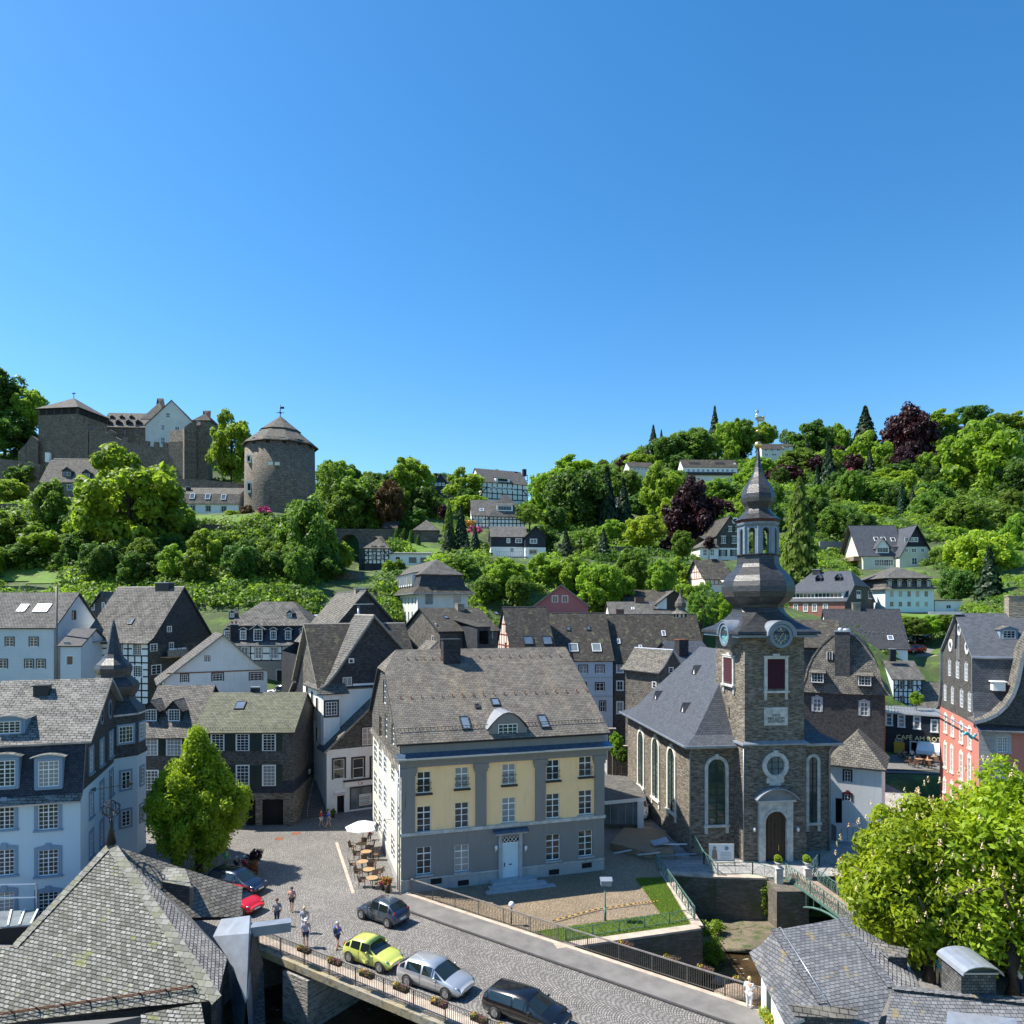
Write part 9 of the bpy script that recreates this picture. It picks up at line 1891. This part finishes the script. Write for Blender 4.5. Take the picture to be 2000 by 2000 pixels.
p=G(709,1662);t=thing('parasol','open white cafe parasol beside the yellow house side wall','parasol',p);m=MB();m.tube([(0,0,0),(0,0,2.5)],.03,'wood_tan',8);m.lathe([(.25,0),(.25,.08)],'iron',10);m.build('pole',t);m=MB();m.lathe([(1.55,2.02),(1.5,2.1),(.8,2.42),(.08,2.62)],'whitepaint',8,smooth=False);m.build('canopy',t)
def pot(name,label,p,r,h_,mat,fm,n=500,fr=.35,group=None,potm='wood_dark'):
 t=thing(name,label,'plant',p,0,group);m=MB();m.lathe([(.03,0),(r*.75,0),(r,h_),(r*.9,h_)],potm,12);m.build('pot',t);pos,nr=crown_pts(int(p.x*7)&255,n,16,(.3,.5));me=card_mesh('foliage',pos*fr+np.array([0,0,h_+fr*.7]),nr,np.full(n,.1),'',2,1.4,[mat,fm],np.random.rand(n)>.55);o_=bpy.data.objects.new('foliage',me);C.objects.link(o_);o_.parent=t
pot('flower_pot','pot of red and pink flowers at the corner of the yellow house',G(757,1743),.25,.6,'leaf_b','flower_red');pot('flower_pot','second pot of pink flowers beside the cafe tables',G(748,1738),.2,.4,'leaf_b','flower_pink')
pot('potted_bush','round green bush with red flowers in a tub behind the blue car',G(490,1713),.4,.5,'leaf_c','flower_red',900,.55);pot('potted_shrub','dark purple leaved potted shrub in the square',G(497,1704),.25,.9,'leaf_purple','leaf_purple',1200,.65)
pot('potted_bush','flower tub under the linden tree, left',G(345,1690),.5,.7,'leaf_c','flower_red',900,.5);pot('hotel_plant','yellow green potted plant on the hotel stairs',G(590,1480,2.7),.35,.6,'leaf_yel','flower_yel',900,.8)
pot('hotel_plant','pink hydrangea by the hotel side entrance',G(611,1500,2.7),.3,.5,'leaf_b','flower_pink',500,.4);pot('hotel_plant','small potted tree at the hotel shop door',G(651,1596),.2,.4,'leaf_b','leaf_c',500,.3)
q0=G(1700,1700,0)
for i,(u,v)in enumerate(((1772,1494),(1781,1498),(1790,1500),(1800,1497),(1810,1500),(1820,1502),(1760,1486),(1768,1482),(1778,1484),(1805,1488),(1815,1490),(1828,1494))):
 p=G(u,v,-.2);copy_thing(ch0,p,rnd.uniform(0,6.28),'brown chair %s on the cafe terrace'%('first second third fourth fifth sixth'.split()[i%6]+(' of the front row' if i<6 else ' of the back row')),'chairs on the cafe terrace',1.15)
for i,(u,v)in enumerate(((1776,1490),(1795,1494),(1813,1496),(1764,1480),(1822,1489))):
 copy_thing(tb0,G(u,v,-.2),0,('table at the front left of the cafe terrace','table in the middle of the cafe terrace','table front right on the cafe terrace','table below the orange blind','table under the white awning')[i],'tables on the cafe terrace',1.15)
m=MB();a,b=P(1732,1514,94.3),P(1850,1516,93.6);m.slab([V((a.x,a.y,-.1)),V((b.x,b.y,-.1)),V((b.x,b.y+.6,-.1)),V((a.x,a.y+.6,-.1))],4.5,'stone_bank','dark');tag(m.build('terrace_wall'),'dark wall carrying the cafe terrace above the side stream','wall')
# cars
def carpaint(col,met=.3):
 def f(key):
  m,nt,b,out=new(key);b.inputs['Base Color'].default_value=tuple(col)+(1,);b.inputs['Metallic'].default_value=met;b.inputs['Roughness'].default_value=.3;b.inputs['Coat Weight'].default_value=.8;b.inputs['Coat Roughness'].default_value=.05;return m
 return f
_MD.update({'paint_lime':carpaint((.55,.60,.13),.1),'paint_silver':carpaint((.55,.56,.58),.6),'paint_black':carpaint((.006,.006,.008),.2),'paint_slate':carpaint((.06,.085,.12),.5),'paint_red':carpaint((.55,.01,.02),.1),'paint_blue':carpaint((.01,.02,.05),.3),'paint_white':carpaint((.75,.75,.75),0),'carglass':plain((.012,.018,.018),.03,0,.8),'tyre':plain((.018,.018,.018),.7),'rim':plain((.42,.42,.43),.3,.8),'headlamp':plain((.28,.3,.32),.15,.5),'taillamp':plain((.35,.01,.01),.2),'plate':plain((.8,.8,.78),.5)})
def car(name,label,cat,p,ang,paint,L=4.3,W=1.78,H=1.47,wb=2.62,kind='hatch',rear=1,group='cars in the square'):
 """x runs to the nose"""
 t=thing(name,label,cat,p,ang,group);hl=L/2;w=W/2;s=H/1.47
 wag=kind in('wagon','van')
 st=[(-hl,w*.84,.40,.60,.74,w*.76),(-hl+.08,w*.95,.25,.76,.98*s,w*.84),(-hl+(.16 if wag else .22),w*.98,.22,.90*s,1.12*s if not wag else 1.18*s,w*.82),(-hl+(.42 if wag else .68),w*.99,.2,.94*s,1.40*s,w*.755),(-.35,w,.2,.93*s,H,w*.76),(.35,w,.2,.91*s,1.45*s,w*.75),(hl-1.78,w,.2,.90*s,1.33*s,w*.75),(hl-1.0,w*.99,.2,.88*s,.96*s,w*.86),(hl-.5,w*.97,.22,.80*s,.86*s,w*.82),(hl-.14,w*.90,.24,.64*s,.70*s,w*.76),(hl,w*.78,.34,.50,.57*s,w*.6)]
 if kind=='van':st=[(x,a,b,c*1.1,max(d,1.5*s)if-hl+.2<x<hl-1.2 else d,e)for x,a,b,c,d,e in st]
 R_=[]
 for x,hw,z0,zb,zt,tw in st:
  half=[(hw*.86,z0),(hw,(z0+zb)*.5),(hw*.985,zb),(tw,zt-.05),(tw*.6,zt+.012),(0,zt+.025)]
  R_.append([(x,y,z)for y,z in half]+[(x,-y,z)for y,z in half[-2::-1]])
 m=MB()
 n=len(R_[0]);ids=[[m.p(q)for q in r]for r in R_];k=m.m(paint)
 for i in range(len(ids)-1):
  for j in range(n-1):m.f.append([ids[i][j],ids[i+1][j],ids[i+1][j+1],ids[i][j+1]]);m.mi.append(k);m.sm.append(True)
  m.f.append([ids[i][n-1],ids[i+1][n-1],ids[i+1][0],ids[i][0]]);m.mi.append(m.m('tyre'));m.sm.append(False)
 m.f.append(ids[0][::-1]);m.mi.append(k);m.sm.append(False);m.f.append(ids[-1]);m.mi.append(k);m.sm.append(False);m.build('body',t)
 def glass(nm,cells,sh=.88):
  g=MB()
  for i,j in cells:
   q=[V(R_[i][j]),V(R_[i+1][j]),V(R_[i+1][j+1]),V(R_[i][j+1])];c=sum(q,V((0,0,0)))/4;nn=(q[1]-q[0]).cross(q[3]-q[0]).normalized()
   if nn.dot(c-V((c.x,0,.6)))<0:nn=-nn
   g.face([c+(x-c)*sh+nn*.012 for x in q],'carglass')
  g.build(nm,t)
 glass('windscreen',[(6,3),(6,4),(6,5),(6,6)],1.0);glass('rear_window',[(2,3),(2,4),(2,5),(2,6)],.99)
 for j in(2,7):
  for i in(3,4,5):glass('side_window',[(i,j)])
 glass('quarter_window',[(2,2),(2,7),(6,2),(6,7)],.7)
 for x in(-wb/2,wb/2):
  for y in(-1,1):
   g=MB(lambda q:V((x+q[0],y*(w-.1)+q[2],.31+q[1])));g.lathe([(.01,-.11),(.31,-.11),(.315,0),(.30,.115),(.01,.115)],'tyre',20);wh=g.build('wheel',t)
   g=MB(lambda q:V((x+q[0],y*(w-.1)+q[2]*y,.31+q[1])));g.lathe([(.2,.118),(.03,.125)],'rim',10,smooth=False)
   for a in range(5):g.bar((.03*math.cos(a*1.257),.03*math.sin(a*1.257),.135),(.19*math.cos(a*1.257),.19*math.sin(a*1.257),.13),.045,'rim',.02)
   g.build('rim',wh)
   g=MB(lambda q:V((x+q[0],y*(w+.003)+0*q[2],.31+q[1])));disc(g,lambda a,b,d=0:(a,b,0),0,.03,.37,0,'tyre',18);g.build('wheel_arch',t)
 for y in(-1,1):
  g=MB();g.sphere((hl-.27,y*w*.76,.665*s),.13,'headlamp',10,6,(1.35,.8,.5));g.build('headlight',t);g=MB();g.sphere((-hl+.14,y*w*.78,.88*s),.13,'taillamp',8,5,(.7,.9,1.6));g.build('tail_light',t)
  g=MB();g.sphere((hl-1.55,y*(w+.09),1.0*s),.1,paint,8,5,(.7,1,.8));g.build('mirror',t)
 g=MB();g.box(hl-.02,hl+.015,-.26,.26,.40,.51,'plate');g.build('number_plate',t);g=MB();g.box(-hl-.015,-hl+.02,-.26,.26,.52,.63,'plate');g.build('number_plate',t)
 g=MB();g.box(hl-.1,hl+.006,-w*.5,w*.5,.27,.39,'tyre');g.box(hl-.12,hl-.02,-.3,.3,.535,.60,'tyre');g.build('grille',t)
 g=MB()
 for y in(-1,1):
  for x in(-.45,.65):g.box(x,x+.012,y*(w+.001)-.004,y*(w+.001)+.004,.3,.9*s,'tyre')
  g.box(.5,.62,y*(w+.004)-.01,y*(w+.004)+.01,.8*s,.83*s,paint)
 g.build('door_line',t);return t
car('parked_car','silver hatchback parked between the lime and the black car','car',(-4.25,39.95,.0),R(-31),'paint_silver',4.36,1.82,1.48,2.65)
car('parked_car','small lime green three door car on the bridge','car',(-8.25,42.6,0),R(-31.5),'paint_lime',3.65,1.6,1.46,2.39)
car('parked_car','black estate car at the bottom edge of the picture','car',(.75,36.75,0),R(-32),'paint_black',4.55,1.82,1.42,2.76,'wagon')
car('moving_car','dark slate blue hatchback driving off the bridge beside the yellow house','car',(-8.75,48.5,0),R(146),'paint_slate',3.7,1.66,1.5,2.4)
car('parked_car','red small car half hidden behind the lichen covered roof','car',(-19.2,50.2,0),R(-27),'paint_red',3.75,1.66,1.5,2.43)
car('parked_car','dark blue estate car next to the red one under the linden','car',(-20.6,53.8,0),R(-24),'paint_blue',4.6,1.82,1.5,2.75,'wagon')
q=P(547,1364,95);car('parked_car','silver car in the upper lane beside the arched dormer house','car',(q.x,q.y,hz(q.x,q.y)),R(190),'paint_silver',4.0,1.75,1.55,2.5)
car('parked_van','white van beside the church nave behind the glass pavilion','van',(12.9,73.2,0),R(-97),'paint_white',4.6,1.85,1.9,2.9,'van')
for(u,v,Y),pt,l in(((1786,1266,128),'paint_red','red car in the small car park by the red building'),((1789,1252,135),'paint_black','black car behind the red one in the small car park'),((1812,1248,137),'paint_blue','dark blue car right of the black one in the car park')):q=P(u,v,Y);car('parked_car',l,'car',(q.x,q.y,12.4+(q.y-125)*.2+.25),R(200),pt,4.2,1.75,1.45,2.6,group='cars in the small car park')
# people
def skin(name,V_,E_,R_,mat,parent,sub=1):
 me=bpy.data.meshes.new(name);me.from_pydata([tuple(v)for v in V_],E_,[]);me.materials.append(MAT(mat));o=bpy.data.objects.new(name,me);C.objects.link(o);o.parent=parent
 sk=o.modifiers.new('skin','SKIN');sk.use_smooth_shade=True;ly=me.skin_vertices[0].data
 for i,r in enumerate(R_):ly[i].radius=(r,r)if not isinstance(r,tuple)else r;ly[i].use_root=(i==0)
 o.modifiers.new('sub','SUBSURF').levels=sub;o.modifiers['sub'].render_levels=sub;return o
_MD.update({'skin_tone':plain((.55,.33,.23),.6)})
CLOTH=dict(navy=(.02,.03,.08),blue=(.02,.10,.5),red=(.5,.02,.03),pink=(.55,.27,.22),white=(.75,.75,.75),grey=(.2,.22,.27),check=(.3,.32,.42),black=(.015,.015,.018),green=(.04,.28,.12),teal=(.06,.2,.22),blonde=(.6,.45,.2),brown=(.10,.05,.025),silver=(.55,.53,.5),khaki=(.3,.24,.15))
for k,v in CLOTH.items():_MD['cloth_'+k]=plain(v,.85)
def person(label,p,ang,top,legs,hair,h_=1.7,stride=.18,short=False,bag=None,hat=None,sit=False,lean=0,group='people in the streets'):
 t=thing('person',label,'person',p,ang,group);s=h_/1.72;t.scale=(s,s,s);st=stride;z_=-.42 if sit else 0;f=lambda x,y,z:V((x+lean*max(0,z-.95),y,z+z_))
 pel,ch_,nk,hd,tp_=f(0,0,.95),f(0,0,1.28),f(0,0,1.46),f(.02,0,1.58),f(.01,0,1.68)
 if sit:kn=[f(.42,.1,.93),f(.42,-.1,.93)];ft=[f(.45,.1,.5),f(.45,-.1,.5)]
 else:kn=[f(st*.6,.1,.5),f(-st*.3,-.1,.5)];ft=[f(st,.1,.08),f(-st,-.1,.08)]
 hp=[f(0,.1,.9),f(0,-.1,.9)];sh=[f(0,.19,1.4),f(0,-.19,1.4)];el=[f(-st*.5,.26,1.14),f(st*.5,-.26,1.14)];ha=[f(-st*.2+.08,.27,.88),f(st*.9+.1,-.27,.9)]
 Vv=[pel,ch_,nk,hd,tp_]+[q for i in(0,1)for q in(hp[i],kn[i],ft[i],ft[i]+V((.15,0,-.03)))]+[q for i in(0,1)for q in(sh[i],el[i],ha[i])]
 Ee=[(0,1),(1,2),(2,3),(3,4),(0,5),(5,6),(6,7),(7,8),(0,9),(9,10),(10,11),(11,12),(1,13),(13,14),(14,15),(1,16),(16,17),(17,18)]
 Rr=[(.15,.12),(.16,.11),.055,.095,.08,.085,.058,.042,.035,.085,.058,.042,.035,.06,.042,.028,.06,.042,.028]
 for i,(hh,sg)in enumerate(((15,1),(18,-1))):
  for j,(dx,L)in enumerate(((-.03,.075),(-.012,.085),(.006,.08),(.022,.065))):Vv.append(Vv[hh]+V((dx,0,-.02-L)));Ee.append((hh,len(Vv)-1));Rr.append(.009)
  Vv.append(Vv[hh]+V((.05,0,-.045)));Ee.append((hh,len(Vv)-1));Rr.append(.01)
 skin('body',Vv,Ee,Rr,'skin_tone',t)
 skin('top',[pel+V((0,0,-.02)),ch_,f(0,0,1.41)]+[sh[0],sh[0].lerp(el[0],.9),sh[1],sh[1].lerp(el[1],.9)],[(0,1),(1,2),(1,3),(3,4),(1,5),(5,6)],[(.175,.14),(.185,.135),.075,.085,.062,.085,.062],'cloth_'+top,t)
 k=.55 if short else 1.0
 skin('trousers',[f(0,0,.97),hp[0],hp[0].lerp(kn[0],1 if not short else .75),hp[1],hp[1].lerp(kn[1],1 if not short else .75)]+([]if short else[kn[0].lerp(ft[0],.85),kn[1].lerp(ft[1],.85)]),[(0,1),(1,2),(0,3),(3,4)]+([]if short else[(2,5),(4,6)]),[(.165,.13),.105,.078,.105,.078]+([]if short else[.058,.058]),'cloth_'+legs,t)
 for q in ft:m=MB();m.sphere(q+V((.05,0,-.03)),.07,'cloth_'+('black' if not short else 'khaki'),8,5,(2.0,.75,.75));m.build('shoe',t)
 m=MB();m.sphere(tp_+V((-.025,0,-.025)),.115,'cloth_'+hair,10,7,(1,.9,1));m.build('hair',t)
 m=MB();m.sphere(hd+V((.10,0,.0)),.02,'skin_tone',6,4)
 m.sphere(hd+V((.088,.035,.03)),.012,'dark',5,3);m.sphere(hd+V((.088,-.035,.03)),.012,'dark',5,3);m.box(hd.x+.09,hd.x+.1,-.022,.022,hd.z-.05,hd.z-.042,'winered');m.build('face',t)
 if hat:m=MB();m.sphere(tp_+V((0,0,.01)),.12,'cloth_'+hat,10,6,(1,1,.8));m.sphere(tp_+V((.06,0,-.01)),.13,'cloth_'+hat,10,4,(1.1,.9,.12));m.build('hat',t)
 if bag:m=MB();m.sphere(f(-.2,0,1.2),.17,'cloth_'+bag,8,6,(.6,.9,1.25));tag(m.build('backpack',None),'bag carried by the '+label,'bag');o_=bpy.data.objects[m and 'backpack']if False else C.objects[-1];o_.location=V(p);o_.rotation_euler=(0,0,ang)
 return t
person('man in white cap, checked shirt and dark shorts walking in the square',G(597,1850),R(-75),'check','navy','silver',1.76,.22,True,None,'white')
person('woman in royal blue top and jeans with a bag, walking away',G(659,1853),R(60),'blue','navy','silver',1.66,.2,True,'navy')
person('woman in pink top and black skirt walking down the square',G(570,1780),R(-95),'pink','black','brown',1.68,.12,True)
person('man in grey blue shirt half hidden by the hoist beam',G(541,1808),R(-90),'grey','navy','brown',1.78,.1)
person('blonde woman in striped blouse behind the man in the white cap',G(594,1822),R(-85),'check','white','blonde',1.66,.1)
person('woman dressed all in white leaning on the far bridge railing',G(1463,1972),R(55),'white','white','blonde',1.68,.05,lean=.12)
person('woman in red top and white shorts walking in front of the stairs',G(627,1615),R(10),'red','white','brown',1.68,.2,True)
person('man in blue shirt and shorts walking right beside the woman in red',G(641,1617),R(5),'blue','grey','brown',1.78,.22,True)
person('person in green jacket standing under the linden tree',G(442,1702),R(-60),'green','khaki','brown',1.75,.05)
person('person in dark clothes seated on the bench edge by the blue car',G(462,1704),R(-40),'black','navy','silver',1.72,.05,sit=True)
person('person in red shirt and white cap seated beside the potted shrub',G(477,1703),R(-30),'red','navy','brown',1.7,.05,hat='white',sit=True)
person('waiter in white shirt standing in the cafe doorway',G(1781,1488,-.2),R(-110),'white','black','brown',1.78,.03)
person('person in red sitting at the corner of the yellow house under the wall lantern',G(723,1640),R(-90),'red','black','brown',1.7,.05,sit=True)
for u,v,a,b,c,l in((1776,1893,'blue','navy','blonde','person in blue crossing the footbridge end'),(1803,1893,'blue','navy','brown','person in blue shirt by the chestnut trunk'),(1835,1925,'teal','khaki','brown','person in teal in the group beneath the chestnut'),(1848,1912,'khaki','navy','silver','person in pale clothes in that group'),(1857,1918,'green','black','brown','person in dark green striped jacket of that group'),(1992,1945,'white','navy','silver','person in white at the right picture edge under the trees')):
 person(l,G(u,v),R(u*7%360),a,b,c,1.7,.05,group='people under the chestnuts')
for i,(u,v,a,l)in enumerate(((1766,1483,'khaki','guest in beige at the cafe table below the orange blind'),(1795,1492,'red','guest in red in the middle of the cafe terrace'),(1812,1494,'pink','guest in pink at the front right cafe table'),(1825,1488,'grey','guest in grey under the white awning'),(1787,1491,'white','guest in white left of the guest in red'))):person(l,G(u,v,-.2),R(i*77),a,'navy','brown',1.7,.03,sit=True,group='guests on the cafe terrace')
m=MB()
for u,v in((430,1706),(500,1700)):pass
p=G(468,1706);m.box(p.x-1.6,p.x+1.4,p.y-.1,p.y+.3,0,.45,'wood_dark');tag(m.build('bench'),'dark low bench under the linden where two people sit','bench')
for(u,v,z),sx_,l in(((1500,1758,-1.6),(.8,.5,1.6),'ivy hanging on the footbridge abutment'),((1385,1812,-2.6),(1.3,.8,1.0),'green bush growing at the foot of the lawn wall'),((1395,1862,-3.0),(.8,.7,1.4),'bright weeds between the far railing and the rocks'),((1480,1772,-2.4),(1.3,.4,.6),'weeds on the gravel bank')):
 q=G(u,v,z);pos,nr=crown_pts(int(u),1300,20,(.25,.4));me=card_mesh('river_bush',pos*np.array(sx_)+np.array(q),nr,np.full(1300,.12),'leaf_b',1);ob=bpy.data.objects.new('river_bush',me);C.objects.link(ob);tag(ob,l,'bush')
